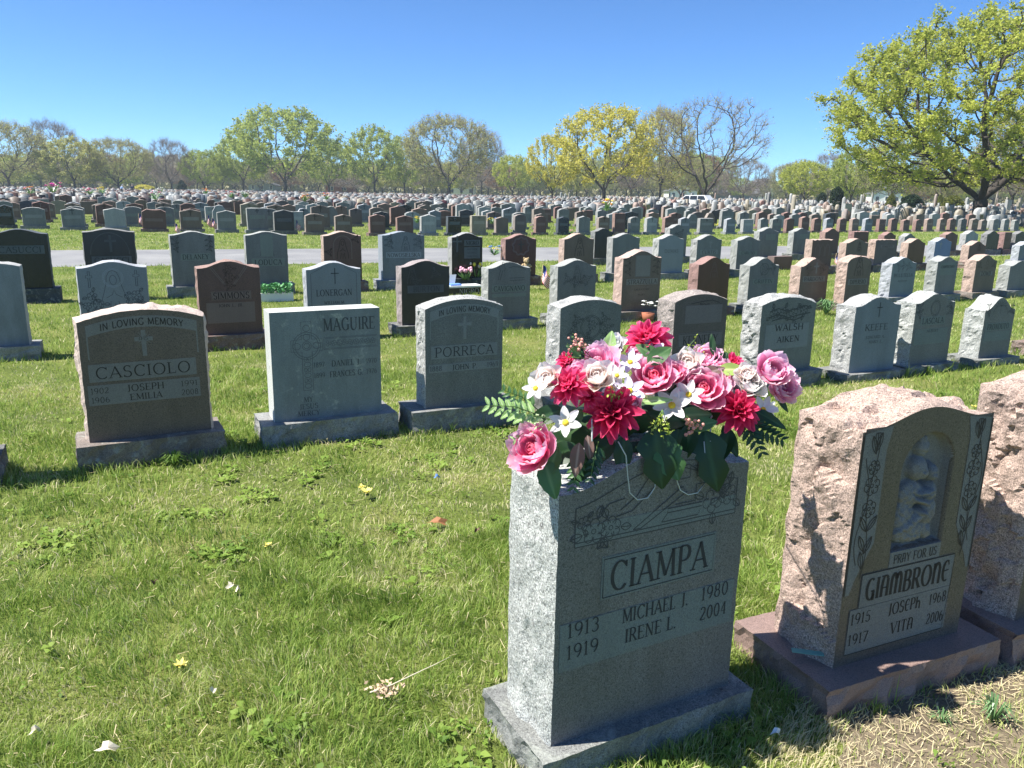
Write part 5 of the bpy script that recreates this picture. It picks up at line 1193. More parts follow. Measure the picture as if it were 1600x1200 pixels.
B1 = [(-4, 4, 320, 'black'), (33, 69, 324, 'grey'), (95, 130, 325, 'grey'), (162, 195, 325, 'light'), (221, 258, 327, 'red', 6), (281, 314, 327, 'brown'), (339, 368, 329, 'grey'), (386, 418, 325, 'green'), (428, 459, 328, 'coal'), (477, 506, 334, 'brown'), (524, 550, 335, 'brown'),
      (578, 602, 335, 'red'), (621, 646, 337, 'red'), (659, 682, 338, 'light'), (700, 721, 338, 'black'), (738, 760, 337, 'tan'), (776, 795, 339, 'brown'), (805, 822, 335, 'mauve'), (838, 854, 338, 'red'), (873, 890, 339, 'black'), (905, 923, 338, 'grey'), (936, 953, 338, 'brown'), (962, 978, 333, 'red'), (986, 1001, 339, 'grey'), (1012, 1028, 339, 'light'), (1040, 1054, 339, 'red'), (1065, 1079, 340, 'blue'),
      (1095, 1115, 341, 'grey'), (1136, 1150, 342, 'blue'), (1163, 1178, 344, 'light'), (1190, 1202, 342, 'grey'), (1208, 1222, 342, 'green'), (1230, 1241, 345, 'rose'), (1254, 1265, 345, 'red'), (1273, 1284, 344, 'red'), (1292, 1303, 343, 'blue'), (1313, 1323, 344, 'red'), (1333, 1343, 343, 'pink'), (1353, 1364, 344, 'blue'), (1375, 1384, 344, 'rose'), (1394, 1403, 343, 'red'), (1413, 1422, 344, 'red'), (1432, 1441, 344, 'rose'), (1450, 1459, 343, 'pink'), (1470, 1479, 343, 'pink'), (1486, 1494, 343, 'red'), (1503, 1512, 343, 'coal'), (1520, 1529, 344, 'brown'), (1535, 1543, 344, 'brown'), (1553, 1561, 345, 'grey'), (1570, 1578, 345, 'grey'), (1586, 1594, 344, 'green')]
n_b1 = 0
for i, q in enumerate(B1):
    xl, xr, yt, kind = q[:4]; P0 = ground_at(xl, ybase(max(0, xl))); v = P0.dot(rv64); a = plane_at(xl, yt + 3, v, ROW_AZ); c = plane_at(xr, yt + 3, v, ROW_AZ); w = (c-a).dot(ru64); top = plane_at((xl+xr)/2, yt, v, ROW_AZ).z
    w = max(.45, min(1.1, w)); si = q[4] if len(q) > 4 else rs.choice([0, 0, 0, 1, 2, 4, 3]); pw, ph = SHAPES[si][1], SHAPES[si][4]
    mid = a + ru64 * w/2 + rv64 * .12
    far_stone((mid.x, mid.y, 0), si, kind, RZ + rs.uniform(-.04, .04), w/pw, max(.85, min(1.25, top/ph)), '%s %s headstone, %s from the left in the first row beyond the road' % (SN[si], CN[kind], ordinal(i+1)), True, 'headstones beyond the road'); n_b1 += 1
KW = ['grey']*7 + ['light']*7 + ['green']*4 + ['blue']*3 + ['brown']*6 + ['red']*4 + ['pink']*2 + ['mauve']*2 + ['coal']*1 + ['black', 'tan', 'rose', 'rose']
KOLD = ['light']*5 + ['tan']*4 + ['pink']*2 + ['grey']*7 + ['green']*4 + ['brown']*3 + ['red', 'mauve', 'coal']
OLDSH = 8
cand = []
LEFT_AZ, RIGHT_AZ = math.radians(-36), math.radians(36)
k = 0
v = 31.4
while v < 215:
    row_k = k; u = -.22 * v - rs.random(); idx = 0; k += 1
    while u < 1.95 * v:
        P = ru64 * u + rv64 * (v + rs.uniform(-.12, .12)); az = math.atan2(P.x, P.y); d = P.length
        vb = 0
        if LEFT_AZ < az < RIGHT_AZ and d < 200 and rs.random() < .93:
            # the first row drifts away on the left; keep the field behind it
            px_ = 800 + F * math.tan(az) * .97
            g1 = ground_at(min(1600, max(0, px_)), ybase(min(1600, max(0, px_))))
            if d > math.hypot(g1.x, g1.y) + 2.6:
                old = d > 62 - 14 * az and az > .10
                cand.append([d, P.x, P.y, row_k, az, old])
        u += rs.choice([.98, 1.05, 1.15, 1.3]) + (1.6 if rs.random() < .03 else 0)
    v += 3.1 if k % 2 else 3.9
# people, lanes and trees keep their own ground free
TREE_SPOTS = []
def tree_clear(x, y, r=1.0): TREE_SPOTS.append((x, y, r))
for (x_, d_) in ((1532, 66), (1100, 108), (940, 107), (860, 112)):
    p = dist_at(x_, 320, d_); tree_clear(p.x, p.y, 1.4)
cand = [c for c in cand if all((c[1]-tx)**2 + (c[2]-ty)**2 > r*r for tx, ty, r in TREE_SPOTS)]
cand.sort()
rows = {}
print('FIELD', len(cand))
N_IND = 300 - n_b1 - 66 + 50
ind, rest = cand[:N_IND], cand[N_IND:]
for c in ind: rows.setdefault(c[3], []).append(c)
for rk, L in rows.items():
    L.sort(key=lambda c: c[4])
    for i, c in enumerate(L):
        kind = rs.choice(KW); si = rs.choice([0, 0, 0, 0, 1, 1, 2, 2, 4, 3, 5]); rn = ordinal(rk + 2)
        far_stone((c[1], c[2], 0), si, kind, RZ + rs.uniform(-.05, .05), rs.uniform(.9, 1.12), rs.uniform(.92, 1.12), '%s %s headstone, %s from the left in the %s row beyond the road' % (SN[si], CN[kind], ordinal(i+1), rn), c[0] < 44, 'headstones beyond the road')
# the rest: one mesh of thousands of small stones
def far_mass(name, L, kinds, old):
    tpl = []
    def T(pts_front, t, extra=None):
        n = len(pts_front); V = np.array([(x, -t/2, z) for x, z in pts_front] + [(x, t/2, z) for x, z in pts_front])
        tris = []; mi = []
        for i in range(1, n-1): tris.append((0, i, i+1)); mi.append(0); tris.append((n, n+i+1, n+i)); mi.append(1)
        for i in range(n-1): tris += [(i+1, i, n+i), (i+1, n+i, n+i+1)]; mi += [1, 1]
        return V, np.array(tris), np.array(mi)
    # outline runs bottom right -> top -> bottom left seen from the front
    base_t = [[(.30, 0), (.30, .74), (.16, .78), (0, .84), (-.16, .78), (-.30, .74), (-.30, 0)], [(.28, 0), (.28, .70), (.12, .77), (-.12, .77), (-.28, .70), (-.28, 0)], [(.31, 0), (.31, .8), (.15, .84), (0, .90), (-.15, .84), (-.31, .8), (-.31, 0)], [(.30, 0), (.29, .76), (-.29, .76), (-.30, 0)]]
    old_t = base_t + [[(.28, 0), (.28, .9), (.2, 1.05), (0, 1.15), (-.2, 1.05), (-.28, .9), (-.28, 0)], [(.18, 0), (.18, 1.1), (-.18, 1.1), (-.18, 0)], [(.08, 0), (.08, .75), (.25, .75), (.25, .92), (.08, .92), (.08, 1.2), (-.08, 1.2), (-.08, .92), (-.25, .92), (-.25, .75), (-.08, .75), (-.08, 0)][::1], [(.45, 0), (.45, .85), (-.45, .85), (-.45, 0)], [(.35, 0), (.33, .5), (.2, .62), (-.2, .62), (-.33, .5), (-.35, 0)], [(.14, 0), (.11, 1.9), (0, 2.1), (-.11, 1.9), (-.14, 0)]]
    src = [T(q, .22) for q in (old_t if old else base_t)]
    by = {kk: ([], [], [], [0]) for kk in kinds}
    Vs, Ts, Ms = [], [], []; off = 0; klist = sorted(set(kinds))
    for c in L:
        si = rs.choice([0, 0, 0, 1, 2, 3] if not old else [0, 1, 2, 3, 4, 4, 5, 6, 7, 8, 8, 0, 1, 3, 7] + ([9] if rs.random() < .06 else []))
        V, Tt, Mi = src[si]; ang = RZ + rs.gauss(0, .05 if not old else .35); sx, sz = rs.uniform(.85, 1.15), rs.uniform(.82, 1.15); ty = rs.uniform(.9, 1.3)
        ca, sa = math.cos(ang), math.sin(ang); X = V[:, 0]*sx; Y = V[:, 1]*ty; jx, jy = (rs.uniform(-.5, .5), rs.uniform(-.9, .9)) if old else (0, 0)
        Vs.append(np.stack([X*ca - Y*sa + c[1] + jx, X*sa + Y*ca + c[2] + jy, V[:, 2]*sz], 1)); Ts.append(Tt + off); ki = klist.index(rs.choice(kinds)); Ms.append(Mi + 2*ki); off += len(V)
    mats = []
    for kk in klist: mats += [gmats(kk)[0], gmats(kk)[2]]
    o = raw_mesh(name, np.concatenate(Vs), np.concatenate(Ts).ravel(), 3, mats, matidx=np.concatenate(Ms)); tag(o, 'grey, brown and red headstones crowding the far field' if not old else 'pale weathered old headstones crowded toward the right horizon', 'headstones', kind='stuff'); print(name, len(L))
far_mass('far_headstones', [c for c in rest if not c[5]], KW, False)
far_mass('old_headstones', [c for c in rest if c[5]] + [[c[0], c[1] + rs.uniform(-1.2, 1.2), c[2] + rs.uniform(-1.5, 1.5)] for c in rest if c[5] and rs.random() < .6], KOLD, True)
# ------------------------------------------------------------------ trees, grown toward points spread through the crown
def bark_material(name, c):
    m, t, b, n, l = new_mat(name); g = n.new('ShaderNodeNewGeometry'); x = tex_noise(n, l, 6, 6, .7, g.outputs['Position'])
    r = ramp(n, [(.3, scale3(c, .6)), (.7, scale3(c, 1.4))]); l.new(x.outputs[0], r.inputs[0]); l.new(r.outputs[0], b.inputs['Base Color']); b.inputs['Roughness'].default_value = .9
    bp = n.new('ShaderNodeBump'); bp.inputs['Strength'].default_value = .6; bp.inputs['Distance'].default_value = .03; l.new(x.outputs[0], bp.inputs['Height']); l.new(bp.outputs[0], b.inputs['Normal']); return m
BARK = bark_material('dark_bark', (.055, .045, .038)); TWIG = bark_material('twig_bark', (.25, .20, .165))
def foliage(name, c, c2, tr=.45):
    m, t, b, n, l = new_mat(name); a = n.new('ShaderNodeAttribute'); a.attribute_name = 'g'; r = ramp(n, [(0, c), (1, c2)]); l.new(a.outputs['Fac'], r.inputs[0])
    l.new(r.outputs[0], b.inputs['Base Color']); b.inputs['Roughness'].default_value = .6; b.inputs['Specular IOR Level'].default_value = .2
    tl = n.new('ShaderNodeBsdfTranslucent'); l.new(r.outputs[0], tl.inputs[0]); mx = n.new('ShaderNodeMixShader'); mx.inputs[0].default_value = tr
    l.new(b.outputs[0], mx.inputs[1]); l.new(tl.outputs[0], mx.inputs[2]); l.new(mx.outputs[0], n['Material Output'].inputs[0]); return m
FM = {'green': foliage('spring_green_leaves', (.28, .35, .06), (.50, .56, .14)), 'lime': foliage('lime_young_leaves', (.34, .40, .05), (.56, .58, .12)), 'yellow': foliage('yellow_blossom', (.52, .48, .07), (.72, .66, .16)),
      'olive': foliage('olive_buds', (.36, .37, .12), (.52, .51, .18)), 'brown': foliage('brown_buds', (.26, .20, .15), (.36, .28, .2)), 'rust': foliage('rust_buds', (.26, .12, .06), (.34, .18, .08)), 'conifer': foliage('dark_conifer', (.015, .035, .014), (.035, .06, .02), .15), 'hedge': foliage('yellow_green_shrub', (.10, .12, .02), (.20, .21, .04), .2)}
def grow(H, rx, seed, n_att=1300, D=.45, fork=.16, limbs=5, lean=0.0, kill=1.0, zc=.60, rz=.40, spread=.75, shell=.55, bottom=.22, lop=0.0):
    """returns nodes, parents, radii"""
    r = np.random.default_rng(seed)
    A = []
    while len(A) < n_att:
        p = r.normal(size=(n_att, 3)); p /= np.linalg.norm(p, axis=1)[:, None]; p *= (shell + (1-shell) * r.random((n_att, 1))) ** (1/2.0)
        p = p * np.array([rx, rx, rz * H]); p[:, 2] += zc * H
        p[:, 0] *= 1 + lop * (p[:, 0] > 0)
        lump = np.array([noise.noise(Vector((q[0]/H*5 + seed, q[1]/H*5, q[2]/H*5))) for q in p])
        p = p[(p[:, 2] > bottom * H) & (lump > -.34)]
        A.extend(p.tolist())
    A = np.array(A[:n_att])
    N = [np.zeros(3)]; Pn = [-1]; z = 0
    hf = fork * H; steps = max(2, int(hf / D)); cx = 0
    for i in range(steps):
        N.append(np.array([lean * (i+1)/steps * .5 + r.normal(0, .03), r.normal(0, .03), hf * (i+1)/steps])); Pn.append(len(N)-2)
    top = len(N) - 1
    for k_ in range(limbs):
        a = 2*PI*k_/limbs + r.uniform(-.4, .4); up = r.uniform(.8, 1.6); d = np.array([math.cos(a)*spread, math.sin(a)*spread, up]); d /= np.linalg.norm(d); prev = top; L = r.uniform(.13, .24) * H
        for j in range(int(L / D)):
            d = d + r.normal(0, .10, 3) + np.array([0, 0, .02]); d /= np.linalg.norm(d); N.append(N[prev] + d * D); Pn.append(prev); prev = len(N) - 1
    N = np.array(N); Pn = list(Pn); near_d = np.full(len(A), 1e9); near_i = np.zeros(len(A), int); start = 0; grown = np.zeros(0)
    dirs_done = {}
    for it in range(140):
        new = N[start:]; dd = np.linalg.norm(A[:, None, :] - new[None], axis=2); mi = dd.argmin(1); md_ = dd[np.arange(len(A)), mi]; upd = md_ < near_d
        near_d[upd] = md_[upd]; near_i[upd] = mi[upd] + start; keep = near_d > kill; A, near_d, near_i = A[keep], near_d[keep], near_i[keep]
        if len(A) == 0: break
        start = len(N); acc = np.zeros((len(N), 3)); v_ = A - N[near_i]; v_ /= np.linalg.norm(v_, axis=1)[:, None]; np.add.at(acc, near_i, v_)
        ids = np.unique(near_i); nn = []; pp = []
        for i in ids:
            a = acc[i]; l_ = np.linalg.norm(a)
            if l_ < .05: continue
            a = a / l_ + r.normal(0, .16, 3); a /= np.linalg.norm(a); q = N[i] + a * D
            key = int(i); 
            if dirs_done.get(key, 0) >= 3: continue
            dirs_done[key] = dirs_done.get(key, 0) + 1
            nn.append(q); pp.append(int(i))
        if not nn: break
        N = np.vstack([N, nn]); Pn += pp
    Pn = np.array(Pn); n = len(N); rad = np.zeros(n); e = 2.35; ch = np.zeros(n, int); np.add.at(ch, Pn[1:], 1)
    acc = np.zeros(n)
    for i in range(n-1, -1, -1):
        if ch[i] == 0: acc[i] = .016 ** e
        rad[i] = acc[i] ** (1/e)
        if Pn[i] >= 0: acc[Pn[i]] += acc[i]
    return N, Pn, rad, ch
def frames(d):
    d = d / np.maximum(1e-9, np.linalg.norm(d, axis=1))[:, None]; up = np.tile([0, 0, 1.0], (len(d), 1)); up[np.abs(d[:, 2]) > .95] = [1, 0, 0]; a = np.cross(d, up); a /= np.linalg.norm(a, axis=1)[:, None]; return a, np.cross(d, a)
def tubes(P0, P1, r0, r1, k):
    a, b = frames(P1 - P0); n = len(P0); V = np.zeros((n, 2*k, 3))
    for j in range(k):
        t = 2*PI*j/k; o = a*math.cos(t) + b*math.sin(t); V[:, j] = P0 + o*r0[:, None]; V[:, k+j] = P1 + o*r1[:, None]
    base = (np.arange(n)*2*k)[:, None, None]; Fq = np.array([[j, (j+1) % k, k+(j+1) % k, k+j] for j in range(k)])[None] + base
    return V.reshape(-1, 3), Fq.reshape(-1, 4)
def tree_meshes(name, H, rx, seed, twigs=4, twig_len=.9, leaves=6, leaf=.22, thick=1.0, twig_r=.010, flare=1.6, **kw):
    N, Pn, rad, ch = grow(H, rx, seed, **kw); r = np.random.default_rng(seed + 99); rad = rad * thick
    i = np.arange(1, len(N)); p = Pn[i]; rp = np.minimum(rad[p], rad[i] * 1.25); rp = np.where(ch[p] == 1, rad[p], rp)
    rr = rad.copy(); low = N[:, 2] < .08*H; rp = np.where(N[p][:, 2] < .02*H, rp*flare, rp)
    V1, F1 = [], []; off = 0
    for lo, hi, kk in ((.09, 9, 8), (.035, .09, 5), (0, .035, 3)):
        m = (rad[i] >= lo) & (rad[i] < hi)
        if m.any():
            v_, f_ = tubes(N[p[m]], N[i[m]], rp[m], rad[i[m]], kk); V1.append(v_); F1.append(f_ + off); off += len(v_)
    wood = raw_mesh(name + '_trunk', np.concatenate(V1), np.concatenate(F1).ravel(), 4, BARK, parent=False, smooth=True)
    # twigs from thin nodes
    thin = np.where((rad < .045) & (N[:, 2] > .2*H))[0]; src = np.repeat(thin, twigs); c = np.array([0, 0, H*.45]); out = N[src] - c; out /= np.linalg.norm(out, axis=1)[:, None]
    d = out*.7 + r.normal(0, .6, (len(src), 3)) + np.array([0, 0, .35]); d /= np.linalg.norm(d, axis=1)[:, None]; L = twig_len * (.5 + r.random(len(src)))
    mid = N[src] + d * L[:, None] * .5; d2 = d + r.normal(0, .3, d.shape) + [0, 0, .15]; d2 /= np.linalg.norm(d2, axis=1)[:, None]; end = mid + d2 * L[:, None] * .5
    tr = np.full(len(src), twig_r); Va, Fa = tubes(N[src], mid, tr, tr*.8, 3); Vb, Fb = tubes(mid, end, tr*.8, tr*.4, 3)
    V = [Va, Vb]; Fq = [Fa, Fb + len(Va)]; off = len(Va) + len(Vb); mi = [np.zeros(len(Fa)+len(Fb), int)]; at = [np.zeros(off)]
    if leaves:
        s_ = np.repeat(np.arange(len(src)), leaves); t = r.random(len(s_)); base = np.where((t < .5)[:, None], N[src][s_]*(1-2*t[:, None]) + mid[s_]*2*t[:, None], mid[s_]*(2-2*t[:, None]) + end[s_]*(2*t[:, None]-1)); base = base + r.normal(0, leaf*.6, base.shape)
        a = r.normal(size=base.shape); a /= np.linalg.norm(a, axis=1)[:, None]; b = r.normal(size=base.shape); b -= a*(a*b).sum(1)[:, None]; b /= np.linalg.norm(b, axis=1)[:, None]; sz = leaf * (.5 + .8*r.random(len(base)))[:, None]
        q = np.stack([base - a*sz*.55, base + b*sz*.38, base + a*sz*.55 + b*sz*.05, base - b*sz*.38], 1).reshape(-1, 3); V.append(q); Fq.append(np.arange(len(q)).reshape(-1, 4) + off); mi.append(np.ones(len(base), int)); at.append(np.repeat(r.random(len(base)), 4))
    crown = raw_mesh(name + '_crown', np.concatenate(V), np.concatenate(Fq).ravel(), 4, [TWIG, FM['green']], parent=False, matidx=np.concatenate(mi), attr=np.concatenate(at))
    print(name, 'nodes', len(N), 'crown quads', sum(len(f) for f in Fq), 'trunk r', rad[1]); return wood, crown, H, rx
TP = {
 'hero': tree_meshes('great_maple', 20.0, 12.6, 3, 5, 1.0, 16, .20, 2.2, n_att=3400, D=.5, kill=1.0, shell=.3, fork=.115, limbs=6, zc=.55, rz=.45, bottom=.15, spread=1.0),
 'roundA': tree_meshes('round_tree', 16.0, 8.6, 11, 4, 1.0, 8, .34, 1.9, n_att=1500, shell=.35, kill=1.2, D=.5, fork=.15, limbs=5, bottom=.2),
 'roundB': tree_meshes('round_tree', 16.0, 8.0, 12, 4, 1.0, 8, .34, 1.9, n_att=1500, shell=.35, kill=1.2, D=.5, fork=.2, limbs=4, bottom=.24),
 'sparse': tree_meshes('sparse_tree', 16.0, 8.4, 13, 8, 1.5, 4, .22, 1.9, twig_r=.02, n_att=1500, shell=.4, kill=1.15, D=.5, fork=.16, limbs=5, bottom=.2, spread=.8),
 'bare': tree_meshes('bare_tree', 16.0, 7.0, 14, 9, 1.6, 0, .2, 1.8, twig_r=.02, n_att=1200, shell=.4, kill=1.15, D=.5, fork=.22, limbs=4, bottom=.25),
 'wild': tree_meshes('wild_bare_tree', 16.5, 8.2, 27, 6, 1.3, 1, .18, 2.1, twig_r=.013, n_att=900, kill=1.2, D=.5, fork=.13, limbs=3, bottom=.26, spread=.8, zc=.62, rz=.38, shell=.3),
 'blossom': tree_meshes('blossom_tree', 16.0, 9.0, 16, 4, .9, 8, .32, 2.1, n_att=1500, shell=.35, kill=1.2, D=.5, fork=.15, limbs=5, bottom=.2, spread=.95),
}
def tree(kind, px, dist, ytop, halfw, leafm, label, cat='tree', spin=None, group='trees round the far edge of the cemetery', name=None):
    wood, crown, H, rx = TP[kind]; P = dist_at(px, 320, dist); fwd = math.hypot(P.x, P.y)
    ztop = dist_at(px, ytop, dist).z; sz = ztop / (H * 1.03); sxy = (halfw / F * dist * .98) / (rx * 1.05)
    o = empty(name or {'bare': 'bare_tree', 'wild': 'bare_tree', 'blossom': 'blossoming_tree'}.get(kind, 'tree'), (P.x, P.y, 0), rt.uniform(0, 6.28) if spin is None else spin); o.scale = (sxy, sxy, sz)
    link('trunk', wood, o); c = link('crown', crown, o)
    if len(c.material_slots) > 1: c.material_slots[1].link = 'OBJECT'; c.material_slots[1].material = FM[leafm]
    tag(o, label, cat, group); return o
rt = random.Random(8)
tree('hero', 1532, 66, 6, 222, 'lime', 'huge spreading maple with fresh yellow green leaves at the right', spin=1.2, group='foreground trees', name='maple_tree')
tree('wild', 1100, 108, 142, 98, 'olive', 'nearly bare twisted tree standing alone against the sky', spin=2.4, group='foreground trees')
tree('blossom', 943, 107, 158, 88, 'yellow', 'wide tree covered in yellow blossom right of centre', spin=.6, group='foreground trees')
tree('blossom', 862, 115, 205, 46, 'yellow', 'smaller yellow blossoming tree left of the wide one', spin=3.0, group='foreground trees')
tree('roundA', 447, 190, 163, 88, 'green', 'largest round green tree on the left side', spin=.3)
tree('roundB', 586, 200, 193, 50, 'green', 'round green tree between the big green one and brown one')
tree('sparse', 702, 172, 176, 76, 'olive', 'broad dome shaped tree with brown twigs and few buds, centre', spin=1.0)
tree('sparse', 18, 190, 188, 60, 'olive', 'tree with grey brown twigs at the left edge')
tree('bare', 92, 235, 185, 38, 'brown', 'tall bare tree behind the left edge tree')
tree('roundB', 120, 185, 212, 46, 'olive', 'olive tinted tree third from the left')
tree('sparse', 188, 186, 214, 50, 'olive', 'brown twigged tree with green rim left of the bare one')
tree('bare', 270, 200, 215, 34, 'brown', 'slender bare tree between two green trees on the left')
tree('roundA', 322, 200, 232, 38, 'green', 'small light green tree left of the largest green one')
tree('roundB', 382, 200, 205, 44, 'green', 'light green tree just left of the largest green one')
tree('roundA', 515, 215, 215, 40, 'green', 'green tree tucked behind the right side of largest green one')
tree('roundB', 632, 210, 213, 40, 'green', 'bright green tree left of the dome shaped brown one')
tree('roundA', 800, 200, 240, 34, 'lime', 'low yellow green tree left of the yellow blossoms')
tree('bare', 752, 225, 200, 40, 'brown', 'grey bare tree behind the dome shaped one')
tree('sparse', 1030, 150, 165, 52, 'yellow', 'thin yellowish tree between the blossoming and the twisted tree', spin=1.9)
tree('roundA', 1256, 150, 250, 42, 'lime', 'bright lime green tree in the gap left of the maple')
tree('bare', 1292, 160, 236, 30, 'brown', 'purple brown bare tree beside the lime green one')
tree('roundB', 1328, 120, 226, 34, 'green', 'slim green tree beneath the left side of the maple')
tree('sparse', 1390, 115, 215, 56, 'green', 'open green tree beneath the maple crown')
tree('sparse', 1470, 130, 235, 40, 'olive', 'olive tree behind the maple trunk')
tree('bare', 1580, 120, 205, 60, 'brown', 'bare brown tree at the right edge behind the maple')
tree('sparse', 1625, 90, 150, 90, 'olive', 'big bare tree partly outside the right edge')
tree('bare', 1160, 190, 245, 40, 'brown', 'low brown tree behind the twisted bare tree')
tree('sparse', 1062, 170, 240, 46, 'olive', 'low olive tree behind the twisted bare tree trunk')
tree('bare', 985, 190, 225, 34, 'rust', 'rusty brown tree behind the yellow blossoms')
tree('roundB', 900, 175, 235, 34, 'olive', 'olive tree between the two yellow blossoming trees')
side = ['left', 'centre', 'right']
x = -8; i_ = 0
nm_ = {'green': 'green', 'olive': 'olive', 'brown': 'brown', 'lime': 'yellow green', 'rust': 'rusty'}
while x < 1610:
    kd = rt.choice(['roundA', 'roundB', 'sparse', 'bare', 'roundA']); lm = rt.choice(['green', 'olive', 'olive', 'green', 'lime', 'rust']) if kd != 'bare' else 'brown'
    if x > 1120 and x < 1225: ytp = rt.uniform(276, 284); hw = 22
    else: ytp = rt.uniform(235, 262) + (10 if x > 1200 else 0); hw = rt.uniform(26, 38)
    i_ += 1
    tree(kd, x, rt.uniform(228, 290), ytp, hw, lm, '%s %s tree in the back line, %s counting from the left' % (rt.choice(['small', 'distant', 'low']), nm_[lm], ordinal(i_)), group='back line of small trees')
    x += rt.uniform(16, 26)
# clipped evergreens among the old stones
def evergreen(px, yb, dist, wpx, hpx, kind, mat, label, name):
    P = dist_at(px, yb, dist); w = wpx / F * dist; h = hpx / F * dist; r = np.random.default_rng(int(px)); n = 5200
    z = r.random(n) ** .9; th = r.random(n) * 2*PI
    prof = {'column': lambda z: np.minimum(1, (1 - z) * 6) ** .5 * (.8 + .2*np.sin(z*3)), 'cone': lambda z: (1 - z) ** .6 * np.minimum(1, z*6+.55), 'ball': lambda z: np.sqrt(np.clip(1 - (2*z-.9)**2/1.25, 0, 1))}[kind](z)
    lump = 1 + .13*np.sin(th*5 + z*9) + .1*np.sin(th*3 - z*14 + px); rad = w/2 * prof * lump * (.72 + .3*r.random(n)); C = np.stack([rad*np.cos(th), rad*np.sin(th), z*h], 1)
    a = r.normal(size=C.shape); a /= np.linalg.norm(a, axis=1)[:, None]; b = r.normal(size=C.shape); b -= a*(a*b).sum(1)[:, None]; b /= np.linalg.norm(b, axis=1)[:, None]; s = .10 * max(.7, w/2)
    q = np.stack([C-a*s, C+b*s*.5, C+a*s, C-b*s*.5], 1).reshape(-1, 3)
    o = empty(name, (P.x, P.y, 0)); raw_mesh('crown', q, np.arange(len(q)), 4, FM[mat], o, attr=np.repeat(r.random(n), 4)); t = MB(); t.tube([(0, 0, 0), (0, 0, h*.5)], [w*.07, w*.04], 6); t.build('trunk', BARK, o)
    tag(o, label, 'evergreen', 'clipped evergreens in the old section')
evergreen(1306, 324, 88, 17, 38, 'column', 'conifer', 'narrow dark columnar evergreen left of the maple', 'columnar_evergreen')
evergreen(1284, 316, 120, 12, 24, 'column', 'conifer', 'smaller dark evergreen left of the columnar one', 'columnar_evergreen')
evergreen(1425, 318, 100, 28, 26, 'ball', 'conifer', 'round dark green clipped bush beneath the maple', 'round_bush')
evergreen(1468, 316, 110, 20, 24, 'cone', 'hedge', 'yellow green clipped bush left of the brighter one by the maple', 'round_bush')
evergreen(1489, 318, 100, 25, 26, 'ball', 'hedge', 'brightest yellow green bush next to the maple trunk', 'round_bush')
evergreen(1392, 318, 105, 20, 26, 'cone', 'hedge', 'yellow green bush left of the round dark bush', 'round_bush')
evergreen(1092, 314, 115, 12, 26, 'cone', 'hedge', 'small cone shaped shrub beside the twisted bare tree', 'cone_shrub')
evergreen(285, 301, 185, 18, 18, 'cone', 'conifer', 'dark cone shaped evergreen on the far left tree line', 'cone_shrub')
# far woods that read as one mass
def woods():
    r = np.random.default_rng(77); n = 60000; th = (r.random(n)*2 - 1) * .72; d = 300 + 90*r.random(n); h = (r.random(n) ** .9) * (9 + 3*vnoise(th*100, d*0, 5, 2.0)) * np.where((th > .26) & (th < .36), .45, 1.0)
    C = np.stack([np.sin(th)*d, np.cos(th)*d, h], 1); a = r.normal(size=C.shape); a /= np.linalg.norm(a, axis=1)[:, None]; b = r.normal(size=C.shape); b -= a*(a*b).sum(1)[:, None]; b /= np.linalg.norm(b, axis=1)[:, None]; s = 1.1
    q = np.stack([C-a*s, C+b*s*.6, C+a*s, C-b*s*.6], 1).reshape(-1, 3)
    o = raw_mesh('far_woods', q, np.arange(len(q)), 4, foliage('far_woods_leaves', (.22, .21, .12), (.36, .34, .17), .2), attr=np.repeat(r.random(n), 4)); tag(o, kind='stuff')
woods()
# ------------------------------------------------------------------ things between the stones
WHITE = plain('white_paint', (.80, .80, .78), .5); REDC = plain('flag_red', (.55, .03, .04), .8); BLUC = plain('flag_blue', (.03, .05, .22), .8); WHC = plain('flag_white', (.80, .80, .78), .8); WOOD = plain('pale_dowel', (.50, .38, .22), .7)
GLASS = plain('dark_window_glass', (.02, .025, .03), .08); DARK = plain('black_rubber', (.02, .02, .02), .8); GREYM = plain('grey_metal', (.35, .35, .36), .4, .8)
def flag(px, yb, z_top, w, label, v=None, lean=.12, P=None, checks=False):
    P = P or ground_at(px, yb); h = z_top; o = empty('small_flag', (P.x, P.y, 0), rt.uniform(-.5, .5)); tag(o, label, 'flag', 'small flags on the graves')
    b = MB(); b.tube([(0, 0, 0), (lean*h*.5, 0, h*.5), (lean*h, 0, h)], [.005, .005, .004], 5); b.build('flag_stick', WOOD, o)
    b = MB(); nx, nz = 10, 13; fh = w * .62; V = []
    for j in range(nz+1):
        for i in range(nx+1):
            s, t = i/nx, j/nz; V.append((lean*(h - t*fh) + s*w*.42 + .02*w*math.sin(s*9+t*3), .10*w*math.sin(s*8 + t*2), h*.99 - t*fh - s*w*.62 + .03*w*math.sin(s*7)))
    for j in range(nz):
        for i in range(nx):
            m = 2 if (i < 4 and j < 7) else (0 if j % 2 == 0 else 1)
            if checks: m = 1 if (i + j) % 2 else 2
            o4 = [j*(nx+1)+i, j*(nx+1)+i+1, (j+1)*(nx+1)+i+1, (j+1)*(nx+1)+i]; b.f.append(o4); b.m.append(m); b.smooth.append(True)
    b.v = V; b.build('flag_cloth', [REDC, WHC, BLUC], o); return o
flag(216, 361, .62, .42, 'small striped flag left of the double heart headstone'); flag(323, 362, .60, .42, 'small striped flag between the brown and grey stones of the first row beyond the road')
flag(330, 362, .50, .42, 'second striped flag leaning beside the grey stone left of centre'); flag(461, 366, .5, .36, 'small flag right of the charcoal stone beyond the road')
flag(911, 364, .62, .36, 'small striped flag before the grey stone beyond the road, near the middle'); flag(843, 452, .42, .40, 'striped flag hanging low beside the dark red wreath stone')
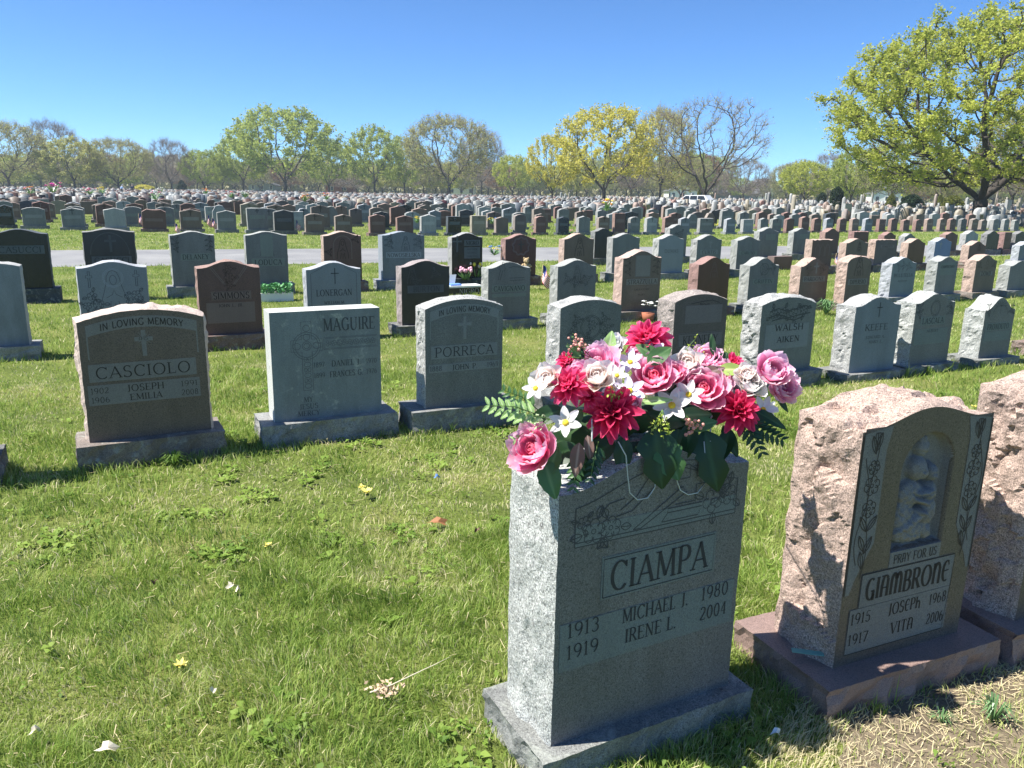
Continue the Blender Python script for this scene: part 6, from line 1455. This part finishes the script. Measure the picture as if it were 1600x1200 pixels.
flag(1252, 478, .70, .30, 'small blue and white flag before the PARDONE stone', checks=True); flag(1300, 425, .42, .30, 'small flag behind the PARDONE stone at the right')
flag(273, 366, .38, .36, 'pale faded flag lying left of the brown stone beyond the road')
def bouquet(P, r, cols, label, name='bouquet', pot=None, n=14, green=True, grp=None):
    o = empty(name, P); tag(o, label, 'bouquet', grp); q = random.Random(int(P[0]*91) + int(P[1]*7))
    if pot: b = MB(); b.tube([(0, 0, 0), (0, 0, r*.8)], [r*.42, r*.58], 10); b.build('pot', pot, o); z0 = r*.8
    else: z0 = 0
    if green:
        b = MB()
        for k in range(n*2):
            a = q.uniform(0, 6.28); l_ = r*q.uniform(.5, 1.1); d = Vector((math.cos(a)*l_, math.sin(a)*l_, r*q.uniform(.2, 1.0))); s = d.cross(Vector((0, 0, 1))).normalized()*r*.10
            b.add([(0, 0, z0), d*.5 + s + Vector((0, 0, z0)), d + Vector((0, 0, z0)), d*.5 - s + Vector((0, 0, z0))], [(0, 1, 2, 3)])
        x = b.build('leaves', LM['mid'], o); x['kind'] = 'stuff'
    for k in range(n):
        a = q.uniform(0, 6.28); l_ = r*q.uniform(0, .85); c = Vector((math.cos(a)*l_, math.sin(a)*l_, z0 + r*q.uniform(.5, 1.0))); fl = MB(); s = r*q.uniform(.18, .28)
        for t in range(5):
            aa = t*1.257 + a; fl.add([c, c + Vector((math.cos(aa-.5)*s*.7, math.sin(aa-.5)*s*.7, s*.3)), c + Vector((math.cos(aa)*s, math.sin(aa)*s, s*.15)), c + Vector((math.cos(aa+.5)*s*.7, math.sin(aa+.5)*s*.7, s*.3))], [(0, 1, 2, 3)])
        fl.ball(c + Vector((0, 0, s*.15)), s*.35, 6); fl.build('blossom', q.choice(cols), o)
    return o
C_PINK, C_RED, C_YEL, C_WH, C_OR, C_PUR, C_BL = [plain(n_, c, .7) for n_, c in (('pink_cloth_flower', (.85, .30, .48)), ('red_cloth_flower', (.65, .03, .06)), ('yellow_cloth_flower', (.85, .68, .06)), ('white_cloth_flower', (.85, .85, .82)), ('orange_cloth_flower', (.85, .35, .08)), ('magenta_cloth_flower', (.75, .08, .45)), ('blue_cloth_flower', (.15, .30, .70)))]
TERRA = plain('terracotta', (.38, .13, .07), .8)
def on_field(px, py, z=.80):
    return ground_at(px, py, z)
for px, py, r, cols, lb in [(82, 298, .75, [C_PUR], 'bright magenta bouquet on a far stone at the left'), (47, 300, .5, [C_OR, C_PINK], 'orange bouquet far away at the left edge of the field'), (140, 301, .5, [C_PINK], 'pale pink bouquet far away left'), (160, 299, .5, [C_YEL], 'pale yellow bouquet far away left'),
        (250, 299, .5, [C_PINK, C_WH], 'pink and white bouquet near the people in the far field'), (243, 309, .45, [C_PINK, C_WH], 'pale pink bouquet just below the far field people'), (322, 300, .5, [C_OR], 'orange bouquet in the far field left of centre'), (361, 306, .45, [C_RED, C_WH], 'red bouquet in the far field left of centre'), (383, 306, .45, [C_WH], 'white bouquet beside the red one in the far field'),
        (477, 312, .4, [C_OR], 'orange bouquet in the middle far field'), (510, 309, .45, [C_OR, C_PINK], 'salmon bouquet in the middle far field'), (652, 346, .26, [C_YEL], 'yellow bouquet between red and pale stones beyond the road'), (590, 362, .22, [C_PINK, C_RED, C_WH], 'pink and red bouquet before a red stone beyond the road'),
        (768, 347, .25, [C_BL, C_YEL], 'blue and yellow bouquet right of the tan stone'), (948, 327, .5, [C_OR, C_YEL, C_WH], 'orange and white bouquet on a stone right of centre'), (892, 360, .16, [C_PINK], 'pink bouquet behind the second black stone beyond the road'), (957, 352, .25, [C_RED], 'dark red bouquet before a stone right of centre beyond the road'), (977, 350, .25, [C_WH, C_BL], 'pale bouquet right of the dark red one beyond the road'),
        (1119, 352, .22, [C_YEL], 'yellow bouquet between pale stones right of centre'), (1176, 360, .14, [C_WH], 'white bouquet at the foot of a pale stone on the right')]:
    z = .85 if py < 330 else (.35 if py < 350 else .05); P = on_field(px, py + 3, z); bouquet((P.x, P.y, z if z > .1 else 0), r, cols, lb, n=10, pot=None)
# planter with green plants under LODUCA
P = ground_at(432, 470); o = empty('planter_box', (P.x, P.y, 0), R(24)); tag(o, 'white wooden planter box full of bright green plants in front of LODUCA', 'planter')
b = MB(); b.box(-.23, .23, -.10, -.08, .0, .12); b.box(-.23, .23, .08, .10, 0, .12); b.box(-.23, -.21, -.08, .08, 0, .12); b.box(.21, .23, -.08, .08, 0, .12); b.box(-.21, .21, -.08, .08, 0, .09); b.build('box', WHITE, o)
b = MB(); q = random.Random(3)
for k in range(420):
    c = Vector((q.uniform(-.23, .23), q.uniform(-.12, .12), .10 + q.random()**.7*.15)); a = Vector((q.gauss(0, 1), q.gauss(0, 1), q.gauss(0, 1))).normalized()*.028; e = a.cross(Vector((q.gauss(0, 1), q.gauss(0, 1), 1))).normalized()*.016
    b.add([c-a, c+e, c+a, c-e], [(0, 1, 2, 3)])
x = b.build('plants', plain('bright_planter_leaves', (.10, .30, .10), .5), o); x['kind'] = 'stuff'
P = ground_at(412, 470); b = MB(); b.ball((0, 0, .05), .05, 10); o = b.build('glass_ball', plain('pale_green_glass', (.45, .65, .40), .2)); o.location = P; tag(o, 'pale green ball on the grass left of the planter box', 'ornament')
# NIGRO grave front: low ledge, vase box and tulips
P = ground_at(722, 459); o = empty('memorial_ledge', (P.x, P.y, 0), R(26)); tag(o, 'low white edged memorial ledge lettered NIGRO with a blue book on it', 'memorial ledge')
b = MB(); b.box(-.28, .28, -.10, .12, 0, .11); b.build('block', gmats('coal')[0], o); b = MB(); b.box(-.30, .30, -.12, .14, .112, .14); b.build('shelf', WHITE, o); b = MB(); text_into(b, 'NIGRO', .08, .055, .075, -.1022, width=.34); b.build('lettering', gmats('light')[2], o)
bk = MB(); bk.box(-.22, -.04, -.08, .06, .142, .165); bk.build('book', C_BL, o)
bl = MB(); bl.add([(-.22, .06, .165), (-.18, .10, .30), (-.06, .10, .30), (-.10, .06, .165)], [(0, 1, 2, 3)]); bl.build('book_cover', WHC, o)
def tulips(P, n, cols, h, label):
    o = empty('tulips', P); tag(o, label, 'flowers'); q = random.Random(n)
    for k in range(n):
        x, y, hh = q.uniform(-.12, .12), q.uniform(-.05, .05), h*q.uniform(.7, 1.0); st_ = MB(); st_.tube([(x*.5, y*.5, 0), (x, y, hh)], .004, 5); st_.build('stem', STEM, o); f_ = MB(); f_.tube([(x, y, hh), (x, y, hh+.02), (x, y, hh+.05), (x, y, hh+.065)], [.008, .026, .024, .012], 8); f_.build('blossom', q.choice(cols), o)
    b = MB()
    for k in range(n*3):
        a = q.uniform(0, 6.28); l_ = q.uniform(.03, .10); b.add([(0, 0, 0), (math.cos(a)*l_-.01, math.sin(a)*l_, h*.4), (math.cos(a)*l_*1.5, math.sin(a)*l_*1.5, h*.7), (math.cos(a)*l_+.01, math.sin(a)*l_, h*.4)], [(0, 1, 2, 3)])
    x = b.build('leaves', LM['mid'], o); x['kind'] = 'stuff'
P = ground_at(727, 450); tulips((P.x, P.y, .14), 9, [plain('tulip_pink', (.85, .45, .55), .6)], .16, 'pink tulips standing on the NIGRO memorial ledge'); P = ground_at(745, 448); tulips((P.x, P.y, .10), 6, [C_YEL, plain('cream_lily', (.85, .72, .55), .6)], .30, 'tall cream and yellow flowers right of the NIGRO stone')
P = ground_at(772, 446); bouquet((P.x, P.y, .52), .16, [C_YEL, C_BL], 'yellow and blue flowers just behind CAVIGNANO', n=8)
# teddy bear beside the wreath stone
P = plane_at(822, 412, 11.9, ROW_AZ); o = empty('teddy_bear', (P.x, P.y, P.z - .12), R(10)); tag(o, 'small tan teddy bear perched behind CAVIGNANO', 'teddy bear')
BEAR = plain('tan_plush', (.45, .33, .18), .95); b = MB(); b.ball((0, 0, .07), (.06, .05, .075), 10); b.build('body', BEAR, o); b = MB(); b.ball((0, -.01, .17), .048, 10); b.ball((-.035, 0, .21), .017, 8); b.ball((.035, 0, .21), .017, 8); b.ball((0, -.05, .16), .018, 8); b.build('head', BEAR, o)
for s in (-1, 1):
    b = MB(); b.tube([(s*.05, -.01, .11), (s*.085, -.03, .07)], [.02, .017], 8); b.build('arm', BEAR, o); b = MB(); b.tube([(s*.03, -.02, .02), (s*.05, -.09, .015)], [.025, .024], 8); b.build('leg', BEAR, o)
b = MB(); b.tube([(0, 0, -P.z + .12), (0, 0, 0)], .01, 6); b.build('stake', WOOD, o)
P = ground_at(1012, 503); bouquet((P.x, P.y, 0), .15, [C_WH], 'terracotta pot of dried white flowers right of STRAZZULLA', 'flower_pot', TERRA, 9, green=False); P = ground_at(1243, 609); bouquet((P.x, P.y, 0), .05, [C_WH], 'tiny white flowers in the grass right of the big arrangement', n=6)
P = ground_at(805, 505); bouquet((P.x, P.y, 0), .10, [C_YEL], 'dandelions in the grass right of CAVIGNANO', n=6); P = ground_at(1392, 455); bouquet((P.x, P.y, 0), .14, [C_WH, C_PINK], 'white flowers in the shade left of PELLUTELLA', n=8)
def leafy_clump(px, py, h, label, mat='mid', n=46):
    P = ground_at(px, py); b = MB(); q = random.Random(px)
    for k in range(n):
        a = q.uniform(0, 6.28); l_ = h*q.uniform(.4, 1.0); w = h*.035; d = Vector((math.cos(a), math.sin(a), 0)); s = Vector((-d.y, d.x, 0))*w; zt = h*q.uniform(.5, 1.0)
        b.add([-s, s, d*l_*.5 + s + Vector((0, 0, zt)), d*l_*.5 - s + Vector((0, 0, zt)), d*l_ + Vector((0, 0, zt*.75))], [(0, 1, 2, 3), (3, 2, 4)])
    o = b.build('leafy_plant', LM[mat]); o.location = (P.x, P.y, 0); tag(o, label, 'plant'); return o
leafy_clump(1290, 492, .24, 'daffodil leaves growing right of the WALSH stone'); leafy_clump(1550, 1128, .085, 'small weed rosette in the dry ground at the lower right', n=34); leafy_clump(1470, 1130, .05, 'smaller weed rosette left of the other one at the lower right', n=26)
leafy_clump(445, 455, .12, 'green sprout right of the planter box'); leafy_clump(272, 690 + 40, .10, 'tuft of long grass at the foot of CASCIOLO', n=60).data.materials[0] = MAT_GRASS
# yellow litter and debris on the turf
def fallen_leaf(px, py, size, mat, label, ang=0.0):
    P = ground_at(px, py, .04); size *= 1.3; b = MB(); n = 12; V = [(0, 0, .006)]
    for i in range(n):
        t = 2*PI*i/n; k = 1 + .3*math.sin(t*5 + px); V.append((size*k*math.cos(t), size*.55*k*math.sin(t), .004 + .012*math.sin(t*2 + px)))
    b.add(V, [(0, i+1, (i+1) % n+1) for i in range(n)]); o = b.build('fallen_leaf', mat); o.location = P; o.rotation_euler = (R(12), R(8), ang); tag(o, label, 'leaf')
LB = plain('dry_brown_leaf', (.30, .13, .05), .7); LD = plain('dark_dry_leaf', (.12, .06, .03), .7); LW = plain('bleached_petal', (.72, .64, .48), .7)
fallen_leaf(684, 816, .036, LB, 'curled orange brown leaf left of the CIAMPA stone', .3); fallen_leaf(745, 828, .014, LD, 'small dark leaf nearest the CIAMPA stone', 1.0); fallen_leaf(362, 916, .016, LW, 'bleached petal scrap in the left foreground grass', .5); fallen_leaf(372, 922, .012, LW, 'second bleached scrap touching the first one', 2.0)
fallen_leaf(168, 1170, .022, LW, 'pale dry scrap at the lower left', .2); fallen_leaf(55, 1142, .012, LW, 'pale scrap near the lower left corner', .9); fallen_leaf(1212, 1146, .014, WHITE, 'torn white paper scrap in the shade between the two big stones', .4); fallen_leaf(240, 910, .008, LD, 'tiny dark leaf in the left foreground', .4); fallen_leaf(335, 1078, .010, LW, 'pale scrap below the yellow blooms in the foreground'); fallen_leaf(683, 745, .012, C_BL, 'tiny blue scrap in the grass below PORRECA', .4)
def dandelion(px, py, r, label):
    P = ground_at(px, py, .04); r *= 1.35; o = empty('yellow_blossom', P); b = MB(); q = random.Random(px)
    for k in range(26):
        a = q.uniform(0, 6.28); l_ = r*q.uniform(.4, 1.0); d = Vector((math.cos(a)*l_, math.sin(a)*l_, r*q.uniform(.1, .7))); s = d.cross(Vector((0, 0, 1))).normalized()*r*.16
        b.add([(0, 0, 0), d*.6+s, d, d*.6-s], [(0, 1, 2, 3)])
    b.build('petals', plain('pale_yellow_bloom', (.82, .70, .12), .7) if 'YB' not in globals() else YB, o); tag(o, label, 'flower')
YB = plain('pale_yellow_bloom', (.82, .72, .18), .7)
dandelion(574, 770, .034, 'largest pale yellow bloom lying in the middle of the lawn'); dandelion(566, 762, .02, 'smaller yellow bloom touching the largest one'); dandelion(418, 853, .018, 'yellow dandelion left of the brown leaf'); dandelion(283, 1040, .020, 'yellow dandelion in the lower left lawn'); dandelion(1522, 636, .022, 'yellow dandelion behind the GIAMBRONE stone'); dandelion(1190, 650, .012, 'tiny yellow flower behind the CIAMPA stone')
def dead_sprig():
    o = empty('dead_flower_stem', ground_at(600, 1078, .035)); tag(o, 'dried pale flower stem lying in the foreground grass', 'dried stem'); B0 = o.location.copy(); q = random.Random(9)
    pts = [ground_at(x, y, .045 + .01*k) - B0 for k, (x, y) in enumerate([(578, 1082), (612, 1070), (650, 1052), (680, 1038), (704, 1026)])]; b = MB(); b.tube(pts, [.0022, .002, .0016, .0012, .0006], 5); b.build('stem', LW, o); b = MB()
    for k in range(90):
        c = ground_at(q.gauss(598, 13), q.gauss(1078, 7), q.uniform(.03, .06)) - B0; d = Vector((q.gauss(0, 1), q.gauss(0, 1), q.gauss(0, .6))).normalized()*.010; s = d.cross(Vector((q.gauss(0, 1), q.gauss(0, 1), 1))).normalized()*.005; b.add([c-d, c+s, c+d, c-s], [(0, 1, 2, 3)])
    x = b.build('dry_petals', plain('dry_petals', (.55, .40, .26), .8), o); x['kind'] = 'stuff'
dead_sprig()
# loose straw and clippings among the grass
def straw():
    r = np.random.default_rng(6); n = 2600; rad = np.sqrt(r.random(n)*(6.5**2-1)+1); th = (r.random(n)*2-1)*.66; x, y = rad*np.sin(th), rad*np.cos(th); k = ~near_box(x, y, .02); x, y = x[k], y[k]
    ex = []
    for (sx, sy, rx, ry, an) in SOIL:
        m = 700; u = r.normal(0, .55, m)*rx; v = r.normal(0, .6, m)*ry; ex.append(np.stack([sx+u*math.cos(an)-v*math.sin(an), sy+u*math.sin(an)+v*math.cos(an)], 1))
    ex = np.concatenate(ex); k = ~near_box(ex[:, 0], ex[:, 1], .0); ex = ex[k]; z = np.concatenate([r.uniform(.012, .04, len(x)), r.uniform(.006, .015, len(ex))]); x = np.concatenate([x, ex[:, 0]]); y = np.concatenate([y, ex[:, 1]]); n = len(x)
    a = r.random(n)*PI*2; l_ = r.uniform(.012, .045, n); w = .0011; dx, dy = np.cos(a)*l_/2, np.sin(a)*l_/2; px, py = -np.sin(a)*w, np.cos(a)*w; dz = r.normal(0, .006, n)
    V = np.stack([x-dx-px, y-dy-py, z-dz, x-dx+px, y-dy+py, z-dz, x+dx+px, y+dy+py, z+dz, x+dx-px, y+dy-py, z+dz], 1).reshape(-1, 3)
    tag(raw_mesh('straw', V, np.arange(n*4), 4, plain('dry_straw', (.55, .46, .27), .8)), kind='stuff')
straw()
def pebbles():
    b = MB(); q = random.Random(12)
    for (sx, sy, rx, ry, an) in SOIL:
        for k in range(130):
            u, v = q.gauss(0, .55)*rx, q.gauss(0, .5)*ry; r_ = q.uniform(.002, .007); b.ball((sx+u*math.cos(an)-v*math.sin(an), sy+u*math.sin(an)+v*math.cos(an), .006), (r_, r_*q.uniform(.6, 1), r_*.7), 5)
    tag(b.build('soil_crumbs', MAT_SOIL), kind='stuff')
pebbles()
# far monuments of the old section, each measured on its own
def monument(px, yt, yb, wpx, kind, shape, label, name='monument', dist=None):
    P = ground_at(px, yb + 6); d = dist or math.hypot(P.x, P.y); P = dist_at(px, yb, d); h = dist_at(px, yt, d).z; w = wpx/F*d; b = MB(); b.box(-w*.62, w*.62, -.3, .3, 0, h*.12); t = .3
    if shape == 'slab': b.box(-w/2, w/2, -t/2, t/2, h*.122, h)
    if shape == 'cross': b.box(-w*.18, w*.18, -t/2, t/2, h*.122, h); b.box(-w*.5, -w*.182, -t/2, t/2, h*.55, h*.78); b.box(w*.182, w*.5, -t/2, t/2, h*.55, h*.78)
    if shape == 'diamond': b.add([(-w*.35, -t/2, h*.12), (w*.35, -t/2, h*.12), (w*.5, -t/2, h*.75), (0, -t/2, h), (-w*.5, -t/2, h*.75), (-w*.35, t/2, h*.12), (w*.35, t/2, h*.12), (w*.5, t/2, h*.75), (0, t/2, h), (-w*.5, t/2, h*.75)], [(0, 1, 2, 3, 4), (9, 8, 7, 6, 5), (1, 0, 5, 6), (2, 1, 6, 7), (3, 2, 7, 8), (4, 3, 8, 9), (0, 4, 9, 5)])
    if shape == 'obelisk': b.add([(-w/2, -w/2, h*.12), (w/2, -w/2, h*.12), (w/2, w/2, h*.12), (-w/2, w/2, h*.12), (-w*.3, -w*.3, h*.92), (w*.3, -w*.3, h*.92), (w*.3, w*.3, h*.92), (-w*.3, w*.3, h*.92), (0, 0, h)], [(0, 1, 5, 4), (1, 2, 6, 5), (2, 3, 7, 6), (3, 0, 4, 7), (4, 5, 8), (5, 6, 8), (6, 7, 8), (7, 4, 8)])
    if shape == 'steps': b.box(-w/2, w/2, -t/2, t/2, h*.122, h*.72); b.box(-w*.28, w*.28, -t/2, t/2, h*.722, h*.9); b.box(-w*.1, w*.1, -t/2, t/2, h*.902, h)
    m_ = gmats(kind)[2]; o = b.build(name, m_); o.location = (P.x, P.y, 0); o.rotation_euler = (0, 0, R(20)); tag(o, label, 'monument', 'taller monuments in the old section')
    return o
monument(1322, 318, 338, 12, 'light', 'slab', 'tall pale slab monument below the columnar evergreen'); monument(1404, 320, 339, 13, 'light', 'diamond', 'pale pointed monument right of the tall pale slab'); monument(1441, 326, 339, 19, 'pink', 'slab', 'orange brown wide monument beneath the maple crown')
monument(1498, 323, 343, 22, 'tan', 'steps', 'pale stepped monument left of the maple trunk'); monument(1552, 322, 343, 17, 'grey', 'steps', 'dark ornate monument right of the maple trunk'); monument(1362, 292, 316, 3, 'light', 'obelisk', 'slender pale obelisk left of the round dark bush', 'obelisk', 130)
for i, (px, yt, w, d, sh) in enumerate([(876, 300, 3.5, 150, 'obelisk'), (883, 302, 3.5, 152, 'obelisk'), (889, 300, 3, 155, 'obelisk'), (830, 301, 3, 160, 'obelisk'), (926, 311, 6, 95, 'slab'), (950, 312, 6, 95, 'slab'), (1002, 312, 9, 90, 'slab'), (1045, 308, 9, 100, 'slab'), (1050, 304, 4, 130, 'cross'), (986, 314, 8, 88, 'slab'), (1247, 312, 8, 110, 'slab'), (1150, 318, 10, 85, 'slab'), (1510, 308, 5, 120, 'obelisk'), (1575, 312, 8, 100, 'slab'), (1592, 310, 6, 110, 'cross'), (578, 301, 3, 170, 'obelisk'), (555, 302, 4, 170, 'slab'), (600, 302, 3, 170, 'obelisk')]):
    monument(px, yt, 322, w, ['light', 'light', 'tan', 'grey'][i % 4], sh, '%s %s, %s from the left among the tall far monuments' % (['pale', 'pale', 'tan', 'grey'][i % 4], {'obelisk': 'obelisk', 'slab': 'upright slab', 'cross': 'stone cross'}[sh], ordinal(sorted([876, 883, 889, 830, 926, 950, 1002, 1045, 1050, 986, 1247, 1150, 1510, 1575, 1592, 578, 555, 600]).index(px) + 1)), {'obelisk': 'obelisk', 'slab': 'monument', 'cross': 'stone_cross'}[sh], d)
# white car on a far lane
def car():
    P = dist_at(1082, 330, 98); o = empty('parked_car', (P.x, P.y, 0), R(-38)); tag(o, 'white sport utility vehicle half hidden by the twisted tree trunk', 'car')
    prof = [(-2.3, .45), (-2.32, .85), (-2.1, 1.0), (-1.25, 1.12), (-.65, 1.62), (1.75, 1.66), (2.2, 1.15), (2.3, .9), (2.28, .45)]; n = len(prof); b = MB()
    V = [(x, -.9 if z < 1.15 else -.78, z) for x, z in prof] + [(x, .9 if z < 1.15 else .78, z) for x, z in prof]; b.add(V, [tuple(range(n)), tuple(range(2*n-1, n-1, -1))] + [(i+1, i, n+i, n+i+1) for i in range(n-1)] + [(0, n-1, 2*n-1, n)]); b.build('body', plain('white_car_paint', (.80, .80, .80), .25), o)
    for q in ([(-1.1, 1.16), (-.62, 1.54), (-.12, 1.56), (-.12, 1.16)], [(-.02, 1.16), (-.02, 1.56), (.85, 1.57), (.85, 1.16)], [(.95, 1.16), (.95, 1.57), (1.68, 1.56), (1.95, 1.16)]):
        for s in (-1, 1):
            w = MB(); w.add([(x, s*(.905 if z < 1.2 else .80), z) for x, z in q], [(0, 1, 2, 3)]); w.build('window', GLASS, o)
    w = MB(); w.add([(-1.27, -.72, 1.13), (-.67, -.68, 1.60), (-.67, .68, 1.60), (-1.27, .72, 1.13)], [(0, 1, 2, 3)]); x = w.build('windscreen', GLASS, o); x.location = (-.012, 0, .012)
    for x_ in (-1.45, 1.42):
        for s in (-1, 1):
            w = MB(); w.tube([(x_, s*.74, .36), (x_, s*.93, .36)], .36, 16, sm=False); wh = w.build('wheel', DARK, o); r_ = MB(); r_.tube([(x_, s*.90, .36), (x_, s*.945, .36)], .2, 10, sm=False); r_.build('rim', GREYM, wh)
    for s in (-1, 1): w = MB(); w.box(-2.34, -2.28, s*.72-.14, s*.72+.14, .72, .88); w.build('headlight', GLASS, o)
car()
# buildings beyond the trees
def house(px, dist, w, d, h, roof_h, wallc, roofc, label, rz=0.0, wins=3, name='house'):
    P = dist_at(px, 312, dist); o = empty(name, (P.x, P.y, 0), rz); tag(o, label, 'building', 'buildings beyond the cemetery'); b = MB(); b.box(-w/2, w/2, -d/2, d/2, 0, h); b.add([(-w/2, -d/2, h), (w/2, -d/2, h), (0, -d/2, h+roof_h*.97), (-w/2, d/2, h), (w/2, d/2, h), (0, d/2, h+roof_h*.97)], [(0, 1, 2), (4, 3, 5)]); b.build('wall', wallc, o)
    b = MB(); e = .4
    for s in (-1, 1): b.add([(s*(w/2+e), -d/2-e, h-e*.6), (0, -d/2-e, h+roof_h), (0, d/2+e, h+roof_h), (s*(w/2+e), d/2+e, h-e*.6), (s*(w/2+e), -d/2-e, h-e*.6+.18), (0, -d/2-e, h+roof_h+.18), (0, d/2+e, h+roof_h+.18), (s*(w/2+e), d/2+e, h-e*.6+.18)], [(0, 1, 2, 3), (4, 7, 6, 5), (0, 4, 5, 1), (3, 2, 6, 7), (0, 3, 7, 4)])
    b.build('roof', roofc, o)
    for fl in range(max(1, int(h // 2.7))):
        for k in range(wins):
            x = -w/2 + w*(k+.5)/wins; f_ = MB(); f_.box(x-.5, x+.5, -d/2-.04, -d/2-.003, .9+fl*2.8, 2.3+fl*2.8); fo = f_.build('window', WHITE, o); g_ = MB(); g_.box(x-.4, x+.4, -d/2-.06, -d/2-.042, 1.0+fl*2.8, 2.2+fl*2.8); g_.build('pane', GLASS, fo)
SLATE = plain('grey_roof_shingle', (.12, .12, .125), .9); BRICKC = plain('red_brick_wall', (.26, .10, .07), .9); CREAM = plain('cream_siding', (.55, .50, .38), .8); BLG = plain('blue_grey_siding', (.25, .29, .33), .8)
house(1188, 300, 6.0, 9, 5.0, 2.6, WHITE, SLATE, 'white gabled house far off between the trees', R(10), 2); house(1205, 330, 9, 9, 3.2, 2.2, CREAM, SLATE, 'tan low house right of the white gabled one', R(-10), 3); house(1150, 285, 5, 14, 2.6, 1.6, BLG, SLATE, 'low grey building left of the white gabled house', R(80), 2)
house(415, 262, 8, 8, 2.2, 1.2, BLG, SLATE, 'low grey building under the largest green tree', R(5), 3, 'building'); house(533, 262, 8, 7, 2.6, 1.3, BRICKC, SLATE, 'small red brick building right of the largest green tree', 0, 2, 'building'); house(722, 270, 9, 7, 2.8, 1.2, WHITE, SLATE, 'white building glimpsed under the centre trees', 0, 3, 'building'); house(1380, 235, 7, 8, 3.0, 1.6, WHITE, SLATE, 'pale house behind the trees left of the maple', R(-12), 3); house(1062, 240, 8, 8, 2.8, 1.5, WHITE, SLATE, 'white house hidden behind the twisted bare tree', 0, 3)
def pole(px, yt, dist, label, r=.13):
    P = dist_at(px, 310, dist); h = dist_at(px, yt, dist).z; o = empty('utility_pole', (P.x, P.y, 0)); tag(o, label, 'pole'); b = MB(); b.tube([(0, 0, 0), (0, 0, h)], [r, r*.7], 8); b.build('post', plain('weathered_pole', (.36, .31, .25), .9), o); b = MB(); b.box(-1.1, 1.1, -.06, .06, h-.7, h-.55); b.build('crossarm', WOOD, o)
pole(1349, 287, 150, 'pale utility pole left of the maple'); pole(1557, 290, 140, 'pale utility pole right of the maple trunk')
# people far off on the left
def person(px, dist, top_c, leg_c, hair, label, bend=0.0, rz=0.0, hgt=1.7):
    P = dist_at(px, 305, dist); o = empty('person', (P.x, P.y, 0), rz); tag(o, label, 'person', 'two people in the far field'); k = hgt/1.7
    def skin(name, vs_, es, rad, mat, root=0):
        me = bpy.data.meshes.new(name); me.from_pydata([(x*k, (y - bend*max(0, z-.9))*k, (z - .25*bend*max(0, z-.9))*k) for x, y, z in vs_], es, []); me.materials.append(mat); ob = link(name, me, o); m = ob.modifiers.new('skin', 'SKIN'); ob.modifiers.new('smooth', 'SUBSURF').levels = 1
        for i, r_ in enumerate(rad): me.skin_vertices[0].data[i].radius = (r_*k, r_*k)
        me.skin_vertices[0].data[root].use_root = True; return ob
    me = 'body'
    SK = plain('skin_tone', (.45, .28, .20), .7)
    vs_ = [(0, 0, .95), (0, 0, 1.15), (0, 0, 1.38), (0, 0, 1.48), (0, -.01, 1.58), (0, -.01, 1.68)] + [(-.17, 0, 1.40), (-.22, .01, 1.15), (-.23, -.06, .92), (-.23, -.09, .83), (.17, 0, 1.40), (.22, .01, 1.15), (.23, -.06, .92), (.23, -.09, .83), (-.09, 0, .88), (-.10, -.02, .5), (-.10, .02, .08), (-.10, -.12, .04), (.09, 0, .88), (.10, -.02, .5), (.10, .02, .08), (.10, -.12, .04)]
    es = [(0, 1), (1, 2), (2, 3), (3, 4), (4, 5), (2, 6), (6, 7), (7, 8), (8, 9), (2, 10), (10, 11), (11, 12), (12, 13), (0, 14), (14, 15), (15, 16), (16, 17), (0, 18), (18, 19), (19, 20), (20, 21)]
    skin('body', vs_, es, [.13, .12, .13, .05, .09, .075, .06, .045, .035, .03, .06, .045, .035, .03, .09, .06, .04, .035, .09, .06, .04, .035], SK)
    skin('jacket', vs_[:3] + vs_[6:9] + vs_[10:13], [(0, 1), (1, 2), (2, 3), (3, 4), (4, 5), (2, 6), (6, 7), (7, 8)], [.16, .155, .16, .075, .062, .052, .075, .062, .052], top_c)
    skin('trousers', [vs_[0], vs_[14], vs_[15], vs_[16], vs_[18], vs_[19], vs_[20]], [(0, 1), (1, 2), (2, 3), (0, 4), (4, 5), (5, 6)], [.15, .10, .075, .06, .10, .075, .06], leg_c)
    b = MB(); zt = 1.70; b.ball((0, (.01 - bend*(zt-.9))*k, (zt - .25*bend*.8 - .015)*k), .10*k, 10); b.build('hair', hair, o)
    return o
person(208, 133, plain('navy_coat', (.012, .02, .06), .8), plain('dark_trousers', (.02, .02, .03), .8), plain('grey_hair', (.30, .28, .26), .8), 'person in a dark navy coat standing in the far field', .12, R(200)); person(190, 136, plain('light_blue_jacket', (.18, .30, .50), .8), plain('dark_trousers', (.02, .02, .03), .8), plain('pale_blue_cap', (.30, .42, .58), .8), 'person in a light blue jacket and cap bending in the far field', .45, R(160), 1.6)
# yellow shrub behind the people
evergreen(225, 300, 175, 26, 11, 'ball', 'yellow', 'yellow flowering shrub behind the people on the far left', 'forsythia_bush')

# ------------------------------------------------------------------ the spring haze that pales the far trees
hz = MB(); hz.box(-420, 420, -40, 480, -1, 27); m = bpy.data.materials.new('haze'); m.use_nodes = True; n = m.node_tree.nodes; n.clear()
pv = n.new('ShaderNodeVolumePrincipled'); pv.inputs['Color'].default_value = (.76, .90, 1.0, 1); pv.inputs['Density'].default_value = .0005; pv.inputs['Anisotropy'].default_value = .2
ou = n.new('ShaderNodeOutputMaterial'); m.node_tree.links.new(pv.outputs[0], ou.inputs['Volume'])
o = hz.build('haze', m); tag(o, kind='stuff')
